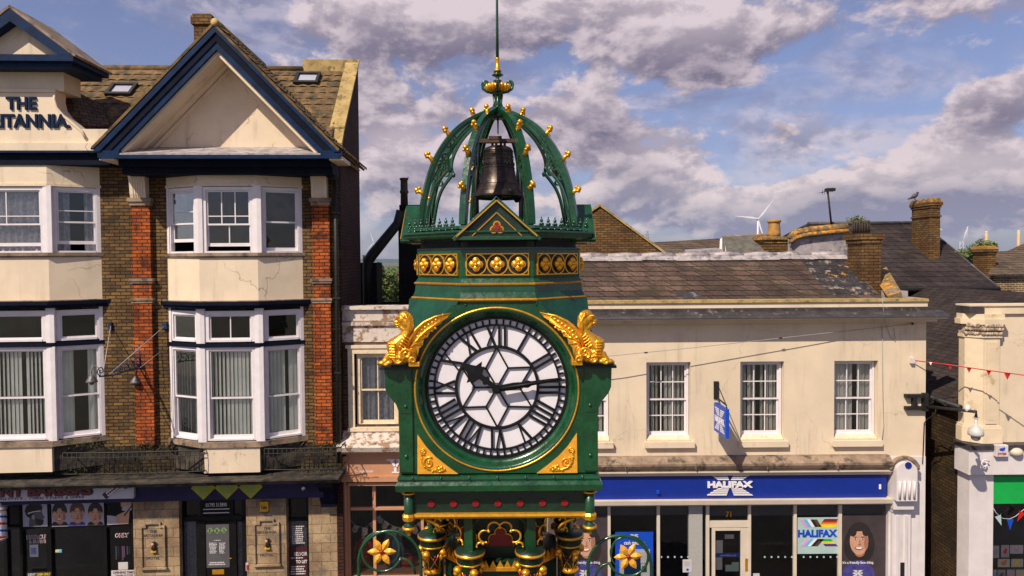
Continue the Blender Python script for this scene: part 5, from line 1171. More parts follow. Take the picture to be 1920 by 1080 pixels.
def scribble(mb, fr, x0, y0, x1, y1, v, rows, seed=1, th=.003, fillr=.5):      # lines of print too small to read
    rd = random.Random(seed); u0, u1, z0, z1 = fr.rect(x0, y0, x1, y1, v); h = (z1 - z0) / rows
    for i in range(rows):
        z = z1 - h * (i + .5); u = u0 + rd.uniform(0, .1) * (u1 - u0); e = u1 - rd.uniform(0, .25) * (u1 - u0)
        while u < e:
            l = rd.uniform(.02, .06) * max(.5, (u1 - u0)); mb.box(fr, u, min(u + l, e), v, v + th, z - h * fillr / 2, z + h * fillr / 2); u += l + .012
    return mb
# office side lights: pane + pale ribbed curtain
for i, (x0, x1) in enumerate(((343, 369), (444, 455))):
    p = flat('side_light', 'glassd', df, x0, 977, x1, 1150, -.20)
    u0, u1, z0, z1 = BF.rect(x0, 978, x1, 1150, -.3); mb = MB(); k = 40; vs = []
    for j in range(k + 1): u = u0 + (u1 - u0) * j / k; vs += [BF.pt(u, -.30 + .012 * math.sin(u * 90), z0), BF.pt(u, -.30 + .012 * math.sin(u * 90), z1)]
    mb.add(vs, [(2 * j, 2 * j + 2, 2 * j + 3, 2 * j + 1) for j in range(k)]); mb.build('curtain', 'net', df, recalc=False)
flat('transom_pane', 'glassd', df, 343, 936, 455, 968, -.21)
tn = flat('transom_notice', 'blackg', df, 379, 935, 432, 966, -.175)
txt('number_lettering', 'textw', df, '01795 513890', 386, 943, 425, 950, -.168)
mb = MB()
for y in (954, 961): bx(mb, 381, y, 430, y + 1.2, -.170, -.166, out=-.168)
mb.build('printed_line', 'textw', df)
nt_ = flat('door_notice', 'notice', dr, 387, 983, 430, 1064, -.168)
def diamonds(parent, pts, r_, v, m_, tm, fr=BF, ltr='EBS', px=4, ext=.006):
    out = []
    for (x, y), c in zip(pts, ltr):
        u, z = fr.hit(x, y, v); s_ = r_ * 15 / F; mb = MB(); mb.prism(fr, [(u - s_, z), (u, z - s_), (u + s_, z), (u, z + s_)], v, v + ext); d = mb.build('diamond', m_, parent)
        mb = MB(); mb.text(c, fr, u - s_ * .33, u + s_ * .33, z - s_ * .48, z + s_ * .48, v + ext, .003, .01); mb.build('letter', tm, parent); out.append(d)
    return out
diamonds(dr, [(394, 995), (407, 995), (420, 994)], 6.2, -.162, 'textg', 'textk')
mb = MB(); scribble(mb, BF, 399, 1012, 418, 1014, -.161, 1, 2); scribble(mb, BF, 392, 1017, 408, 1038, -.161, 8, 3); scribble(mb, BF, 411, 1017, 423, 1038, -.161, 8, 4); scribble(mb, BF, 391, 1053, 427, 1060, -.161, 2, 5); mb.build('small_print', 'textw', dr)
mb = MB(); u, z = BF.hit(434.5, 1050, -.12); mb.box(BF, u - .016, u + .016, -.17, -.155, z - .12, z + .10); mb.tube([BF.pt(u, -.14, z + .03), BF.pt(u - .05, -.13, z + .03)], .009, 6); mb.build('door_handle', 'gold', dr)
mb = MB(); bx(mb, 398, 1068, 420, 1077, -.168, -.160, out=-.16); mb.build('letter_plate', 'gold', dr)
# narrow window with dark red film
mb = MB()
for r_ in ((537, 931, 541, 1180), (576, 931, 580, 1180), (541, 973, 576, 977), (541, 931, 576, 935)): bx(mb, *r_, -.24, -.14, out=-.14)
nw = mb.build('narrow_shopfront', 'blackg', hotel)
flat('pane', 'glassd', nw, 541, 935, 576, 1170, -.2)
u0, u1, z0, z1 = BF.rect(544, 977, 578, 1150, -.3); mb = MB(); vs = []
for j in range(41): u = u0 + (u1 - u0) * j / 40; vs += [BF.pt(u, -.30 + .012 * math.sin(u * 80), z0), BF.pt(u, -.30 + .012 * math.sin(u * 80), z1)]
mb.add(vs, [(2 * j, 2 * j + 2, 2 * j + 3, 2 * j + 1) for j in range(40)]); mb.build('curtain', 'net', nw, recalc=False)
flat('window_film', 'maroon', nw, 542, 1025, 577, 1160, -.188)
txt('lettering', 'textw', nw, 'BELVOIR', 552, 1035, 576, 1042, -.18); txt('lettering', 'textw', nw, 'TO LET', 555, 1050, 576, 1056, -.18, off=.02)
mb = MB(); scribble(mb, BF, 547, 985, 572, 1020, -.182, 9, 7); scribble(mb, BF, 545, 1044, 575, 1048, -.18, 1, 8); scribble(mb, BF, 545, 1060, 575, 1078, -.18, 4, 9); mb.build('small_print', 'textw', nw)
# barber shopfront
mb = MB()
for r_ in ((-60, 943, 255, 948), (38, 948, 43, 1180), (88, 948, 97, 1180), (195, 948, 201, 1180), (-60, 985, 255, 991), (247, 948, 253, 1180), (8, 948, 14, 1180)): bx(mb, *r_, -.24, -.12, out=-.12)
bf_ = mb.build('barber_shopfront', 'blackg', hotel); flat('pane', 'glassd', bf_, -60, 991, 247, 1170, -.2)
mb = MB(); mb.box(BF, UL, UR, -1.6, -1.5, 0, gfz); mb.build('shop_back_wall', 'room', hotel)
def face(mb, fr, cx, cy, w, h, v, hair_i=1, turn=0., smile=False, hair_h=.5, long=False, sc=15 / F, cap=1.15):
    """printed portrait: material slots 0 skin, 1 hair, 2 shade, 3 dark, 4 lips, 5 teeth"""
    u, z = fr.hit(cx, cy, v); W_, H_ = w * sc / 2, h * sc / 2; e = .0012
    D = lambda i, du, dz, ru, rz, k_, a0=0, a1=2 * PI: (setattr(mb, 'mi', i), mb.disc(fr, u + du * W_, z + dz * H_, ru * W_, rz * H_, v, v + .002 + e * k_, 26, a0, a1))
    if long: D(hair_i, 0, -.35, 1.5, 1.45, 0)
    D(2, .05, -.85, .50, .36, 1)                                   # neck
    D(hair_i, 0, .30, cap * .98, hair_h + .62, 1.5)
    D(0, -.95, -.05, .16, .24, 2) if not long else None; D(0, .95, -.05, .16, .24, 2) if not long else None
    D(0, turn * .1, -.05, .90, 1.0, 3)
    D(hair_i, turn * -.1, .66, .92, hair_h * .75, 4, 0, PI) ; D(hair_i, -.62, .62, .36, .34, 4.2); D(hair_i, .62, .62, .34, .32, 4.3)
    D(2, .66, -.15, .20, .55, 4)
    for s_ in (-1, 1):
        D(5, s_ * .36 + turn * .12, .10, .13, .045, 5 + s_ * .2); D(3, s_ * .36 + turn * .12, .10, .075, .05, 6 + s_ * .2); D(3, s_ * .37 + turn * .12, .24, .20, .03, 5.3 + s_ * .2)
    D(2, .08 + turn * .15, -.14, .05, .20, 5.5); D(2, .05 + turn * .15, -.30, .17, .07, 5.8)
    if smile: D(4, turn * .1, -.50, .42, .20, 6, PI, 2 * PI); D(5, turn * .1, -.505, .33, .12, 7, PI, 2 * PI)
    else: D(4, turn * .1, -.55, .26, .07, 6)
    mb.mi = 0
FM = ['skin', 'hair', 'skind', 'textk', 'lip', 'textw']
def poster(name, label, x0, y0, x1, y1, v, ground='paper', group=None, fr=BF):
    t = thing(name, label, 'poster', fr.pt((fr.rect(x0, y0, x1, y1, v)[0] + fr.rect(x0, y0, x1, y1, v)[1]) / 2, v, fr.rect(x0, y0, x1, y1, v)[2]), group)
    flat('sheet', ground, t, x0, y0, x1, y1, v, fr); return t
G_ = 'portrait posters over the barber shop window'
t = poster('poster', 'square poster of a bearded man in profile with high hair, over the barber window', 43, 943, 89, 987, -.105, group=G_)
mb = MB(); e_ = -.099
def pf(i, pts, k_, fr=BF, v=-.099): mb.mi = i; mb.prism(fr, [fr.hit(x, y, v) for x, y in pts], v, v + .001 + .0012 * k_)
pf(0, [(57, 958), (78, 956), (80, 964), (84, 970), (81, 973), (82, 979), (76, 986), (54, 987), (55, 975)], 0); pf(1, [(46, 958), (50, 948), (62, 944), (76, 945), (80, 951), (78, 958), (62, 962), (57, 972), (50, 968)], 1); pf(1, [(66, 972), (82, 975), (81, 982), (76, 986), (68, 982)], 2); pf(3, [(52, 962), (62, 959), (76, 957), (76, 958.5), (62, 960.5), (53, 964)], 3); pf(2, [(60, 966), (65, 966), (65, 974), (60, 973)], 2.5); mb.build('portrait', ['notice', 'hair', 'grey', 'textw'], t)
t = poster('poster', 'wide poster of three clean-shaven young men with short dark hair, over the barber window', 97, 942, 195, 986, -.105, group=G_)
mb = MB()
for (cx, cy, hi, sm, tu, k_) in ((112, 964, 1, True, -.5, 0), (145, 963, 6, False, .5, 1), (179, 964, 1, False, -.2, 2)):
    u, z = BF.hit(cx, 986, -.099); mb.mi = (3, 7, 3)[k_]; mb.prism(BF, [(u - .20, z), (u + .20, z), (u + .13, z + .09), (u - .13, z + .09)], -.099, -.0975 + .0004 * k_)
    face(mb, BF, cx, cy, 24, 33, -.099, hi, tu, sm, .45)
mb.build('portrait', FM + ['hairb', 'purple'], t)
t = poster('poster', 'dark poster of a razor shaving a foamy chin, over the barber window', 201, 940, 247, 984, -.105, 'blackg', group=G_)
mb = MB(); pf(0, [(226, 941), (247, 941), (246, 948), (236, 955), (227, 950)], 0); pf(1, [(230, 951), (246, 946), (247, 956), (238, 960), (228, 956)], 1); pf(0, [(219, 966), (232, 960), (243, 958), (241, 982), (222, 983), (217, 975)], 2); pf(1, [(201, 966), (217, 968), (222, 983), (201, 984)], 1.5); pf(2, [(232, 966), (246, 948), (247, 950), (234, 968)], 3); mb.build('picture', ['skin', 'signw', 'textk'], t)
# barber fascia sign
t = thing('shop_sign', 'off-white barber shop fascia sign with dark red lettering and a striped pole', 'sign', BF.pt(hu(120, 925), .3, hz(940)))
mb = MB(); u0, u1, z0, z1 = BF.rect(-80, 908, 251, 938, .38); z1 += .0
mb.add([BF.pt(a, b, c) for a in (u0, u1) for b, c in ((.30, z0), (.40, z0), (.34, z1), (.30, z1))], [(0, 1, 2, 3), (4, 7, 6, 5), (0, 4, 5, 1), (1, 5, 6, 2), (2, 6, 7, 3), (3, 7, 4, 0)]); mb.build('board', 'signw', t)
txt('lettering', 'textk', t, 'NT BARBERS', 1, 909, 175, 930.5, .375, off=.075, ext=.018)
txt('lettering', 'textr', t, 'NT BARBERS', 2, 909.5, 172, 929.5, .385, off=.05, ext=.02)
txt('small_lettering', 'textk', t, 'SH STYLE -  OPEN 7 DAYS A WEEK', 0, 931.5, 160, 938.5, .391, off=.012)
mb = MB()
def q4(i, x0, y0, x1, y1, w_, k_, v=.385):
    a = Vector(BF.hit(x0, y0, v)); b = Vector(BF.hit(x1, y1, v)); mb.mi = i; mb.line(BF, a.x, a.y, b.x, b.y, w_, v, v + .018 + .001 * k_)
q4(0, 199, 929, 224, 909, .075, 1)
for i in range(6): t_ = .14 + i * .14; x = 199 + 25 * t_; y = 929 - 20 * t_; q4(1, x - 3.4, y + .8, x + 3.4, y - .6, .022, 3 + i)
q4(2, 196, 931, 201, 927, .13, 4); q4(2, 221, 911.5, 227, 907, .12, 4)
for (x, y) in ((236, 913), (246, 911)): u, z = BF.hit(x, y, .385); mb.mi = 2; mb.disc(BF, u, z, .05, .035, .385, .40 + .001 * (x - 236), 14)
mb.build('striped_pole_picture', ['textw', 'textr', 'textk'], t)
# barber pole at the frame edge
t = thing('barber_pole', 'red, white and blue striped barber pole standing out from the shopfront', 'barber pole', BF.pt(hu(0, 1012, .2), .2, hz(1012)))
u, z0 = BF.hit(1, 1007, .25); z1 = BF.hit(1, 955, .25)[1]
mb = MB(); n_ = 24; H_ = 30
for i in range(H_ + 1):
    for j in range(n_): a = 2 * PI * j / n_; mb.v.append(tuple(BF.pt(u, .25, z0 + (z1 - z0) * i / H_) + Vector((math.cos(a), math.sin(a), 0)) * .12))
for i in range(H_):
    for j in range(n_): mb.f.append([i * n_ + j, i * n_ + (j + 1) % n_, (i + 1) * n_ + (j + 1) % n_, (i + 1) * n_ + j]); mb.s.append(True); mb.m.append([0, 0, 1, 0, 0, 2][int((j / n_ * 6 + i / H_ * 12)) % 6])
mb.build('striped_cylinder', ['textw', 'hblue2', 'redbag'], t)
mb = MB(); c_ = BF.pt(u, .25, 0); mb.lathe((c_.x, c_.y, 0), [(.02, z0 - .08), (.10, z0 - .06), (.135, z0 - .02), (.135, z0)], 20); mb.lathe((c_.x, c_.y, 0), [(.135, z1), (.135, z1 + .03), (.08, z1 + .09), (.09, z1 + .13), (.03, z1 + .2)], 20); mb.box(BF, u - .03, u + .03, -.1, .2, z1 + .0, z1 + .04); mb.build('cap', 'signw', t)
# stickers and notices in the barber window
t = thing('window_lettering', 'red HAIRCUT and SHAVE letters on white outline stuck on the barber window', 'lettering', BF.pt(hu(70, 1010), -.19, hz(1018)))
txt('outline', 'textw', t, 'HAIRCUT', 50, 1003, 91, 1011, -.192, off=.06); txt('lettering', 'textr', t, 'HAIRCUT', 51, 1003.6, 89, 1010.5, -.186, off=.015)
txt('outline', 'textw', t, '& SHAVE', 55, 1012.5, 86, 1018.5, -.192, off=.06); txt('lettering', 'textr', t, '& SHAVE', 56, 1013, 85, 1018, -.186)
t = thing('window_lettering', 'red ONLY lettering on white outline above the combs in the barber window', 'lettering', BF.pt(hu(230, 1004), -.19, hz(1010)))
txt('outline', 'textw', t, 'ONLY', 216, 999.5, 242, 1008, -.192, off=.07); txt('lettering', 'textr', t, 'ONLY', 217, 1000, 241, 1007.5, -.186, off=.02)
t = poster('notice', 'small white notice with blue print in the barber window under the HAIRCUT letters', 56, 1021, 72, 1044, -.19, 'paperw'); mb = MB(); scribble(mb, BF, 58, 1027, 70, 1039, -.184, 4, 3, fillr=.8); mb.build('print', 'hblue2', t)
t = poster('sticker', 'tiny blue and yellow sticker on the dark barber window', 104, 1030, 116, 1036, -.19, 'cyan'); flat('stripe', 'texty', t, 104, 1031.5, 112, 1035, -.184)
t = poster('notice', 'white opening times notice at the foot of the barber window', 209, 1069, 254, 1090, -.11, 'paperw'); txt('lettering', 'textr', t, 'OPENING TIMES', 212, 1071, 252, 1075.5, -.104, off=.01); txt('lettering', 'textr', t, 'Monday to Friday', 217, 1076.5, 250, 1080.5, -.104)
t = poster('sticker', 'black cash only strip with yellow lettering at the foot of the barber window', 50, 1072, 97, 1086, -.11, 'textk'); txt('lettering', 'texty', t, 'CASH ONLY', 69, 1074, 95, 1079, -.104, off=.02); txt('lettering', 'textw', t, 'KENT', 53, 1075, 67, 1079.5, -.104)
t = poster('notice', 'blank white card hanging below the combs in the barber window', 222, 1054, 240, 1068, -.19, 'paperw')
t = thing('comb_display', 'row of pink and grey combs hanging in the barber window', 'combs', BF.pt(hu(230, 1050), -.3, hz(1050)))
for i, (x, y1_, m_) in enumerate(((218, 1049, 'grey'), (222, 1042, 'notice'), (230, 1050, 'pink'), (233, 1045, 'pink'), (239, 1040, 'grey'), (243, 1038, 'notice'))): flat('comb', m_, t, x - 1.2, 1024, x + 1.2, y1_, -.26 + i * .003)
# office fascia diamonds, spotlight
t = thing('shop_sign', 'three lime-green diamond panels lettered E B S on the purple fascia', 'sign', BF.pt(hu(425, 920), .3, hz(935)))
for (x, c) in ((381.5, 'E'), (425.5, 'B'), (470.5, 'S')):
    v = .305; yy = 914.5 - (x - 381) * .02; u, z = BF.hit(x, yy, v); s_ = 22 * 15 / F; top = BF.hit(x, 899, v)[1]; cut = min(s_, top - z)
    mb = MB(); mb.prism(BF, [(u - s_, z), (u, z - s_), (u + s_, z), (u + s_ - cut, z + cut), (u - s_ + cut, z + cut)], v, v + .02); d = mb.build('diamond', 'lime', t); mb = MB()
    mb.text(c, BF, u - s_ * .34, u + s_ * .34, z - s_ * .5, z + s_ * .58, v + .02, .006, .0); mb.build('letter', 'textg', d)
t = thing('spotlight', 'small black sign spotlight with silver face under the balcony ledge', 'lamp', BF.pt(hu(567, 915), .3, hz(915)))
a_ = BF.pt(*[hu(563, 905, .35), .35, hz(905, 563, .35)]); b_ = BF.pt(hu(568, 915, .42), .42, hz(914, 568, .42)); mb = MB(); mb.tube([a_ - BF.n * .05, a_, b_], [.014, .014, .035], 8); mb.build('bracket', 'iron', t); mb = MB(); mb.tube([b_, b_ + (b_ - a_).normalized() * .045], [.036, .042], 12); mb.build('lens', 'white', t)
t = thing('alarm_box', 'yellow intruder alarm box on the stone pier above the hotel plaque', 'alarm box', BF.pt(hu(495, 955), 0, hz(961)))
o = bpart('box', 'yellow', t, 487, 941, 503, 960, 0.001, .08); bevel(o, .01); bpart('base', 'textk', t, 488, 957, 503, 962, 0.001, .075); txt('lettering', 'textk', t, 'Yale', 488.5, 948, 500, 954.5, .081, off=.02)
t = poster('sticker', 'small red and white sticker on the office door jamb beside the stone pier', 461, 1055, 466, 1070, .001, 'paperw'); flat('stripe', 'redbag', t, 462, 1059, 466, 1069, .007)
for i, (x0, x1) in enumerate(((261, 313), (473, 527))):
    dy = 6 if i == 0 else 0; y0 = 980 + dy
    t = thing('wall_plaque', 'carved stone hotel plaque with a small painted jug, beside the barber shop' if i == 0 else 'carved stone hotel plaque with a small painted jug, right of the office door', 'plaque', BF.pt(hu((x0 + x1) / 2, 1060), 0, hz(1062 + dy)), 'stone hotel plaques')
    X0, X1, Z0, Z1 = BF.rect(x0 + 6, y0, x1 - 6, 1058 + dy, .03); mb = MB(); hd = (Z1 - Z0); xm = (X0 + X1) / 2
    mb.box(BF, X0, X1, 0.001, .012, Z0, Z1 - .05); pn = mb.build('panel', 'stone', t); mb = MB()
    for a, b in ((X0 - .035, X0), (X1, X1 + .035)): mb.box(BF, a, b, 0.002, .045, Z0, Z1 - .04)
    mb.box(BF, X0 - .035, xm - .14, .002, .043, Z1 - .04, Z1); mb.box(BF, xm + .14, X1 + .035, .002, .043, Z1 - .04, Z1); mb.box(BF, xm - .17, xm + .17, .002, .045, Z1 + .04, Z1 + .075); mb.box(BF, xm - .17, xm - .14, .002, .044, Z1, Z1 + .04); mb.box(BF, xm + .14, xm + .17, .002, .044, Z1, Z1 + .04)
    mb.box(BF, X0 - .06, X1 + .06, .002, .07, Z0 - .035, Z0); mb.build('moulding', 'stone', t)
    cx = (x0 + x1) / 2
    txt('lettering', 'bark', t, 'THE', cx - 6, y0 + 8, cx + 7, y0 + 13, .013, off=.02); txt('lettering', 'bark', t, 'BRITANNIA', cx - 18, y0 + 15.5, cx + 19, y0 + 20.5, .013, off=.015); txt('lettering', 'bark', t, 'HOTEL', cx - 12, y0 + 58, cx + 13, y0 + 63, .013, off=.02)
    u, z = BF.hit(cx + 2, y0 + 45, .03); mb = MB(); mb.ell(BF.pt(u, .04, z + .05), (.05, .035, .085), 10); mb.mi = 1; mb.ell(BF.pt(u - .015, .055, z + .13), (.035, .03, .035), 8); mb.mi = 2; mb.ell(BF.pt(u + .005, .045, z + .17), (.045, .035, .018), 8); mb.mi = 3; mb.box(BF, u - .06, u + .05, .014, .07, z - .045, z - .02); mb.mi = 4; mb.ell(BF.pt(u - .035, .07, z + .06), (.02, .02, .05), 8); mb.build('painted_jug', ['teal', 'skin', 'textk', 'yellow', 'redbag'], t)
# wrought-iron lamp bracket on the brickwork
t = thing('lamp_bracket', 'blue wrought-iron wall bracket with two bell lamps on the brick between the bays', 'lamp bracket', BF.pt(hu(262, 690), 0, hz(700)))
B3 = lambda px, py, v: BF.pt(BF.hit(px, py, v)[0], v, BF.hit(px, py, v)[1])
mb = MB(); mb.tube([B3(292, 690, .06), B3(262, 690, .10), B3(240, 694, .5), B3(215, 703, .9), B3(186, 706, 1.2)], [.028, .024, .020, .018, .018], 6); mb.box(BF, hu(258, 690), hu(263, 690), .0, .05, hz(700, 260), hz(640, 260)); mb.tube([B3(260, 645, .08), B3(262, 670, .1), B3(262, 692, .12)], .022, 6)
arm = mb.build('arm', 'blueiron', t); mb = MB()
p0 = B3(262, 690, .12); p1 = B3(186, 706, 1.2); dr_ = (p1 - p0); 
for (t_, r_, tn_) in ((.06, .13, 1.6), (.2, .11, 1.4), (.34, .085, 1.4), (.48, .07, 1.3), (.62, .06, 1.2), (.96, .10, 1.5)):
    c_ = p0 + dr_ * t_ + Up * (r_ * 1.05); ax = dr_.normalized(); mb.tube([c_ + ax * x + Up * z for x, z in spiral((0, 0), r_, .012, -PI / 2, tn_, 22)], .011, 5)
mb.build('scrollwork', 'blueiron', t, split=1); mb = MB()
mb.tube([B3(310, 610, .02), B3(205, 702, .98)], .009, 5); mb.tube([B3(208, 610, .02), B3(193, 702, 1.05)], .009, 5); mb.tube([B3(300, 660, .02), B3(262, 690, .4)], .006, 5); mb.build('stay', 'grey', t, split=1)
mb = MB(); mb.box(BF, hu(306, 608), hu(314, 608), 0, .05, hz(616, 310), hz(603, 310)); mb.box(BF, hu(205, 612), hu(211, 612), 0, .05, hz(620, 208), hz(604, 208)); mb.build('fixing', 'blueiron', t, split=1)
for (px, py, v) in ((172, 712, 1.25), (254, 714, .12)):
    c_ = B3(px, py, v); mb = MB(); mb.lathe((c_.x, c_.y, c_.z), [(.012, .10), (.03, .09), (.06, .05), (.10, -.02), (.11, -.05), (.095, -.05), (.02, .03)], 16); mb.ell(c_ + Up * -.05, (.05, .05, .06), 8)
    top_ = B3(px, py - 10, v) ; a1 = B3(188, 704, 1.2) if px < 200 else B3(262, 690, .12); mb.tube([a1, a1 + Up * .14 + (top_ - a1) * .15, a1 + (top_ - a1) * .6 + Up * .20, top_ + Up * .08, top_], .009, 5); mb.build('bell_lamp', 'lampgrey', t)
# ================================================================ 73 HIGH STREET
NF = Fr((-3.88, 15.22), (2.0, 15.22)); nu = lambda px, py=700, v=0: NF.hit(px, py, v)[0]; nz = lambda py, px=690, v=0: NF.hit(px, py, v)[1]
shop = thing('narrow_shop_building', 'narrow brown-brick building with peeling parapet, one sash window and a tan shopfront', 'shop', NF.pt(1.8, 0, 0))
U0 = 0.02; U1 = nu(935, 700)
wr = NF.rect(657, 654, 741, 800, 0); wr = (wr[0] + .1, wr[0] + .1 + 1.0, wr[2], wr[3])
mb = MB(); mb.wall(NF, U0, U1, nz(838), nz(641), [(wr[0], wr[1], wr[2] + .05, wr[3] - .05)], 0, .22); mb.build('front_wall', 'gb', shop)
mb = MB(); mb.box(NF, U0, U1, -.25, .02, nz(641), nz(580)); mb.box(NF, U0, U1, -.3, .10, nz(580), nz(573.5)); mb.box(NF, U0, U1, -.2, .07, nz(610), nz(604)); mb.build('parapet', 'peel', shop)
mb = MB(); mb.box(NF, U0, U1, -.28, .06, nz(606.5), nz(601)); mb.build('parapet_string', 'dirty', shop)
mb = MB(); mb.box(NF, U0, U1, -5.2, -5.0, 0, nz(590)); mb.box(NF, U0, U1, -5, -.25, nz(600) - .4, nz(600) - .3); mb.box(NF, U0, U1, -5, -.23, nz(830) - .1, nz(830)); mb.box(NF, U1 - .1, U1, -5, -.23, 0, nz(600)); mb.build('inner_wall', 'room', shop)
ow = wr[0] - .02, wr[1] + .02
mb = MB(); mb.box(NF, ow[0] - .12, ow[0] + .02, 0, .05, wr[2] - .02, wr[3] + .02); mb.box(NF, ow[1] - .02, ow[1] + .12, 0, .05, wr[2] - .02, wr[3] + .02); mb.box(NF, ow[0] - .16, ow[1] + .16, 0, .08, wr[3] + .02, wr[3] + .09); mb.box(NF, ow[0] - .12, ow[1] + .12, .001, .055, wr[3] - .10, wr[3] + .02); mb.box(NF, ow[0] - .12, ow[1] + .12, 0, .12, wr[2] - .08, wr[2]); mb.build('window_surround', 'framec', shop)
window(NF, (wr[0] + .04, wr[1] - .04, wr[2] + .02, wr[3] - .1), shop, 2, 2, .5, depth=-.04, mat_='framec', blind='net', bm='net')
mb = MB(); mb.prism(Fr((NF.pt(U0, 0, 0).x, 15.22), (NF.pt(U0, 0, 0).x, 14.0)), [(0, nz(838)), (.10, nz(838)), (.42, nz(838)), (.46, nz(829)), (.40, nz(826)), (.15, nz(818)), (.08, nz(806)), (0, nz(806))], 0, -(U1 - U0)); mb.build('shop_cornice', 'peel', shop)
mb = MB()
for i in range(160):
    u = rnd.uniform(U0, U0 + 1.3); p0 = NF.pt(u, rnd.uniform(.1, .4), nz(827)); d = Vector((rnd.uniform(-1, 1), rnd.uniform(-1, 1), rnd.uniform(.1, .9))) * rnd.uniform(.03, .09); s_ = Vector((.012, .004, 0)); mb.add([p0, p0 + d * .5 + s_, p0 + d, p0 + d * .5 - s_], [(0, 1, 2, 3)])
o = mb.build('ledge_weeds', 'weed', shop, recalc=False); o['kind'] = 'stuff'
mb = MB(); nb = lambda *a, **k: bx(mb, *a, fr=NF, **k)
nb(634, 838, 940, 850, -.1, .30, out=.3); nb(650, 850, 940, 896, -.1, .16, out=.16); fsc = mb.build('fascia', 'tan', shop)
mb = MB(); nb(638, 846, 940, 851, .1, .24, out=.24); nb(640, 893, 940, 903, -.1, .22, out=.22); nb(652, 905, 940, 910, -.1, .15, out=.15); mb.build('fascia_moulding', 'tan', fsc)
ft = txt('lettering', 'textw', fsc, '73 High Street', 665, 881, 700, 887, .161)
mb = MB(); VQ = .163
def nq(pts): mb.prism(NF, [NF.hit(x, y, VQ) for x, y in pts], VQ - .001, VQ + .014)
nq([(725, 861), (740, 861), (740, 863), (737, 864), (743, 874), (739.5, 876), (731, 864), (725, 863)]); nq([(743, 861), (754, 861), (754, 863), (751, 864), (744, 877), (741, 874), (747, 864), (743, 863)]); nq([(739, 874), (744, 875), (744, 884.5), (748, 885), (748, 887), (735, 887), (735, 885), (739, 884.5)])
mb.ring(NF, nu(757, 878, VQ), nz(878.5, 757, VQ), .055, .09, VQ - .001, VQ + .013, 24); mb.build('large_lettering', 'textw', fsc)
mb = MB(); nb(628, 900, 651, 1180, -.1, .12, out=.12)
for i in range(6): x = 631 + i * 3.3; nb(x, 912, x + 1.7, 1180, .12, .14, out=.14)
nb(626, 856, 652, 900, -.1, .2, out=.2); mb.build('pilaster', 'tan', shop)
mb = MB()
for r_ in ((652, 910, 657, 1180), (700, 910, 705.5, 1180), (657, 951, 930, 956), (790, 910, 795, 1180)): nb(*r_, -.08, .02 - .003 * (r_[0] % 3), out=.02)
sfr = mb.build('shopfront_frame', 'tan', shop); flat('pane', 'glassd', sfr, 656, 905, 935, 1170, -.04, NF)
mb = MB(); nb(650, 1079, 940, 1084, -1.0, .05, out=0); mb.build('display_shelf', 'tan', shop)
t = thing('bunting', 'floral pennant bunting strung inside the tan shop window', 'bunting', NF.pt(nu(700), -.14, nz(990)))
mb = MB(); pts = [(656, 980), (666, 992), (684, 997), (700, 985), (712, 975), (722, 985), (738, 994), (752, 997), (765, 999), (778, 994), (790, 985)]
mb.tube([NF.pt(NF.hit(x, y - 7, -.14)[0], -.14, NF.hit(x, y - 7, -.14)[1]) for x, y in pts], .004, 4); mb.build('string', 'textw', t)
for i, (x, y) in enumerate(pts[1:]):
    a = (.5, .0, -.5, -.6, .6, .35, .1, -.05, -.3, -.5)[i]; u, z = NF.hit(x, y, -.14); mb = MB(); c, s_ = math.cos(a), math.sin(a)
    o_ = [(-.062, .09), (.062, .09), (.062, -.05), (0, -.10), (-.062, -.05)]; mb.prism(NF, [(u + p * c + q_ * s_, z - p * s_ + q_ * c) for p, q_ in o_], -.14 - .004 * (i % 2), -.137 - .004 * (i % 2)); mb.build('pennant', 'bunt', t)
def garment(name, label, px, py0, py1, w, m_, v):
    t = thing(name, label, 'clothing', NF.pt(nu(px, py1, v), v, nz(py1, px, v)))
    u = nu(px, py1, v); z0, z1 = nz(py1, px, v), nz(py0, px, v); c_ = NF.pt(u, v, 0); h = z1 - z0
    mb = MB(); mb.lathe((c_.x, c_.y, z0), [(w * .9, 0), (w * .78, h * .35), (w, h * .8), (w * .6, h * .95), (w * .3, h)], 20, sy=.45)
    for s_ in (-1, 1): mb.tube([NF.pt(u + s_ * w * .8, v, z0 + h * .86), NF.pt(u + s_ * w * 1.2, v, z0 + h * .6), NF.pt(u + s_ * w * 1.3, v, z0 + h * .25)], [w * .32, w * .26, w * .22], 8)
    mb.build('top', m_, t); mb = MB(); mb.lathe((c_.x, c_.y, z1 - .02), [(w * .28, 0), (w * .24, .10), (w * .1, .13)], 14); mb.build('neck_stand', 'beige', t); mb = MB(); mb.tube([NF.pt(u, v, z0), NF.pt(u, v, max(.1, z0 - .9))], .02, 6); mb.build('stand_pole', 'iron', t); return t
garment('dressed_bust', 'red spotted top on a shop bust in the tan shop window', 682, 1008, 1058, .17, 'cloth', -.40)
garment('dressed_bust', 'plain blue dress on a shop bust in the tan shop window', 742, 1004, 1078, .15, 'cloth2', -.42)
t = thing('handbag', 'bright red handbag on the tan shop window shelf', 'handbag', NF.pt(nu(764, 1060, -.4), -.4, nz(1060, 764, -.4)))
mb = MB(); u, z = NF.hit(764, 1058, -.4); mb.prism(NF, [(u - .13, z), (u + .13, z), (u + .11, z + .19), (u, z + .15), (u - .11, z + .20)], -.46, -.36); bevel(mb.build('body', 'redbag', t), .01); mb = MB(); mb.tube([NF.pt(u + x, -.41, z + .18 + y) for x, y in arc((0, 0), .07, PI, 0, 10)], .008, 5); mb.build('handle', 'redbag', t)
t = thing('handbag', 'small dark red handbag at the right of the tan shop window shelf', 'handbag', NF.pt(nu(795, 1056, -.5), -.5, nz(1056, 795, -.5)))
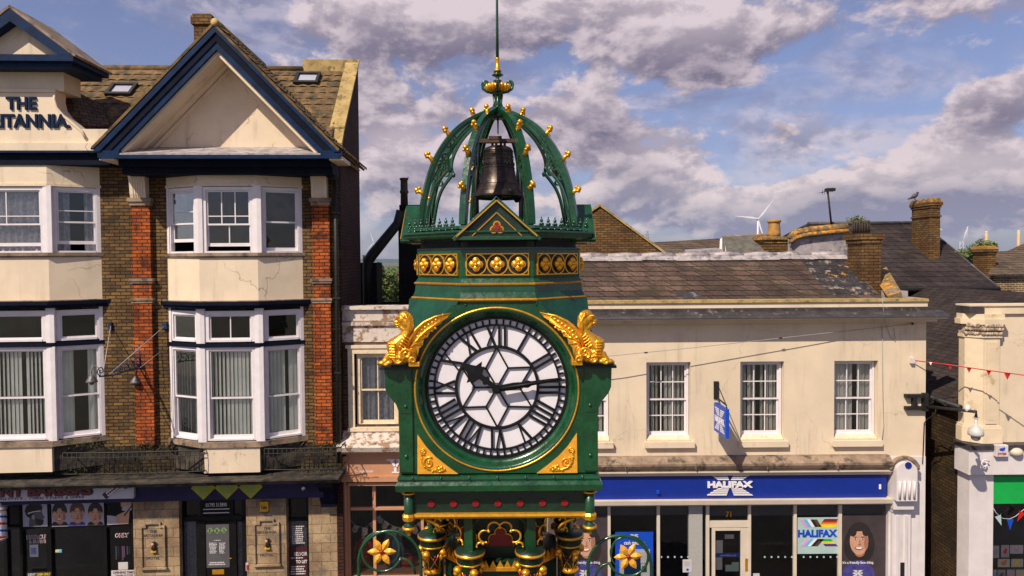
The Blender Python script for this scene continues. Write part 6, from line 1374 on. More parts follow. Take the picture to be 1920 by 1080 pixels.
mb = MB(); u, z = NF.hit(797, 1054, -.5); mb.prism(NF, [(u - .10, z), (u + .10, z), (u + .08, z + .17), (u - .08, z + .17)], -.56, -.48); bevel(mb.build('body', 'cloth', t), .01); mb = MB(); mb.tube([NF.pt(u + x, -.52, z + .165 + y) for x, y in arc((0, 0), .05, PI, 0, 10)], .007, 5); mb.build('handle', 'textk', t)
# ================================================================ BANK
HF = Fr((1.0, 15.3), (9.3, 15.3)); xz = lambda py, px=1400, v=0: HF.hit(px, py, v)[1]; xu = lambda px, py=700, v=0: HF.hit(px, py, v)[0]
bank = thing('bank_building', 'cream rendered bank with small-paned sash windows, blue fascia and brown slate roof', 'bank', HF.pt(4, 0, 0))
BU0, BU1 = 0.0, xu(1735, 800)
wins = [NF for _ in ()]; wz0, wz1 = xz(826), xz(678)
wx = [(1063, 1143), (1212, 1295), (1388, 1470), (1564, 1646)]; holes = [(xu(a, 750), xu(b, 750), wz0, wz1) for a, b in wx]
mb = MB(); mb.wall(HF, BU0, BU1, xz(858), xz(598), holes, 0, .30); mb.build('front_wall', 'cream', bank)
for i, h in enumerate(holes):
    window(HF, (h[0] + .015, h[1] - .015, h[2] + .08, h[3] - .01), bank, 3, 3, .5, depth=-.13, fw=.05, rows_top=1, rows_bot=1, blind='open', bm='blindw', seed=i)
    mb = MB(); mb.box(HF, h[0] - .05, h[1] + .07, -.13, .10, h[2] - .13, h[2]); mb.build('window_sill', 'cream', bank)
mb = MB()
for h in holes: mb.prism(Fr((HF.pt(h[0] + .01, 0, 0).x, 15.3), (HF.pt(h[0] + .01, 0, 0).x, 14.3)), [(-.16, h[2]), (-.01, h[2]), (-.01, h[2] + .03), (-.13, h[2] + .10), (-.16, h[2] + .10)], -(h[1] - h[0] - .02), 0)
mb.build('sill_board', 'framec', bank, split=1)
zp = lambda py: xz(py, 1400)
mb = MB(); mb.box(HF, BU0, BU1 - .0, -.25, .05, zp(586), zp(567)); mb.build('parapet', 'cream', bank)
mb = MB(); mb.box(HF, BU0, BU1, -.30, .09, zp(567), zp(562)); mb.build('parapet_coping', 'coping', bank)
mb = MB(); mb.box(HF, BU0, BU1, -.1, .07, zp(588), zp(577)); mb.prism(Fr((HF.pt(BU0, 0, 0).x, 15.3), (HF.pt(BU0, 0, 0).x, 14.3)), [(.06, zp(583)), (.40, zp(590)), (.42, zp(593)), (.42, zp(594.2)), (.06, zp(594.2))], -(BU1 - BU0 + .28), 0); mb.build('lead_cornice', 'leadd', bank)
mb = MB(); mb.box(HF, BU0, BU1 + .24, -.02, .38, zp(597.5), zp(594.4)); mb.box(HF, BU0, BU1 + .12, -.02, .20, zp(604), zp(597.5)); mb.build('cornice', 'cream', bank)
# body walls and dim interior
mb = MB(); mb.box(HF, BU1 - .25, BU1, -5.5, -.301, 0, zp(575)); mb.box(HF, BU0, BU1, -5.7, -5.5, 0, zp(575)); mb.box(HF, BU0 - .2, BU0, -5.5, -.301, 0, zp(575)); mb.build('side_wall', 'cream', bank)
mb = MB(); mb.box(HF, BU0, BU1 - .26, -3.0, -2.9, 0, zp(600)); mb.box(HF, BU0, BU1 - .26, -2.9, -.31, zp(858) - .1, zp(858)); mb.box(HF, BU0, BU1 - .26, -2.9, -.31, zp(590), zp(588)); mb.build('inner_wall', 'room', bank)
# slate roof behind the parapet
rzr = P(1300, 482, 17.6).z; rze = zp(566) - .02
mb = MB(); a0 = HF.pt(BU0 - .3, 0, 0).x; e0 = HF.pt(xu(1655, 560), 0, 0).x; ye, yr = 15.6, 17.6; xr = P(1582, 475, yr).x
mb.slab([(a0, ye, rze), (P(1660, 555, ye).x, ye, rze), (xr, yr, rzr), (a0, yr, rzr)], -.05); mb.slab([(a0, yr, rzr), (xr, yr, rzr), (xr, 20.5, rze), (a0, 20.5, rze)], -.05)
rf = mb.build('roof', 'slate', bank)
mb = MB(); segs = 9
for i in range(segs):
    xa = a0 + (xr - a0) * i / segs; xb = a0 + (xr - a0) * (i + 1) / segs + .02; mb.tube([(xa, yr, rzr + .02), ((xa + xb) / 2, yr, rzr + .03 + rnd.uniform(-.01, .01)), (xb, yr, rzr + .02)], [.085, .10, .088], 8); mb.slab([(xa, yr - .02, rzr + .07), (xb, yr - .02, rzr + .07), (xb, yr - .22, rzr - .09), (xa, yr - .22, rzr - .09 + rnd.uniform(-.02, .02))], -.012)
mb.build('lead_ridge', 'lead', rf)
rp0 = Vector((a0, ye, rze)); rn = Vector((1, 0, 0)).cross(Vector((0, yr - ye, rzr - rze))).normalized(); rn = rn if rn.z > 0 else -rn
mb = MB(); mb.slab([onplane(x, y, rp0, rn) + rn * .004 for x, y in ((1502, 489), (1578, 487), (1600, 505), (1640, 552), (1560, 554), (1532, 524))], .006); mb.build('roof_repair', 'slatep', rf)
mb = MB(); mb.slab([onplane(x, y, rp0, rn) + rn * .004 for x, y in ((1267, 549), (1315, 548), (1315, 556), (1282, 562), (1281, 555), (1268, 555))], .005); mb.build('new_slates', 'leadd', rf)
# right-hand chimney, verge parapet
c0 = P(1616, 540, 16.4); c1 = P(1656, 540, 16.4)
mb = MB(); Hf = Fr((0, 16.4), (1, 16.4)); zb_, zt_ = P(1618, 560, 16.4).z, P(1618, 437, 16.4).z; mb.box(Hf, c0.x, c1.x - .06, -.72, 0, zb_ - .6, zt_ - .25); mb.box(Hf, c0.x - .03, c1.x - .03, -.75, .03, zt_ - .25, zt_ - .15); mb.box(Hf, c0.x - .06, c1.x, -.78, .06, zt_ - .15, zt_ - .0); ch_ = mb.build('chimney', 'bb', bank)
for x_ in (1607, 1622): 
    p = P(x_, 437, 16.8); mb = MB(); mb.lathe((p.x, 16.8, zt_), [(.095, 0), (.095, .25), (.11, .26), (.10, .32), (.02, .33)], 12)
    for i in range(12): a = 2 * PI * i / 12; mb.tube([(p.x + .1 * math.cos(a), 16.8 + .1 * math.sin(a), zt_), (p.x + .1 * math.cos(a), 16.8 + .1 * math.sin(a), zt_ + .27)], .014, 4)
    mb.build('chimney_pot', 'potk', ch_)
mb = MB(); mb.slab([P(1636, 515, 17.2), P(1662, 500, 17.4), P(1690, 547, 15.6), P(1664, 556, 15.6)], .22); mb.build('verge_coping', 'moss', bank)
mb = MB(); mb.box(HF, xu(1650, 560, -.3), xu(1735, 560, -.3), -.31 - .6, -.301, zp(575), zp(563)); mb.box(HF, xu(1674, 550, -.4), xu(1700, 550, -.4), -.9, -.35, zp(563), zp(549)); mb.build('parapet_return', 'lead', bank)
# string course and entablature over the shopfront
mb = MB(); fx = Fr((HF.pt(BU0, 0, 0).x, 15.3), (HF.pt(BU0, 0, 0).x, 14.3)); e_ = xu(1672, 860, .2)
mb.prism(fx, [(-.05, zp(878)), (.20, zp(878)), (.26, zp(872)), (.30, zp(866)), (.30, zp(862)), (.20, zp(858)), (.12, zp(853)), (-.05, zp(853))], -e_, 0)
for x_ in (1168, 1298, 1430, 1560): mb.box(HF, xu(x_), xu(x_) + .012, .2, .303, zp(873), zp(860))
mb.build('stone_string', 'dirty', bank)
mb = MB(); mb.prism(fx, [(-.05, zp(887)), (.17, zp(887)), (.19, zp(884)), (.24, zp(880)), (.24, zp(878.2)), (-.05, zp(878.2))], -e_, 0); mb.build('upper_moulding', 'beige', bank)
fu1 = xu(1663, 905, .12)
mb = MB(); mb.box(HF, BU0, fu1, -.05, .10, zp(931.5), zp(887)); fb_ = mb.build('fascia', 'hblue', bank)
mb = MB(); mb.prism(fx, [(-.05, zp(943)), (.12, zp(943)), (.20, zp(940)), (.22, zp(932)), (-.05, zp(932))], -(e_ + .03), 0); mb.build('lower_moulding', 'beige', bank)
def xlogo(x0, y0, x1, y1, v, parent, fr, mt='textw', ncol=None, word='HALIFAX', tm='textw', ext=.015, n_=4, quad=None):
    """striped cross emblem with the word across its middle"""
    if quad is None: f = lambda s_, t_: fr.hit(x0 + (x1 - x0) * s_, y0 + (y1 - y0) * t_, v)
    else: f = quad
    mats = mt if isinstance(mt, list) else [mt]; mb = MB()
    for q_ in range(4):
        lf = q_ % 2 == 0; tp_ = q_ < 2
        for i in range(n_):
            a0, a1 = (i + .10) / n_, (i + .68) / n_
            def ed(t_):   # outer/inner edge at height t_ (0 at outer end, 1 at the middle)
                l, r_ = 0 + .26 * t_, .42 + .06 * t_; return (l, r_) if lf else (1 - r_, 1 - l)
            Yv = lambda t_: (.34 * t_) if tp_ else (1 - .34 * t_)
            e0, e1 = ed(a0), ed(a1); mb.mi = (q_ * n_ + i) % len(mats) if len(mats) == 4 * n_ else 0
            pts = [f(e0[0], Yv(a0)), f(e0[1], Yv(a0)), f(e1[1], Yv(a1)), f(e1[0], Yv(a1))]; mb.prism(fr, pts, v, v + ext)
    mb.build('emblem', mats, parent)
    p0, p1 = f(.015, .66), f(.985, .37); mb = MB(); mb.text(word, fr, p0[0], p1[0], p0[1], p1[1], v, ext * 1.3, .05, slope=0); mb.build('lettering', tm, parent)
t = thing('bank_sign', 'white striped cross emblem with bank name on the blue fascia', 'sign', HF.pt(xu(1368, 905), .1, zp(931)))
xlogo(1325, 886, 1412, 928.5, .102, t, HF, ext=.03)
txt('phone_lettering', 'textw', fb_, '1', 1648, 908, 1652, 917, .101, HF)
o = MB(); u, z = HF.hit(1233, 922, .12); o.box(HF, u - .035, u + .035, .10, .17, z - .035, z + .035); tag(o.build('sensor_box', 'hblue2'), 'small blue box fixed low on the blue bank fascia', 'sensor')
# right pilaster with scrolled head
mb = MB(); q0, q1 = xu(1671, 980, .1), xu(1706, 980, .1); mb.box(HF, BU0, BU1, -.30, -.005, 0, zp(858)) if False else None
mb.box(HF, q0 - .02, BU1, -.28, .02, 0, zp(858)); mb.build('end_pier', 'white', bank)
mb = MB(); mb.box(HF, q0 + .02, q1 + .02, .02, .10, 0, zp(955)); mb.box(HF, q0 + .10, q0 + .16, .10, .125, 0, zp(965)); mb.box(HF, q1 - .12, q1 - .06, .10, .125, 0, zp(965)); mb.box(HF, q0, q1 + .04, .02, .13, zp(958), zp(951)); mb.build('pilaster', 'white', bank)
mb = MB(); um = (q0 + q1) / 2; hw_ = (q1 - q0) / 2 + .02; mb.prism(HF, [(um - hw_, zp(932)), (um + hw_, zp(932)), (um + hw_, zp(877))] + [(um + hw_ * math.cos(a), zp(877) + .2 * math.sin(a)) for a in [PI * i / 12 for i in range(1, 12)]] + [(um - hw_, zp(877))], .021, .34)
for i in range(4): x_ = um - hw_ + .07 + i * (hw_ * 2 - .14) / 3; mb.tube([HF.pt(x_, .34, zp(928)), HF.pt(x_, .36, zp(895))], .028, 6)
mb.prism(HF, [(um - hw_, zp(951)), (um + hw_, zp(951)), (um + hw_, zp(932.2)), (um - hw_, zp(932.2))], .021, .22); mb.build('pilaster_head', 'white', bank)
mb = MB(); mb.disc(HF, um + .02, zp(866), .075, .075, .34, .36, 8); mb.build('rosette', 'textn2', bank)
mb = MB(); pts_ = [HF.pt(um + (hw_ + .07) * math.cos(a), .22, zp(877) + .27 * math.sin(a)) for a in [PI * i / 14 for i in range(15)]]; mb.tube(pts_, .05, 6); mb.tube([HF.pt(um + hw_ + .06, .2, zp(878)), HF.pt(um + hw_ + .10, .2, zp(868))], .04, 6); mb.build('hood_moulding', 'dirty', bank)
mb = MB(); mb.box(HF, um + .0, um + .10, .10, .115, 0, zp(1053)); mb.build('recess_panel', 'textk', bank)
# shopfront frames and glass
mb = MB(); hb = lambda *a, **k: bx(mb, *a, fr=HF, **k)
for i, r_ in enumerate(((1140, 947, 1145, 1180), (1232, 947, 1237.5, 1180), (1324, 947, 1330, 1180), (1403, 947, 1408, 1180), (1488, 947, 1493.5, 1180), (1572, 947, 1578, 1180), (1070, 943, 1672, 947.5))): hb(*r_, -.12, -.04 + .0015 * i, out=-.04)
hb(1330, 977, 1403, 989, -.12, -.05, out=-.05); sf = mb.build('shopfront_frame', 'beige', bank)
mb = MB(); hb(1292, 947, 1317, 1180, -.18, -.02, out=-.02); mb.build('pebbled_pillar', 'rail', bank)
mb = MB(); hb(1088, 948, 1292, 966, -.16, -.13, out=-.13); hb(1330, 948, 1672, 966, -.16, -.13, out=-.13); mb.build('transom_panel', 'notice', bank)
flat('pane', 'glassd', sf, 1000, 948, 1672, 1170, -.09, HF)
mb = MB(); hb(1335, 990, 1400, 1180, -.14, -.125, out=-.12); d_ = mb.build('door', 'blackg', bank)
mb = MB()
for i, r_ in enumerate(((1335, 990, 1341, 1180), (1389, 990, 1403, 1180), (1341, 990, 1389, 995))): hb(*r_, -.12, -.05 - .001 * i, out=-.05)
mb.build('door_frame', 'beige', d_)
txt('number_lettering', 'gold', bank, '71', 1361, 959, 1371, 969, -.06, HF, off=.01)
for (nm, m_, r_) in (('door_strip', 'hblue2', (1338, 1036.5, 1394, 1044.5)), ('door_notice', 'paperw', (1338, 1013, 1355, 1037)), ('door_notice', 'paperw', (1338, 1045, 1354, 1068)), ('door_notice', 'signw', (1359, 1002, 1376, 1010)), ('door_notice', 'mint', (1360, 1059, 1385, 1071)), ('door_notice', 'mint', (1372, 1054, 1385, 1059.4)), ('letter_box', 'gold', (1397, 1047, 1402, 1071))): flat(nm, m_, d_, *r_, -.118 if nm != 'letter_box' else -.048, HF)
txt('web_lettering', 'textw', d_, 'www.halifax.co.uk', 1350, 1039, 1380, 1043, -.111, HF)
t = poster('notice', 'small white notice with a blue square on the pebbled bank pillar', 1280, 1049, 1297, 1073, -.018, 'paperw', fr=HF); mb = MB(); scribble(mb, HF, 1282, 1052, 1295, 1062, -.012, 4, 3); mb.build('print', 'grey', t); flat('blue_square', 'hblue2', t, 1287, 1066, 1291, 1070, -.012, HF)
t = poster('notice', 'small white card at the bottom of the dark bank window right of the door', 1412, 1075, 1424, 1086, -.08, 'paperw', fr=HF)
for j, (xa, xb, n_) in enumerate(((1240, 1303, 6), (1434, 1485, 5), (1507, 1570, 6))):
    mb = MB()
    for i in range(n_): u, z = HF.hit(xa + (xb - xa) * i / (n_ - 1), 1044.5, -.08); mb.disc(HF, u, z, .022, .022, -.088, -.082, 10)
    mb.build('window_dot', 'mint', sf, split=1)
# cash machine
t = thing('cash_machine', 'grey cash machine in a bright blue surround with white lettering', 'cash machine', HF.pt(xu(1190, 1080), -.1, 0.9))
mb = MB(); hb(1154, 998, 1225, 1180, -.14, -.07, out=-.07); mb.build('surround', 'hblue2', t); mb = MB(); hb(1162, 1031, 1219, 1150, -.10, -.04, out=-.04); hb(1166, 1035, 1215, 1056, -.04, -.03, out=-.03); mb.build('fascia_panel', 'grey', t)
mb = MB(); hb(1170, 1038, 1201, 1090, -.04, -.025, out=-.025); mb.build('screen', 'textn', t); mb = MB(); hb(1204, 1062, 1212, 1072, -.03, -.02, out=-.02); mb.build('card_slot', 'green', t)
txt('lettering', 'textw', t, 'cash machine', 1170, 1014, 1209, 1021, -.066, HF, off=.012); xlogo(1181, 1002, 1197, 1010, -.066, t, HF, ext=.004, n_=3)
# the two posters with a smiling woman and the multicoloured emblem
for i, (cx, x0, x1, lab) in enumerate(((1608, 1579, 1661, 'unobstructed tall poster of a smiling dark-haired woman in the bank window nearest the alley'), (1096, 1062, 1139, 'poster of a smiling dark-haired woman half hidden by the tower, left of the cash machine'))):
    y_ = 1013 if i == 0 else 1016
    t = poster('poster', lab, x0, 965, x1, 1170, -.085, 'posterbg', group='bank posters of a smiling woman', fr=HF)
    mb = MB(); u, z = HF.hit(cx + 2, 1085, -.079); mb.mi = 6; mb.prism(HF, [(u - .42, z - .3), (u + .42, z - .3), (u + .34, z + .22), (u + .12, z + .42), (u - .14, z + .42), (u - .36, z + .22)], -.079, -.0782); face(mb, HF, cx + 3, y_, 40, 54, -.079, 1, -.2, True, .42, True, cap=1.2); mb.mi = 6
    mb.prism(HF, [(u - .16, z + .26), (u + .17, z + .26), (u + .14, z + .42), (u - .12, z + .42)], -.079, -.068); mb.build('portrait', FM + ['purple'], t)
    txt('lettering', 'textw', t, "It's a friendly face thing.", cx - 28, 1052, cx + 30, 1058.5, -.066, HF, off=.008); xlogo(cx - 9, 1069, cx + 10, 1080, -.062, t, HF, ext=.004, n_=4)
t = poster('window_panel', 'pale mint window panel with a rainbow-striped cross emblem and blue bank name', 1495, 970, 1573, 1038, -.085, 'mint', fr=HF); t['category'] = 'panel'
mb = MB(); f_ = lambda x, y: HF.hit(x, y, -.079)
def bar(i, pts): mb.mi = i; mb.prism(HF, [f_(*p_) for p_ in pts], -.079, -.074)
for i in range(5): y0_ = 973 + i * 3.3; o_ = i * 2.9; bar(i, [(1546 - o_, y0_), (1571 - o_ * .2, y0_), (1569 - o_ * .3, y0_ + 3.3), (1543 - o_, y0_ + 3.3)])
for i in range(5): x_ = 1501 + i * 6.4; bar((5, 6, 9, 7, 8)[i], [(x_, 1024), (x_ + 6.3, 1024), (x_ + 18.5, 1010.5), (x_ + 12.2, 1010.5)])
for i in range(5): x_ = 1500 + i * 6.4; bar((5, 6, 9, 7, 8)[i], [(x_, 974), (x_ + 6.3, 974), (x_ + 15, 988), (x_ + 8.7, 988)])
for i in range(3): y0_ = 1010.5 + i * 4.5; o_ = i * 4.5; bar((3, 4, 10)[i] if i else 11, [(1534 + o_, y0_), (1558 + o_, y0_), (1562 + o_, y0_ + 4.5), (1538 + o_, y0_ + 4.5)])
mb.build('emblem', ['textr', 'redbag', 'orange', 'texty', 'texty', 'pink', 'cyan', 'textk', 'brownp', 'textw', 'violet', 'greenp'], t); txt('lettering', 'hblue2', t, 'HALIFAX', 1496, 993, 1570, 1007, -.073, HF, off=.05)
# projecting sign
t = thing('hanging_sign', 'blue hanging bank sign turned edge-on below a black wall bracket', 'sign', HF.pt(xu(1355, 815), .5, zp(815)))
H3 = lambda px, py, v: HF.pt(HF.hit(px, py, v)[0], v, HF.hit(px, py, v)[1])
mb = MB(); u, z = HF.hit(1343, 748, .02); zt_ = xz(715, 1343, .02); mb.box(HF, u - .055, u + .055, 0.001, .03, z, zt_); a_ = H3(1344, 745, .03); b_ = H3(1362, 760, .85); mb.tube([a_, b_], .018, 6); mb.tube([H3(1346, 722, .03), b_], .010, 5); mb.tube([b_, b_ - Up * .07], .01, 5); mb.tube([a_ + (b_ - a_) * .3, a_ + (b_ - a_) * .3 - Up * .06], .01, 5); mb.build('wall_bracket', 'iron', t)
p0 = H3(1342, 760, .22); p1 = H3(1364, 770, .95); SFh = Fr((p0.x, p0.y), (p1.x, p1.y)) ; Lh = SFh.len; zt0, zb0_ = p0.z - .0, p0.z - .66
# plate: vertical board in the plane from wall outwards
zA = a_.z + (b_.z - a_.z) * .35 - .07
mb = MB(); mb.box(SFh, 0, Lh, -.04, .04, zA - .62, zA); mb.build('sign_box', 'hblue2', t)
for sd in (1,):
    f_h = SFh; v_ = .041
    xlogo(0, 0, 1, 1, v_, t, SFh, ext=.004, n_=4, quad=lambda s_, t_: (Lh * (.08 + .84 * s_), zA - .07 - .48 * t_))
# overhead wire and cables
mb = MB(); wp = [H3(1711, 607, .06), H3(1500, 630, .20), H3(1300, 652, .32), H3(1150, 667, .42), H3(960, 682, .5), NF.pt(nu(745, 700, .3), .3, nz(700, 745, .3))]
mb.tube(wp, .008, 5); w_o = thing('overhead_wire', 'thin grey wire slung across the cream bank front below the cornice', 'wire', wp[0]); mb.build('wire', 'grey', w_o)
mb = MB(); mb.tube([wp[0], H3(1711, 607, 0)], .02, 6); mb.ell(wp[0], .03, 8); mb.tube([H3(1460, 634.3, .222), H3(1466, 633.7, .218)], .018, 6); mb.tube([H3(1208, 661.5, .38), H3(1214, 661, .377)], .018, 6); mb.build('clamp', 'iron', w_o)
mb = MB(); mb.tube([H3(1654, 560, .45), H3(1658, 592, .42), H3(1662, 612, .05), H3(1670, 632, .02), H3(1679, 640, .02), H3(1676, 615, .02)], .006, 5); mb.tube([H3(1654, 610, .03), H3(1655, 720, .02), H3(1657, 800, .02), H3(1654, 826, .02)], .007, 5); tag(mb.build('wall_cable', 'grey'), 'thin looped cable running down beside the right-hand bank window', 'cable')
# camera on its iron arm
t = thing('security_camera', 'white dome security camera hanging from a long black iron arm at the bank corner', 'security camera', H3(1738, 770, .1))
mb = MB(); k_ = .12
for r_ in ((1700, 740, 1738, 746), (1700, 763, 1738, 769)): bx(mb, *r_, .001, k_, fr=HF, out=k_)
bx(mb, 1714, 746, 1720, 763, .002, k_ - .002, fr=HF, out=k_); bx(mb, 1733, 738, 1741, 771, .003, k_ + .02, fr=HF, out=k_); mb.build('wall_frame', 'iron', t)
c0_ = H3(1738, 762, .15); c1_ = H3(1830, 772, 1.4); mb = MB(); mb.tube([c0_, c1_, c1_ - Up * .12], .032, 8); cc = c0_ + (c1_ - c0_) * .35
mb.tube([c0_ + (c1_ - c0_) * x + Up * z for x, z in ((.03, .13), (.1, .20), (.2, .2), (.3, .12), (.42, .05))], .010, 5)
for x in (.10, .40): mb.tube([c0_ + (c1_ - c0_) * x + (c1_ - c0_).normalized() * a + Up * (b + .09) for a, b in spiral((0, 0), .055, .01, 0, 1.5, 18)], .008, 5)
mb.build('arm', 'iron', t)
mb = MB(); mb.tube([c0_ + (c1_ - c0_) * .2 - Up * .03, c0_ + (c1_ - c0_) * .18 - Up * .16, H3(1740, 785, .1), H3(1733, 793, .03), H3(1730, 870, .03)], .012, 5); mb.build('cable', 'iron', t)
e_ = c1_ - Up * .12; mb = MB(); mb.lathe(tuple(e_), [(.06, 0), (.02, -.02), (.03, -.03), (.028, -.16), (.05, -.18), (.13, -.24), (.145, -.32), (.14, -.36), (.10, -.38)], 20); mb.build('housing', 'camw', t)
mb = MB(); mb.ell(e_ - Up * .40, (.09, .09, .08), 14); mb.build('dome', 'grey', t); mb = MB(); mb.ell(c1_ - (c1_ - c0_).normalized() * .2 + Up * .05, (.06, .05, .08), 12); mb.build('junction_cap', 'white', t)
# ================================================================ RIGHT-HAND BUILDING
x0_ = P(1814, 700, 15.0).x
RF = Fr((x0_, 15.0), (x0_ + 6, 15.0)); rx = lambda px, py=700, v=0: RF.hit(px, py, v)[0]; rz = lambda py, px=1870, v=0: RF.hit(px, py, v)[1]
rb_ = thing('shop_building', 'cream building with a leafy-capped pilaster, white fascia and bright green panel across the alley', 'shop', RF.pt(2, 0, 0))
mb = MB(); mb.box(RF, .30, 6, -.3, 0, rz(838), rz(588)); mb.build('front_wall', 'cream', rb_)
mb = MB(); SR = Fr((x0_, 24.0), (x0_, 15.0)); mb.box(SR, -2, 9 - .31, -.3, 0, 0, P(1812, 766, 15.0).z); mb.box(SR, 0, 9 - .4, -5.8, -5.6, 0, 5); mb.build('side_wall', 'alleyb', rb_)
mb = MB(); mb.box(RF, .0, 6, -.35, .06, rz(588), rz(573)); mb.box(RF, -.03, 6, -.38, .09, rz(573.5), rz(570.5)); mb.build('parapet', 'beigest', rb_)
mb = MB(); mb.box(RF, -.035, .30, -.37, .092, rz(587), rz(574)); mb.build('parapet_end', 'leadd', rb_)
mb = MB(); pa, pb = rx(1836), rx(1867)
def pil(o, za, zb_): mb.plan([RF.pt(0 - o, -.30, 0), RF.pt(0 - o, -.10, 0), RF.pt(pa - o * .4, .12 + o, 0), RF.pt(pb + o, .12 + o, 0), RF.pt(pb + o, -.29, 0)], za, zb_)
pil(0, rz(800), rz(632)); pil(.05, rz(828), rz(800)); pil(.03, rz(800), rz(796)); pil(.03, rz(632), rz(627)); pil(.10, rz(607), rz(597)); pil(.06, rz(597), rz(588))
pl_ = mb.build('pilaster', 'beigest', rb_)
mb = MB(); mb.box(RF, pa + .06, pb - .06, .121, .14, rz(792), rz(640)); mb.box(RF, pa + .11, pb - .11, .119, .145, rz(785), rz(648)); mb.build('sunk_panel', 'beigest', pl_)
mb = MB(); pil(.01, rz(627), rz(607))
for i in range(16):
    t_ = i / 15
    p = RF.pt(0, -.05, 0).lerp(RF.pt(pa, .14, 0), t_ / .4) if t_ < .4 else RF.pt(pa, .15, 0).lerp(RF.pt(pb, .15, 0), (t_ - .4) / .6)
    for (dz, r_) in ((0, .045), (.10, .05), (.18, .055)): mb.ell(p + Vector((rnd.uniform(-.02, .02), -dz * .25, rz(624) + dz)), (r_, .04, r_ * 1.1), 7)
mb.build('leaf_capital', 'stcap', pl_)
mb = MB(); mb.box(RF, -.12, 6, -.28, .26, rz(838), rz(829)); mb.build('lead_ledge', 'leadd', rb_)
mb = MB(); mb.box(RF, -.10, 6, -.26, .22, rz(884), rz(838.3)); mb.build('fascia', 'white', rb_)
mb = MB(); mb.box(RF, .0, rx(1846), -.3, .10, 0, rz(884)); mb.box(RF, rx(1846), rx(1861), -.25, .07, 0, rz(884)); mb.build('corner_pier', 'white', rb_)
mb = MB(); mb.box(RF, rx(1861), 6, -.1, .0, rz(896), rz(884)); mb.build('blind_box', 'grey', rb_)
mb = MB(); mb.box(RF, rx(1861), 6, -.1, .05, rz(943), rz(892)); tag(mb.build('shop_sign', 'greenp'), 'plain bright green fascia panel below the white fascia at the right edge', 'sign')
mb = MB(); mb.box(RF, rx(1861), 6, -1.6, -1.5, 0, rz(884)); mb.box(RF, rx(1861), 6, -1.5, -.3, .4, .5); mb.build('inner_wall', 'room', rb_)
flat('pane', 'glassd', rb_, 1861, 943, 1990, 1160, -.09, RF)
G2 = 'greetings cards in the window at the right edge'
cards = [(1861, 1023, 1873, 1046, 'signw', 'grey', 'tall grey card, top row left'), (1877, 1022, 1892, 1045, 'signw', 'redbag', 'card with a red figure, top row'), (1894, 1022, 1918, 1038, 'paperw', 'pink', 'white card with faint pink marks, top row right'), (1871, 1048, 1893, 1063, 'paperw', 'orange', 'white card with an orange animal, middle row'), (1896, 1048, 1918, 1063, 'paperw', 'texty', 'white card with a yellow bird, middle row right'), (1862, 1068, 1868, 1090, 'signw', 'cyan', 'narrow blue card, bottom row left'), (1870, 1068, 1885, 1090, 'grey', 'notice', 'grey card, bottom row'), (1888, 1068, 1903, 1090, 'signw', 'pink', 'pale card with pink marks, bottom row'), (1905, 1068, 1920, 1090, 'paperw', 'texty', 'white card with yellow cross marks, bottom row right')]
for (a, b, c, d, m_, m2, lab) in cards:
    t = poster('greetings_card', lab + ' in the window at the right edge', a, b, c, d, -.30, m_, G2, RF); t['category'] = 'card'
    mb = MB(); cx, cy = (a + c) / 2, (b + d) / 2; u, z = RF.hit(cx, cy + 1, -.29); s_ = (c - a) * 15 / F
    if m2 == 'texty' and b > 1060: mb.box(RF, u - .01, u + .01, -.293, -.288, z - .06, z + .08); mb.box(RF, u - .05, u + .05, -.2935, -.2885, z + .02, z + .04)
    else: mb.disc(RF, u, z, s_ * .24, .05, -.294, -.289, 12); mb.disc(RF, u + s_ * .14, z + .05, .03, .03, -.2945, -.2875, 10)
    mb.build('picture', m2, t)
t = thing('pennant_string', 'string of white, blue and red pennants below the green panel at the right edge', 'bunting', RF.pt(rx(1890), .0, rz(985)))
pts = [(1862, 952), (1868, 962), (1880, 972), (1893, 973), (1904, 968), (1920, 955), (1940, 945)]; mb = MB(); mb.tube([RF.pt(RF.hit(x, y, .06)[0], .06, RF.hit(x, y, .06)[1]) for x, y in pts], .005, 4); mb.build('string', 'textw', t)
for (x, y, w, h, m_, a) in ((1871, 967, 12, 20, 'mint', -.35), (1894, 973, 13, 22, 'hblue2', 0), (1917, 960, 13, 20, 'redbag', .5)):
    u, z = RF.hit(x, y, .06); s_ = 15 / F; mb = MB(); c, q_ = math.cos(a), math.sin(a); mb.prism(RF, [(u + (p * c + r_ * q_) * s_, z + (-p * q_ + r_ * c) * s_) for p, r_ in ((-w / 2, 0), (w / 2, 0), (0, -h))], .06, .064); mb.build('pennant', m_, t)
t = thing('alarm_box', 'white alarm box with red lettering and blue bird mark on the white fascia', 'alarm box', RF.pt(rx(1878), .22, rz(857)))
bevel(bpart('box', 'white', t, 1868, 835, 1891, 857, .22, .32, fr=RF), .012); txt('lettering', 'redbag', t, 'SYSTEMS', 1871, 849, 1887, 853, .321, RF, off=.03); mb = MB(); u, z = RF.hit(1879, 843, .32); mb.disc(RF, u, z, .06, .035, .32, .323, 12); mb.disc(RF, u + .045, z + .03, .025, .02, .32, .3235, 10); mb.build('bird_mark', 'hblue2', t)
t = thing('bulkhead_lamp', 'pale half-round bulkhead lamp on the white fascia beside the alarm box', 'lamp', RF.pt(rx(1905), .22, rz(848)))
mb = MB(); u, z = RF.hit(1904, 847, .22); mb.ell(RF.pt(u, .24, z), (.14, .12, .10), 16); mb.build('shade', 'beige', t); mb = MB(); mb.box(RF, u - .14, u + .14, .22, .26, z - .05, z - .0); mb.build('base', 'grey', t)
t = thing('hook_bracket', 'small curled white iron hook on the corner of the white fascia pier', 'bracket', RF.pt(.25, .1, rz(890)))
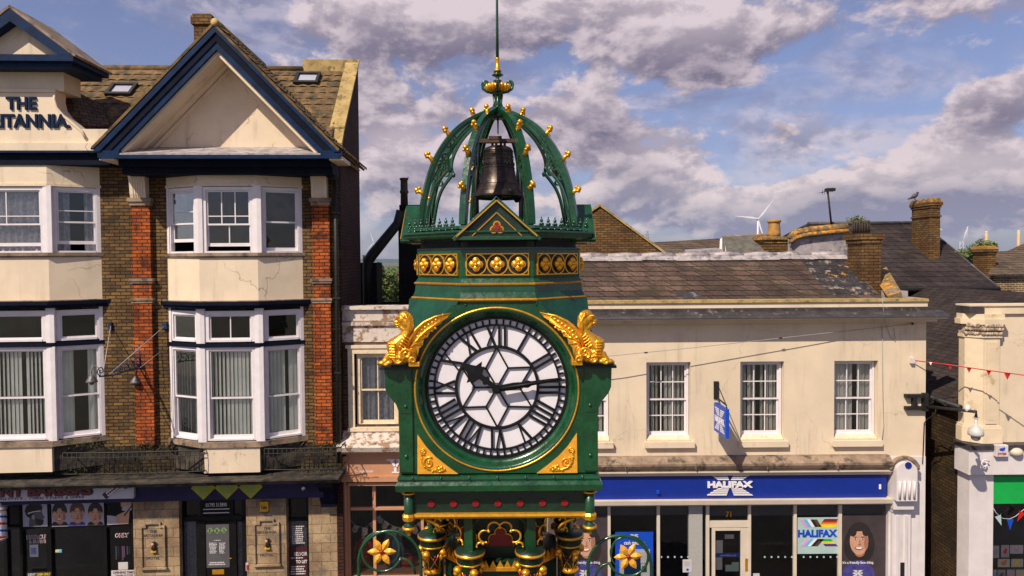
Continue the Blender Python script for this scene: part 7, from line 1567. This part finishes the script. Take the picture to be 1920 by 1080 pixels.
mb = MB(); mb.tube([RF.pt(.20 + x, .30 , rz(862) + z) for x, z in spiral((0, 0), .10, .03, .5, 1.1, 18)] , .016, 6); mb.tube([RF.pt(.20, .10, rz(884)), RF.pt(.22, .30, rz(868))], .02, 6); mb.build('hook', 'white', t)
# bunting line over the street from the bank corner
R3 = lambda px, py, Y: P(px, py, Y)
t = thing('bunting_line', 'red string line with tiny red pennants running from the bank corner to the right', 'bunting', R3(1712, 676, 15.28))
pts = [R3(1716, 676, 15.22), R3(1780, 684, 14.9), R3(1850, 694, 14.4), R3(1925, 704, 14.0), R3(2020, 712, 13.5)]
mb = MB(); mb.tube(pts, .012, 5); mb.build('string', 'redbag', t)
for i, (x, y, Y, s_) in enumerate(((1745, 679, 15.05, .06), (1782, 684.5, 14.9, .08), (1817, 690, 14.65, .09), (1854, 695, 14.4, .09), (1889, 699.5, 14.2, .12))):
    p = R3(x, y, Y); mb = MB(); mb.prism(Fr((p.x, p.y), (p.x + 1, p.y - .35)), [(-s_ * .5, p.z), (s_ * .5, p.z), (0, p.z - s_ * 1.2)], -.002, .002); mb.build('pennant', 'redbag' if i != 0 else 'textw', t)
mb = MB(); c_ = R3(1711, 676, 15.26); mb.box(HF, (c_ - HF.o).dot(HF.u) - .05, (c_ - HF.o).dot(HF.u) + .03, 0, .08, c_.z - .06, c_.z + .06); mb.build('wall_block', 'white', t)

# ================================================================ ROOFS BEHIND
def roofpoly(mb, pts, th=.05): mb.slab([P(*p) for p in pts], -th)
def house(name, label, group=None, at=(0, 20)): return thing(name, label, 'house', (at[0], at[1], 0), group)
# large hipped slate roof
h1 = house('hipped_house', 'house with large dark hipped slate roof and a lichened ridge, behind the bank', None, (14, 25))
RL, RR = P(1515, 421, 26), P(1730, 416, 26); EL, ER = P(1430, 540, 22), P(1872, 541, 22)
zE = (EL.z + ER.z) / 2; EL.z = ER.z = zE; RR.z = RL.z; BLk, BRk = Vector((EL.x, 30, zE)), Vector((ER.x, 30, zE))
mb = MB(); mb.slab([EL, ER, RR, RL], -.06); mb.slab([ER, BRk, RR], -.06); mb.slab([RL, BLk, EL], -.06); mb.slab([RL, RR, BRk, BLk], .06); r1 = mb.build('roof', 'slated', h1)
mb = MB(); mb.tube([RL + Up * .03, RR + Up * .03], .07, 8); mb.tube([RL, EL], .05, 6); mb.tube([RR, ER], .04, 6); mb.build('ridge_tiles', 'leadd', r1)
mb = MB(); mb.box(Fr((0, 22.3), (1, 22.3)), EL.x + .3, ER.x - .3, -7, 0, 0, zE - .02); mb.build('wall', 'bb', h1)
mb = MB(); mb.tube([EL + Vector((0, -.05, -.05)), ER + Vector((0, -.05, -.05))], .07, 8); mb.build('gutter', 'iron', h1)
def stack(parent, px_side, px0, px1, py_top, py_bot, Y, m_='bb', topm='moss', base_drop=1.0, bands=True):
    a = P(px0, (py_top + py_bot) / 2, Y); b = P(px1, (py_top + py_bot) / 2, Y); zt_, zb_ = P(px0, py_top, Y).z, P(px0, py_bot, Y).z - base_drop
    Yb = a.x * F / (px_side - 960) if px_side else Y + .6; d = max(.3, min(1.5, Yb - Y)); f = Fr((0, Y), (1, Y)); h = zt_ - zb_
    mb = MB(); mb.box(f, a.x, b.x, -d, 0, zb_, zt_ - .30)
    mb.box(f, a.x - .03, b.x + .03, -d - .03, .03, zt_ - .30, zt_ - .22); mb.box(f, a.x - .06, b.x + .06, -d - .06, .06, zt_ - .22, zt_ - .10)
    if bands: mb.box(f, a.x - .03, b.x + .03, -d - .03, .03, zt_ - .62, zt_ - .56)
    c = mb.build('chimney', m_, parent); mb = MB(); mb.box(f, a.x - .05, b.x + .05, -d - .05, .05, zt_ - .10, zt_ - .02); mb.plan([(a.x, Y, 0), (b.x, Y, 0), (b.x, Y + d, 0), (a.x, Y + d, 0)], zt_ - .02, zt_ + .03); mb.build('mossy_cap', topm, c); return c, a, b, zt_, d
ck = stack(h1, 1709, 1744, 1763, 373, 432, 23.6)
mb = MB(); n1 = (ER - EL).cross(RR - EL).normalized(); n1 = n1 if n1.z > 0 else -n1
mb.slab([onplane(x, y, EL, n1) + n1 * .01 for x, y in ((1722, 417), (1731, 418), (1746, 430), (1766, 429), (1768, 434), (1741, 437))], .012); mb.build('lead_flashing', 'lead', h1)
t = thing('pigeon', 'dark pigeon perched on the corner of the tall mossy chimney', 'bird', (P(1714, 372, 24.3).x, 24.3, ck[3]))
pz = ck[3] + .03; pxx = P(1715, 372, 24.3).x; mb = MB(); mb.ell((pxx, 24.3, pz + .14), (.13, .065, .075), 12, Matrix.Rotation(-.5, 3, 'Y')); mb.ell((pxx + .10, 24.3, pz + .25), (.042, .038, .045), 10); mb.tube([(pxx + .06, 24.3, pz + .16), (pxx + .10, 24.3, pz + .24)], [.055, .035], 8); mb.tube([(pxx + .13, 24.3, pz + .25), (pxx + .17, 24.3, pz + .24)], [.014, .004], 5); mb.tube([(pxx - .07, 24.3, pz + .09), (pxx - .24, 24.3, pz + .03)], [.05, .022], 6)
for dy in (-.02, .02): mb.tube([(pxx + .01, 24.3 + dy, pz + .08), (pxx + .02, 24.3 + dy, pz - .005)], .008, 5)
mb.build('body', 'leadd', t)
t = thing('tv_aerial', 'television aerial on a thin leaning mast above the dark hipped roof', 'aerial', P(1559, 421, 25.5))
a_ = P(1559, 423, 25.5); b_ = P(1552, 358, 25.5); mb = MB(); mb.tube([a_, b_], .035, 6); mb.build('mast', 'iron', t); mb = MB(); c_ = P(1540, 361, 25.5); d_ = P(1564, 355, 25.5); mb.tube([c_, d_], .016, 5)
for i in range(6): q_ = c_.lerp(d_, .1 + i * .15); mb.tube([q_ - Vector((.0, .3, .0)), q_ + Vector((0, .3, 0))], .010, 4); mb.tube([q_ - Up * .09, q_ + Up * .09], .008, 4)
mb.box(Fr((0, 25.5), (1, 25.5)), d_.x - .3, d_.x, -.12, .12, d_.z - .07, d_.z + .04); mb.build('antenna', 'iron', t)
# the right-hand building's own slate roof sloping down to the alley
ez = P(1812, 762, 15.0).z; rX, rZ = x0_ + 3.3, 7.2
mb = MB(); mb.slab([(x0_ - .12, 15.32, ez), (x0_ - .12, 26, ez), (rX, 26, rZ), (rX, 15.36, rZ)], .06); mb.slab([(rX, 15.36, rZ), (rX, 26, rZ), (rX + 5, 26, 5.0), (rX + 5, 15.36, 5.0)], .06); mb.build('roof', 'slatesp', rb_)
mb = MB(); mb.tube([(x0_ - .15, 15.0, ez - .02), (x0_ - .15, 26, ez - .02)], .06, 8); mb.build('gutter', 'iron', rb_)
h2 = house('rear_house', 'low slate-roofed rear house closing the far end of the alley', None, (14, 27))
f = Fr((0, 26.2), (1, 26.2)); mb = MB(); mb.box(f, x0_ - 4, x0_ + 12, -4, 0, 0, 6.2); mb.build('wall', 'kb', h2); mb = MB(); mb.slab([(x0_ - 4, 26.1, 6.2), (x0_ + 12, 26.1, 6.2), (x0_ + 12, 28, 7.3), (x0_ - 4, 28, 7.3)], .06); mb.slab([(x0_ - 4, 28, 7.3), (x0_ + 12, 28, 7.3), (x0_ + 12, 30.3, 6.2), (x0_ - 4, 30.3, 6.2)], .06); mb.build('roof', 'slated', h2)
# mossy-capped parapet and buff pot left of the hipped roof
h3 = house('lichened_house', 'small roof with lichened ridge, white verge and a buff chimney pot behind the bank ridge', None, (8, 20))
mb = MB(); roofpoly(mb, [(1354, 446, 21.5), (1440, 441, 21.5), (1440, 486, 20), (1354, 492, 20)]); mb.slab([P(1354, 446, 21.5), P(1440, 441, 21.5), P(1450, 480, 24), P(1368, 486, 24)], .05); rr = mb.build('roof', 'tileb', h3)
mb = MB(); mb.tube([P(1356, 446, 21.5), P(1440, 442, 21.5)], .07, 8); mb.build('ridge_tiles', 'moss', rr)
mb = MB(); mb.slab([P(1350, 448, 21.52), P(1357, 444, 21.48), P(1364, 486, 20), P(1348, 486, 20)], .08); mb.build('verge_board', 'white', h3)
mb = MB(); f = Fr((0, 21.4), (1, 21.4)); mb.box(f, P(1352, 480, 21.4).x, P(1590, 480, 21.4).x, -3, -.3, 0, P(1400, 462, 21.4).z); mb.build('wall', 'bb', h3)
mb = MB(); f = Fr((0, 20.4), (1, 20.4)); a, b = P(1433, 450, 20.4).x, P(1482, 450, 20.4).x; zt_ = P(1455, 443, 20.4).z; mb.box(f, a, b, -.7, 0, zt_ - 1.5, zt_ - .1); c_ = mb.build('chimney', 'bb', h3); mb = MB(); mb.box(f, a - .08, b + .08, -.78, .08, zt_ - .1, zt_ + .0); mb.box(f, a - .02, b + .02, -.72, .02, zt_ - .2, zt_ - .1); mb.build('mossy_cap', 'moss', c_)
p = P(1455, 443, 20.2 + .4); mb = MB(); mb.lathe((p.x, 20.75, zt_), [(.19, 0), (.185, .10), (.165, .40), (.165, .42), (.195, .43), (.20, .50), (.17, .51), (.15, .40)], 16); mb.build('chimney_pot', 'potc', c_)
mb = MB(); 
cpts = [(1480, 447), (1490, 437), (1515, 432), (1550, 428), (1588, 425)]
mb.tube([P(x, y, 19.5) for x, y in cpts], [.09, .10, .10, .10, .10], 8); mb.tube([P(x + 2, y + 8, 19.4) for x, y in cpts], [.07] * 5, 6); mb.build('mossy_coping', 'moss', h3)
mb = MB(); f = Fr((0, 19.5), (1, 19.5)); mb.prism(f, [(P(1482, 500, 19.5).x, 5), (P(1590, 500, 19.5).x, 5), (P(1590, 432, 19.5).x, P(1590, 428, 19.5).z), (P(1515, 436, 19.5).x, P(1515, 436, 19.5).z), (P(1484, 446, 19.5).x, P(1484, 448, 19.5).z)], -.25, 0); mb.build('parapet_wall', 'lead', h3)
# brick gable behind the bank
h4 = house('brick_gable_house', 'tall blank stock-brick gable with sloping verge rising directly right of the clock tower', None, (3.5, 22))
f = Fr((0, 22), (1, 22)); z_ = lambda py: P(1150, py, 22).z; X_ = lambda px: P(px, 430, 22).x
mb = MB(); mb.prism(f, [(X_(960), 0), (X_(1250), 0), (X_(1250), z_(478)), (X_(1126), z_(389)), (X_(960), z_(500))], -6, 0); mb.build('gable_wall', 'bb', h4)
mb = MB(); mb.slab([P(1124, 386, 21.95), P(1252, 480, 21.95), P(1252, 480, 21.95) + Vector((0, 6, 0)), P(1124, 386, 21.95) + Vector((0, 6, 0))], .07); mb.slab([P(1126, 386, 21.95), P(960, 497, 21.95), P(960, 497, 21.95) + Vector((0, 6, 0)), P(1126, 386, 21.95) + Vector((0, 6, 0))], -.07); mb.build('roof', 'coping', h4)
h5 = house('grey_roofed_house', 'long low grey-brown tiled roof between the brick gable and the lichened roof', None, (6, 26))
mb = MB(); roofpoly(mb, [(1215, 457, 27), (1352, 449, 27), (1400, 478, 25), (1215, 486, 25)]); mb.slab([P(1215, 457, 27), P(1352, 449, 27), P(1352, 449, 27) + Vector((0, 3, -1)), P(1215, 457, 27) + Vector((0, 3, -1))], .05); mb.build('roof', 'tileg', h5)
mb = MB(); mb.box(Fr((0, 25.2), (1, 25.2)), P(1218, 480, 25.2).x, P(1398, 480, 25.2).x, -4.5, 0, 0, P(1300, 482, 25).z); mb.build('wall', 'bb', h5)
mb = MB(); mb.slab([P(1284, 468, 22), P(1350, 464, 22), P(1356, 467, 20.5), P(1284, 472, 20.5)], .10); mb.build('flat_roof', 'lead', h5)
# sooty stack, pot and slanting flue left of the tower
h6 = house('chimney_house', 'sooty brick stack with tall pot and fat slanting black flue, left of the tower', None, (-3.2, 19)); h6['category'] = 'chimney'
f = Fr((0, 19), (1, 19)); X_ = lambda px: P(px, 450, 19).x; z_ = lambda py: P(750, py, 19).z
mb = MB(); mb.box(f, X_(747), X_(800), -1, 0, 0, z_(410)); mb.box(f, X_(745), X_(795), -1.05, .05, z_(410), z_(398)); mb.box(f, X_(749), X_(790), -.95, -.02, z_(398), z_(384)); c_ = mb.build('chimney', 'kb', h6)
mb = MB(); p = P(757, 385, 19.3); mb.lathe((p.x, 19.4, z_(384)), [(.11, 0), (.10, .35), (.125, .37), (.125, .42), (.105, .44), (.10, .72), (.125, .74), (.125, .78), (.10, .79)], 14); mb.tube([(p.x + .05, 19.4, z_(384) + .76), (p.x + .14, 19.4, z_(384) + .82)], .012, 4); mb.build('chimney_pot', 'potk', c_)
mb = MB(); mb.tube([P(688, 600, 19), P(688, 505, 19), P(690, 490, 19), P(698, 478, 19), P(745, 420, 19), P(752, 395, 19)], [.10, .12, .15, .15, .13, .13], 10); mb.build('flue', 'iron', h6)
mb = MB(); mb.box(f, X_(670), X_(703), -1, -.2, 0, z_(492)); mb.build('low_wall', 'kb', h6)
# houses, trees and chimneys at the right edge
h7 = house('tiled_house', 'house at the right edge with mossy brown tiled roof, brick wall and brick chimney', None, (20, 28))
mb = MB(); roofpoly(mb, [(1868, 474, 28), (1960, 470, 28), (1960, 516, 25.5), (1852, 518, 25.5)], .06); roofpoly(mb, [(1886, 474, 30), (1960, 440, 30), (1960, 480, 29), (1886, 480, 29)], .06); mb.build('roof', 'tileg', h7)
mb = MB(); mb.box(Fr((0, 25.7), (1, 25.7)), P(1862, 530, 25.7).x, P(1990, 530, 25.7).x, -4, 0, 0, P(1900, 520, 25.7).z); mb.build('wall', 'bbl', h7)
ck = stack(h7, 1824, 1852, 1867, 462, 512, 26.2, 'bb', 'potc', .6, False)
def crown(mb, c, r, n_, leaf=.08, seed=1):
    rd = random.Random(seed); lobes = [(Vector(c) + Vector((rd.uniform(-1, 1) * r[0], rd.uniform(-1, 1) * r[1], rd.uniform(-.8, 1) * r[2])) * .65, rd.uniform(.25, .5)) for _ in range(14)]
    for i in range(n_):
        lc, lr = rd.choice(lobes); d = Vector((rd.gauss(0, 1), rd.gauss(0, 1), rd.gauss(0, 1))).normalized() * (rd.random() ** .4)
        p = lc + Vector((d.x * r[0], d.y * r[1], d.z * r[2])) * lr; a = Vector((rd.uniform(-1, 1), rd.uniform(-1, 1), rd.uniform(-1, 1))).normalized() * leaf; b = a.orthogonal().normalized() * leaf * .5
        mb.mi = 1 if rd.random() < .35 else 0; mb.add([p - a, p + b, p + a, p - b], [(0, 1, 2, 3)])
def tree(label, px, py_top, py_bot, Y, wpx, n_, seed, group=None, leaf=.09):
    top = P(px, py_top, Y); bot = P(px, py_bot, Y); rx_ = wpx / 2 * Y / F; rz_ = (top.z - bot.z) / 2
    t = thing('tree', label, 'tree', (top.x, Y, -.3), group); mb = MB(); c = (top.x, Y, bot.z + rz_); crown(mb, c, (rx_, rx_, rz_), n_, leaf, seed); mb.build('crown', ['leaf', 'leafy'], t, recalc=False)
    mb = MB(); mb.tube([(top.x, Y, -.3), (top.x + .1, Y, bot.z * .5), (top.x, Y, bot.z + rz_)], [.22, .16, .05], 8)
    for i in range(5): a = i * 1.3; mb.tube([(top.x, Y, bot.z * .6 + i * .2), (top.x + rx_ * .6 * math.cos(a), Y + rx_ * .6 * math.sin(a), bot.z + rz_ * .9)], [.08, .03], 6)
    mb.build('trunk', 'bark', t)
GT = 'trees behind the houses'
tree('broad leafy tree filling the gap between the hotel wall and the clock tower', 722, 492, 640, 38, 72, 5200, 3, GT, .11)
tree('small tree tip showing just beside the hotel side wall', 688, 470, 540, 34, 16, 500, 9, GT, .09)
tree('tree tip showing over the ridge of the dark hipped roof', 1605, 403, 450, 40, 40, 900, 4, GT, .09)
tree('round green tree behind the brick chimney at the right edge', 1846, 447, 500, 42, 52, 2200, 5, GT, .10)
tree('low green bush top behind the right-hand hip of the dark slate roof', 1815, 462, 510, 45, 40, 1200, 6, GT, .10)
tree('green tree top behind the tiled roof at the right edge', 1880, 468, 510, 46, 60, 1500, 7, GT, .10)
h8 = house('distant_house', 'small house with brown roof and white window seen through the gap left of the tower', None, (-8, 45))
f = Fr((0, 46), (1, 46)); X_ = lambda px: P(px, 530, 46).x; z_ = lambda py: P(735, py, 46).z
mb = MB(); mb.box(f, X_(728), X_(790), -6, 0, -.3, z_(535)); mb.build('wall', 'gb', h8); mb = MB(); mb.slab([(X_(726), 45.7, z_(537)), (X_(792), 45.7, z_(537)), (X_(792), 49, z_(507)), (X_(730), 49, z_(507))], -.1); mb.slab([(X_(792), 52.3, z_(537)), (X_(726), 52.3, z_(537)), (X_(730), 49, z_(507)), (X_(792), 49, z_(507))], -.1); mb.build('roof', 'tileg', h8)
window(f, (X_(737), X_(744), z_(566), z_(545)), h8, 1, 1, depth=.05, fw=.1)
# far plain: a scatter of woods and roofs
mb = MB(); rd = random.Random(5)
for i in range(260):
    Y = rd.uniform(70, 900) ** 1.0; px = rd.choice([rd.uniform(600, 800), rd.uniform(600, 800), rd.uniform(1100, 1920)]); X = (px - 960) / F * Y; s_ = rd.uniform(2.5, 5.0)
    for k in range(5): mb.ell((X + rd.uniform(-s_, s_), Y + rd.uniform(-s_, s_), rd.uniform(0, .5) * s_), (s_ * rd.uniform(.4, .9), s_ * .6, s_ * rd.uniform(.4, .75)), 7)
o = struct(mb.build('far_woods', 'leaf'), 'stuff')
mb = MB(); rd = random.Random(8)
# turbines, crane, pylon, tower sections
def turbine(label, hub, Y, tips, base_r):
    h = P(*hub, Y); t = thing('wind_turbine', label, 'wind turbine', (h.x, Y, -.3), 'wind turbines on the horizon'); L_ = max((P(*q_, Y) - h).length for q_ in tips)
    mb = MB(); mb.tube([(h.x + .02 * L_, Y + 3, -.3), (h.x + .02 * L_, Y + 3, h.z - .02 * L_)], [.05 * L_, .028 * L_], 12); mb.build('tower', 'turb', t); mb = MB(); mb.ell((h.x, Y + 2, h.z), (.035 * L_, .12 * L_, .035 * L_), 12); mb.build('nacelle', 'turb', t)
    for q_ in tips:
        e = P(*q_, Y); d = (e - h).normalized(); w = Vector((d.z, 0, -d.x)); mb = MB(); s1 = [h, h + d * L_ * .06, h + d * L_ * .22, h + d * L_ * .6, h + d * L_ * (e - h).length / L_]; wd = [.018, .022, .050, .028, .006]
        vs = []
        for p_, k_ in zip(s1, wd): vs += [p_ - w * L_ * k_ * .4 + Vector((0, -1.5, 0)), p_ + w * L_ * k_ + Vector((0, -1.5, 0)), p_ + w * L_ * k_ * .3 + Vector((0, -.2, 0))]
        fs = [(0, 1, 2), (12, 14, 13)]
        for i in range(4):
            for j in range(3): fs.append((i * 3 + j, i * 3 + (j + 1) % 3, i * 3 + 3 + (j + 1) % 3, i * 3 + 3 + j))
        mb.add(vs, fs); mb.build('blade', 'turb', t)
turbine('large white wind turbine against cloud above the bank roof', (1421, 410), 1360, [(1451, 373), (1376, 405), (1431, 443)], 2)
turbine('small far wind turbine in the gap beside the slanting flue', (700.5, 455), 3300, [(694, 435), (687, 471), (707, 458)], 2)
def lattice(name, label, cat, px, y0, y1, Y, w0, w1, m_='leadd', jib=None):
    b, a = P(px, y1, Y), P(px, y0, Y); b.z = -.3; t = thing(name, label, cat, b); mb = MB(); n_ = 9; r_ = max(.12, Y * .00022)
    for s_ in (-1, 1): mb.tube([b + Vector((s_ * w0, 0, 0)), a + Vector((s_ * w1, 0, 0))], r_, 4)
    for i in range(n_):
        s_ = 1 if i % 2 else -1; p_ = b.lerp(a, i / n_); q_ = b.lerp(a, (i + 1) / n_); wp_ = w0 + (w1 - w0) * i / n_; wq = w0 + (w1 - w0) * (i + 1) / n_; mb.tube([p_ + Vector((s_ * wp_, 0, 0)), q_ - Vector((s_ * wq, 0, 0))], r_ * .7, 4)
    mb.build('mast', m_, t)
    if jib:
        mb = MB()
        for (c, d, k_) in jib: mb.tube([P(*c, Y), P(*d, Y)], r_ * k_, 4)
        mb.build('arm', m_, t)
lattice('dock_crane', 'pale lattice dock crane with raised jib on the horizon at right', 'crane', 1803, 452, 470, 900, 3, 2, 'turb', [((1801, 464), (1815, 424), 1.6), ((1806, 462), (1815, 424), 1.0), ((1815, 424), (1813, 462), .5), ((1800, 452), (1815, 426), .4)])
lattice('pylon', 'faint grey lattice pylon just beside the blank brick gable', 'pylon', 1214, 432, 480, 700, 2.6, .6, 'leadd', [((1209, 440), (1219, 440), 1.2), ((1210, 446), (1218, 446), 1.0)])
for i, (px, y0, lab) in enumerate(((1848.5, 434, 'yellow steel mast section behind the brick chimney on the horizon'), (1909, 432, 'yellow steel mast section above the tiled roof at the right edge'))):
    b = P(px, 470, 800); a = P(px + 1, y0, 800); t = thing('mast_section', lab, 'mast', (b.x, 800, -.3), 'yellow mast sections on the horizon'); mb = MB(); mb.tube([(b.x, 800, -.3), (a.x, 800, a.z)], [2.3, 1.5], 12); mb.build('tube_section', 'turbo', t); mb = MB(); mb.lathe((a.x, 800, a.z), [(1.7, -.6), (1.7, 0), (1.2, .3)], 12); mb.build('flange', 'turb', t)
# ---------------------------------------------------------------- air
hm = bpy.data.materials.new('thin_haze'); hm.use_nodes = True; t_ = hm.node_tree; t_.nodes.clear(); q = N(t_)
pv = q.new('ShaderNodeVolumePrincipled'); pv.inputs['Color'].default_value = (.62, .72, .95, 1); pv.inputs['Density'].default_value = .00006; pv.inputs['Anisotropy'].default_value = .2
o_ = q.new('ShaderNodeOutputMaterial'); t_.links.new(pv.outputs[0], o_.inputs[1]); M['haze'] = hm
struct(MB().box(gf, -9500, 9500, -12500, 400, -2.2, 260).build('haze', 'haze'), 'stuff')
# ---------------------------------------------------------------- tidy helper properties
for o in bpy.data.objects:
    if 'wloc' in o: del o['wloc']
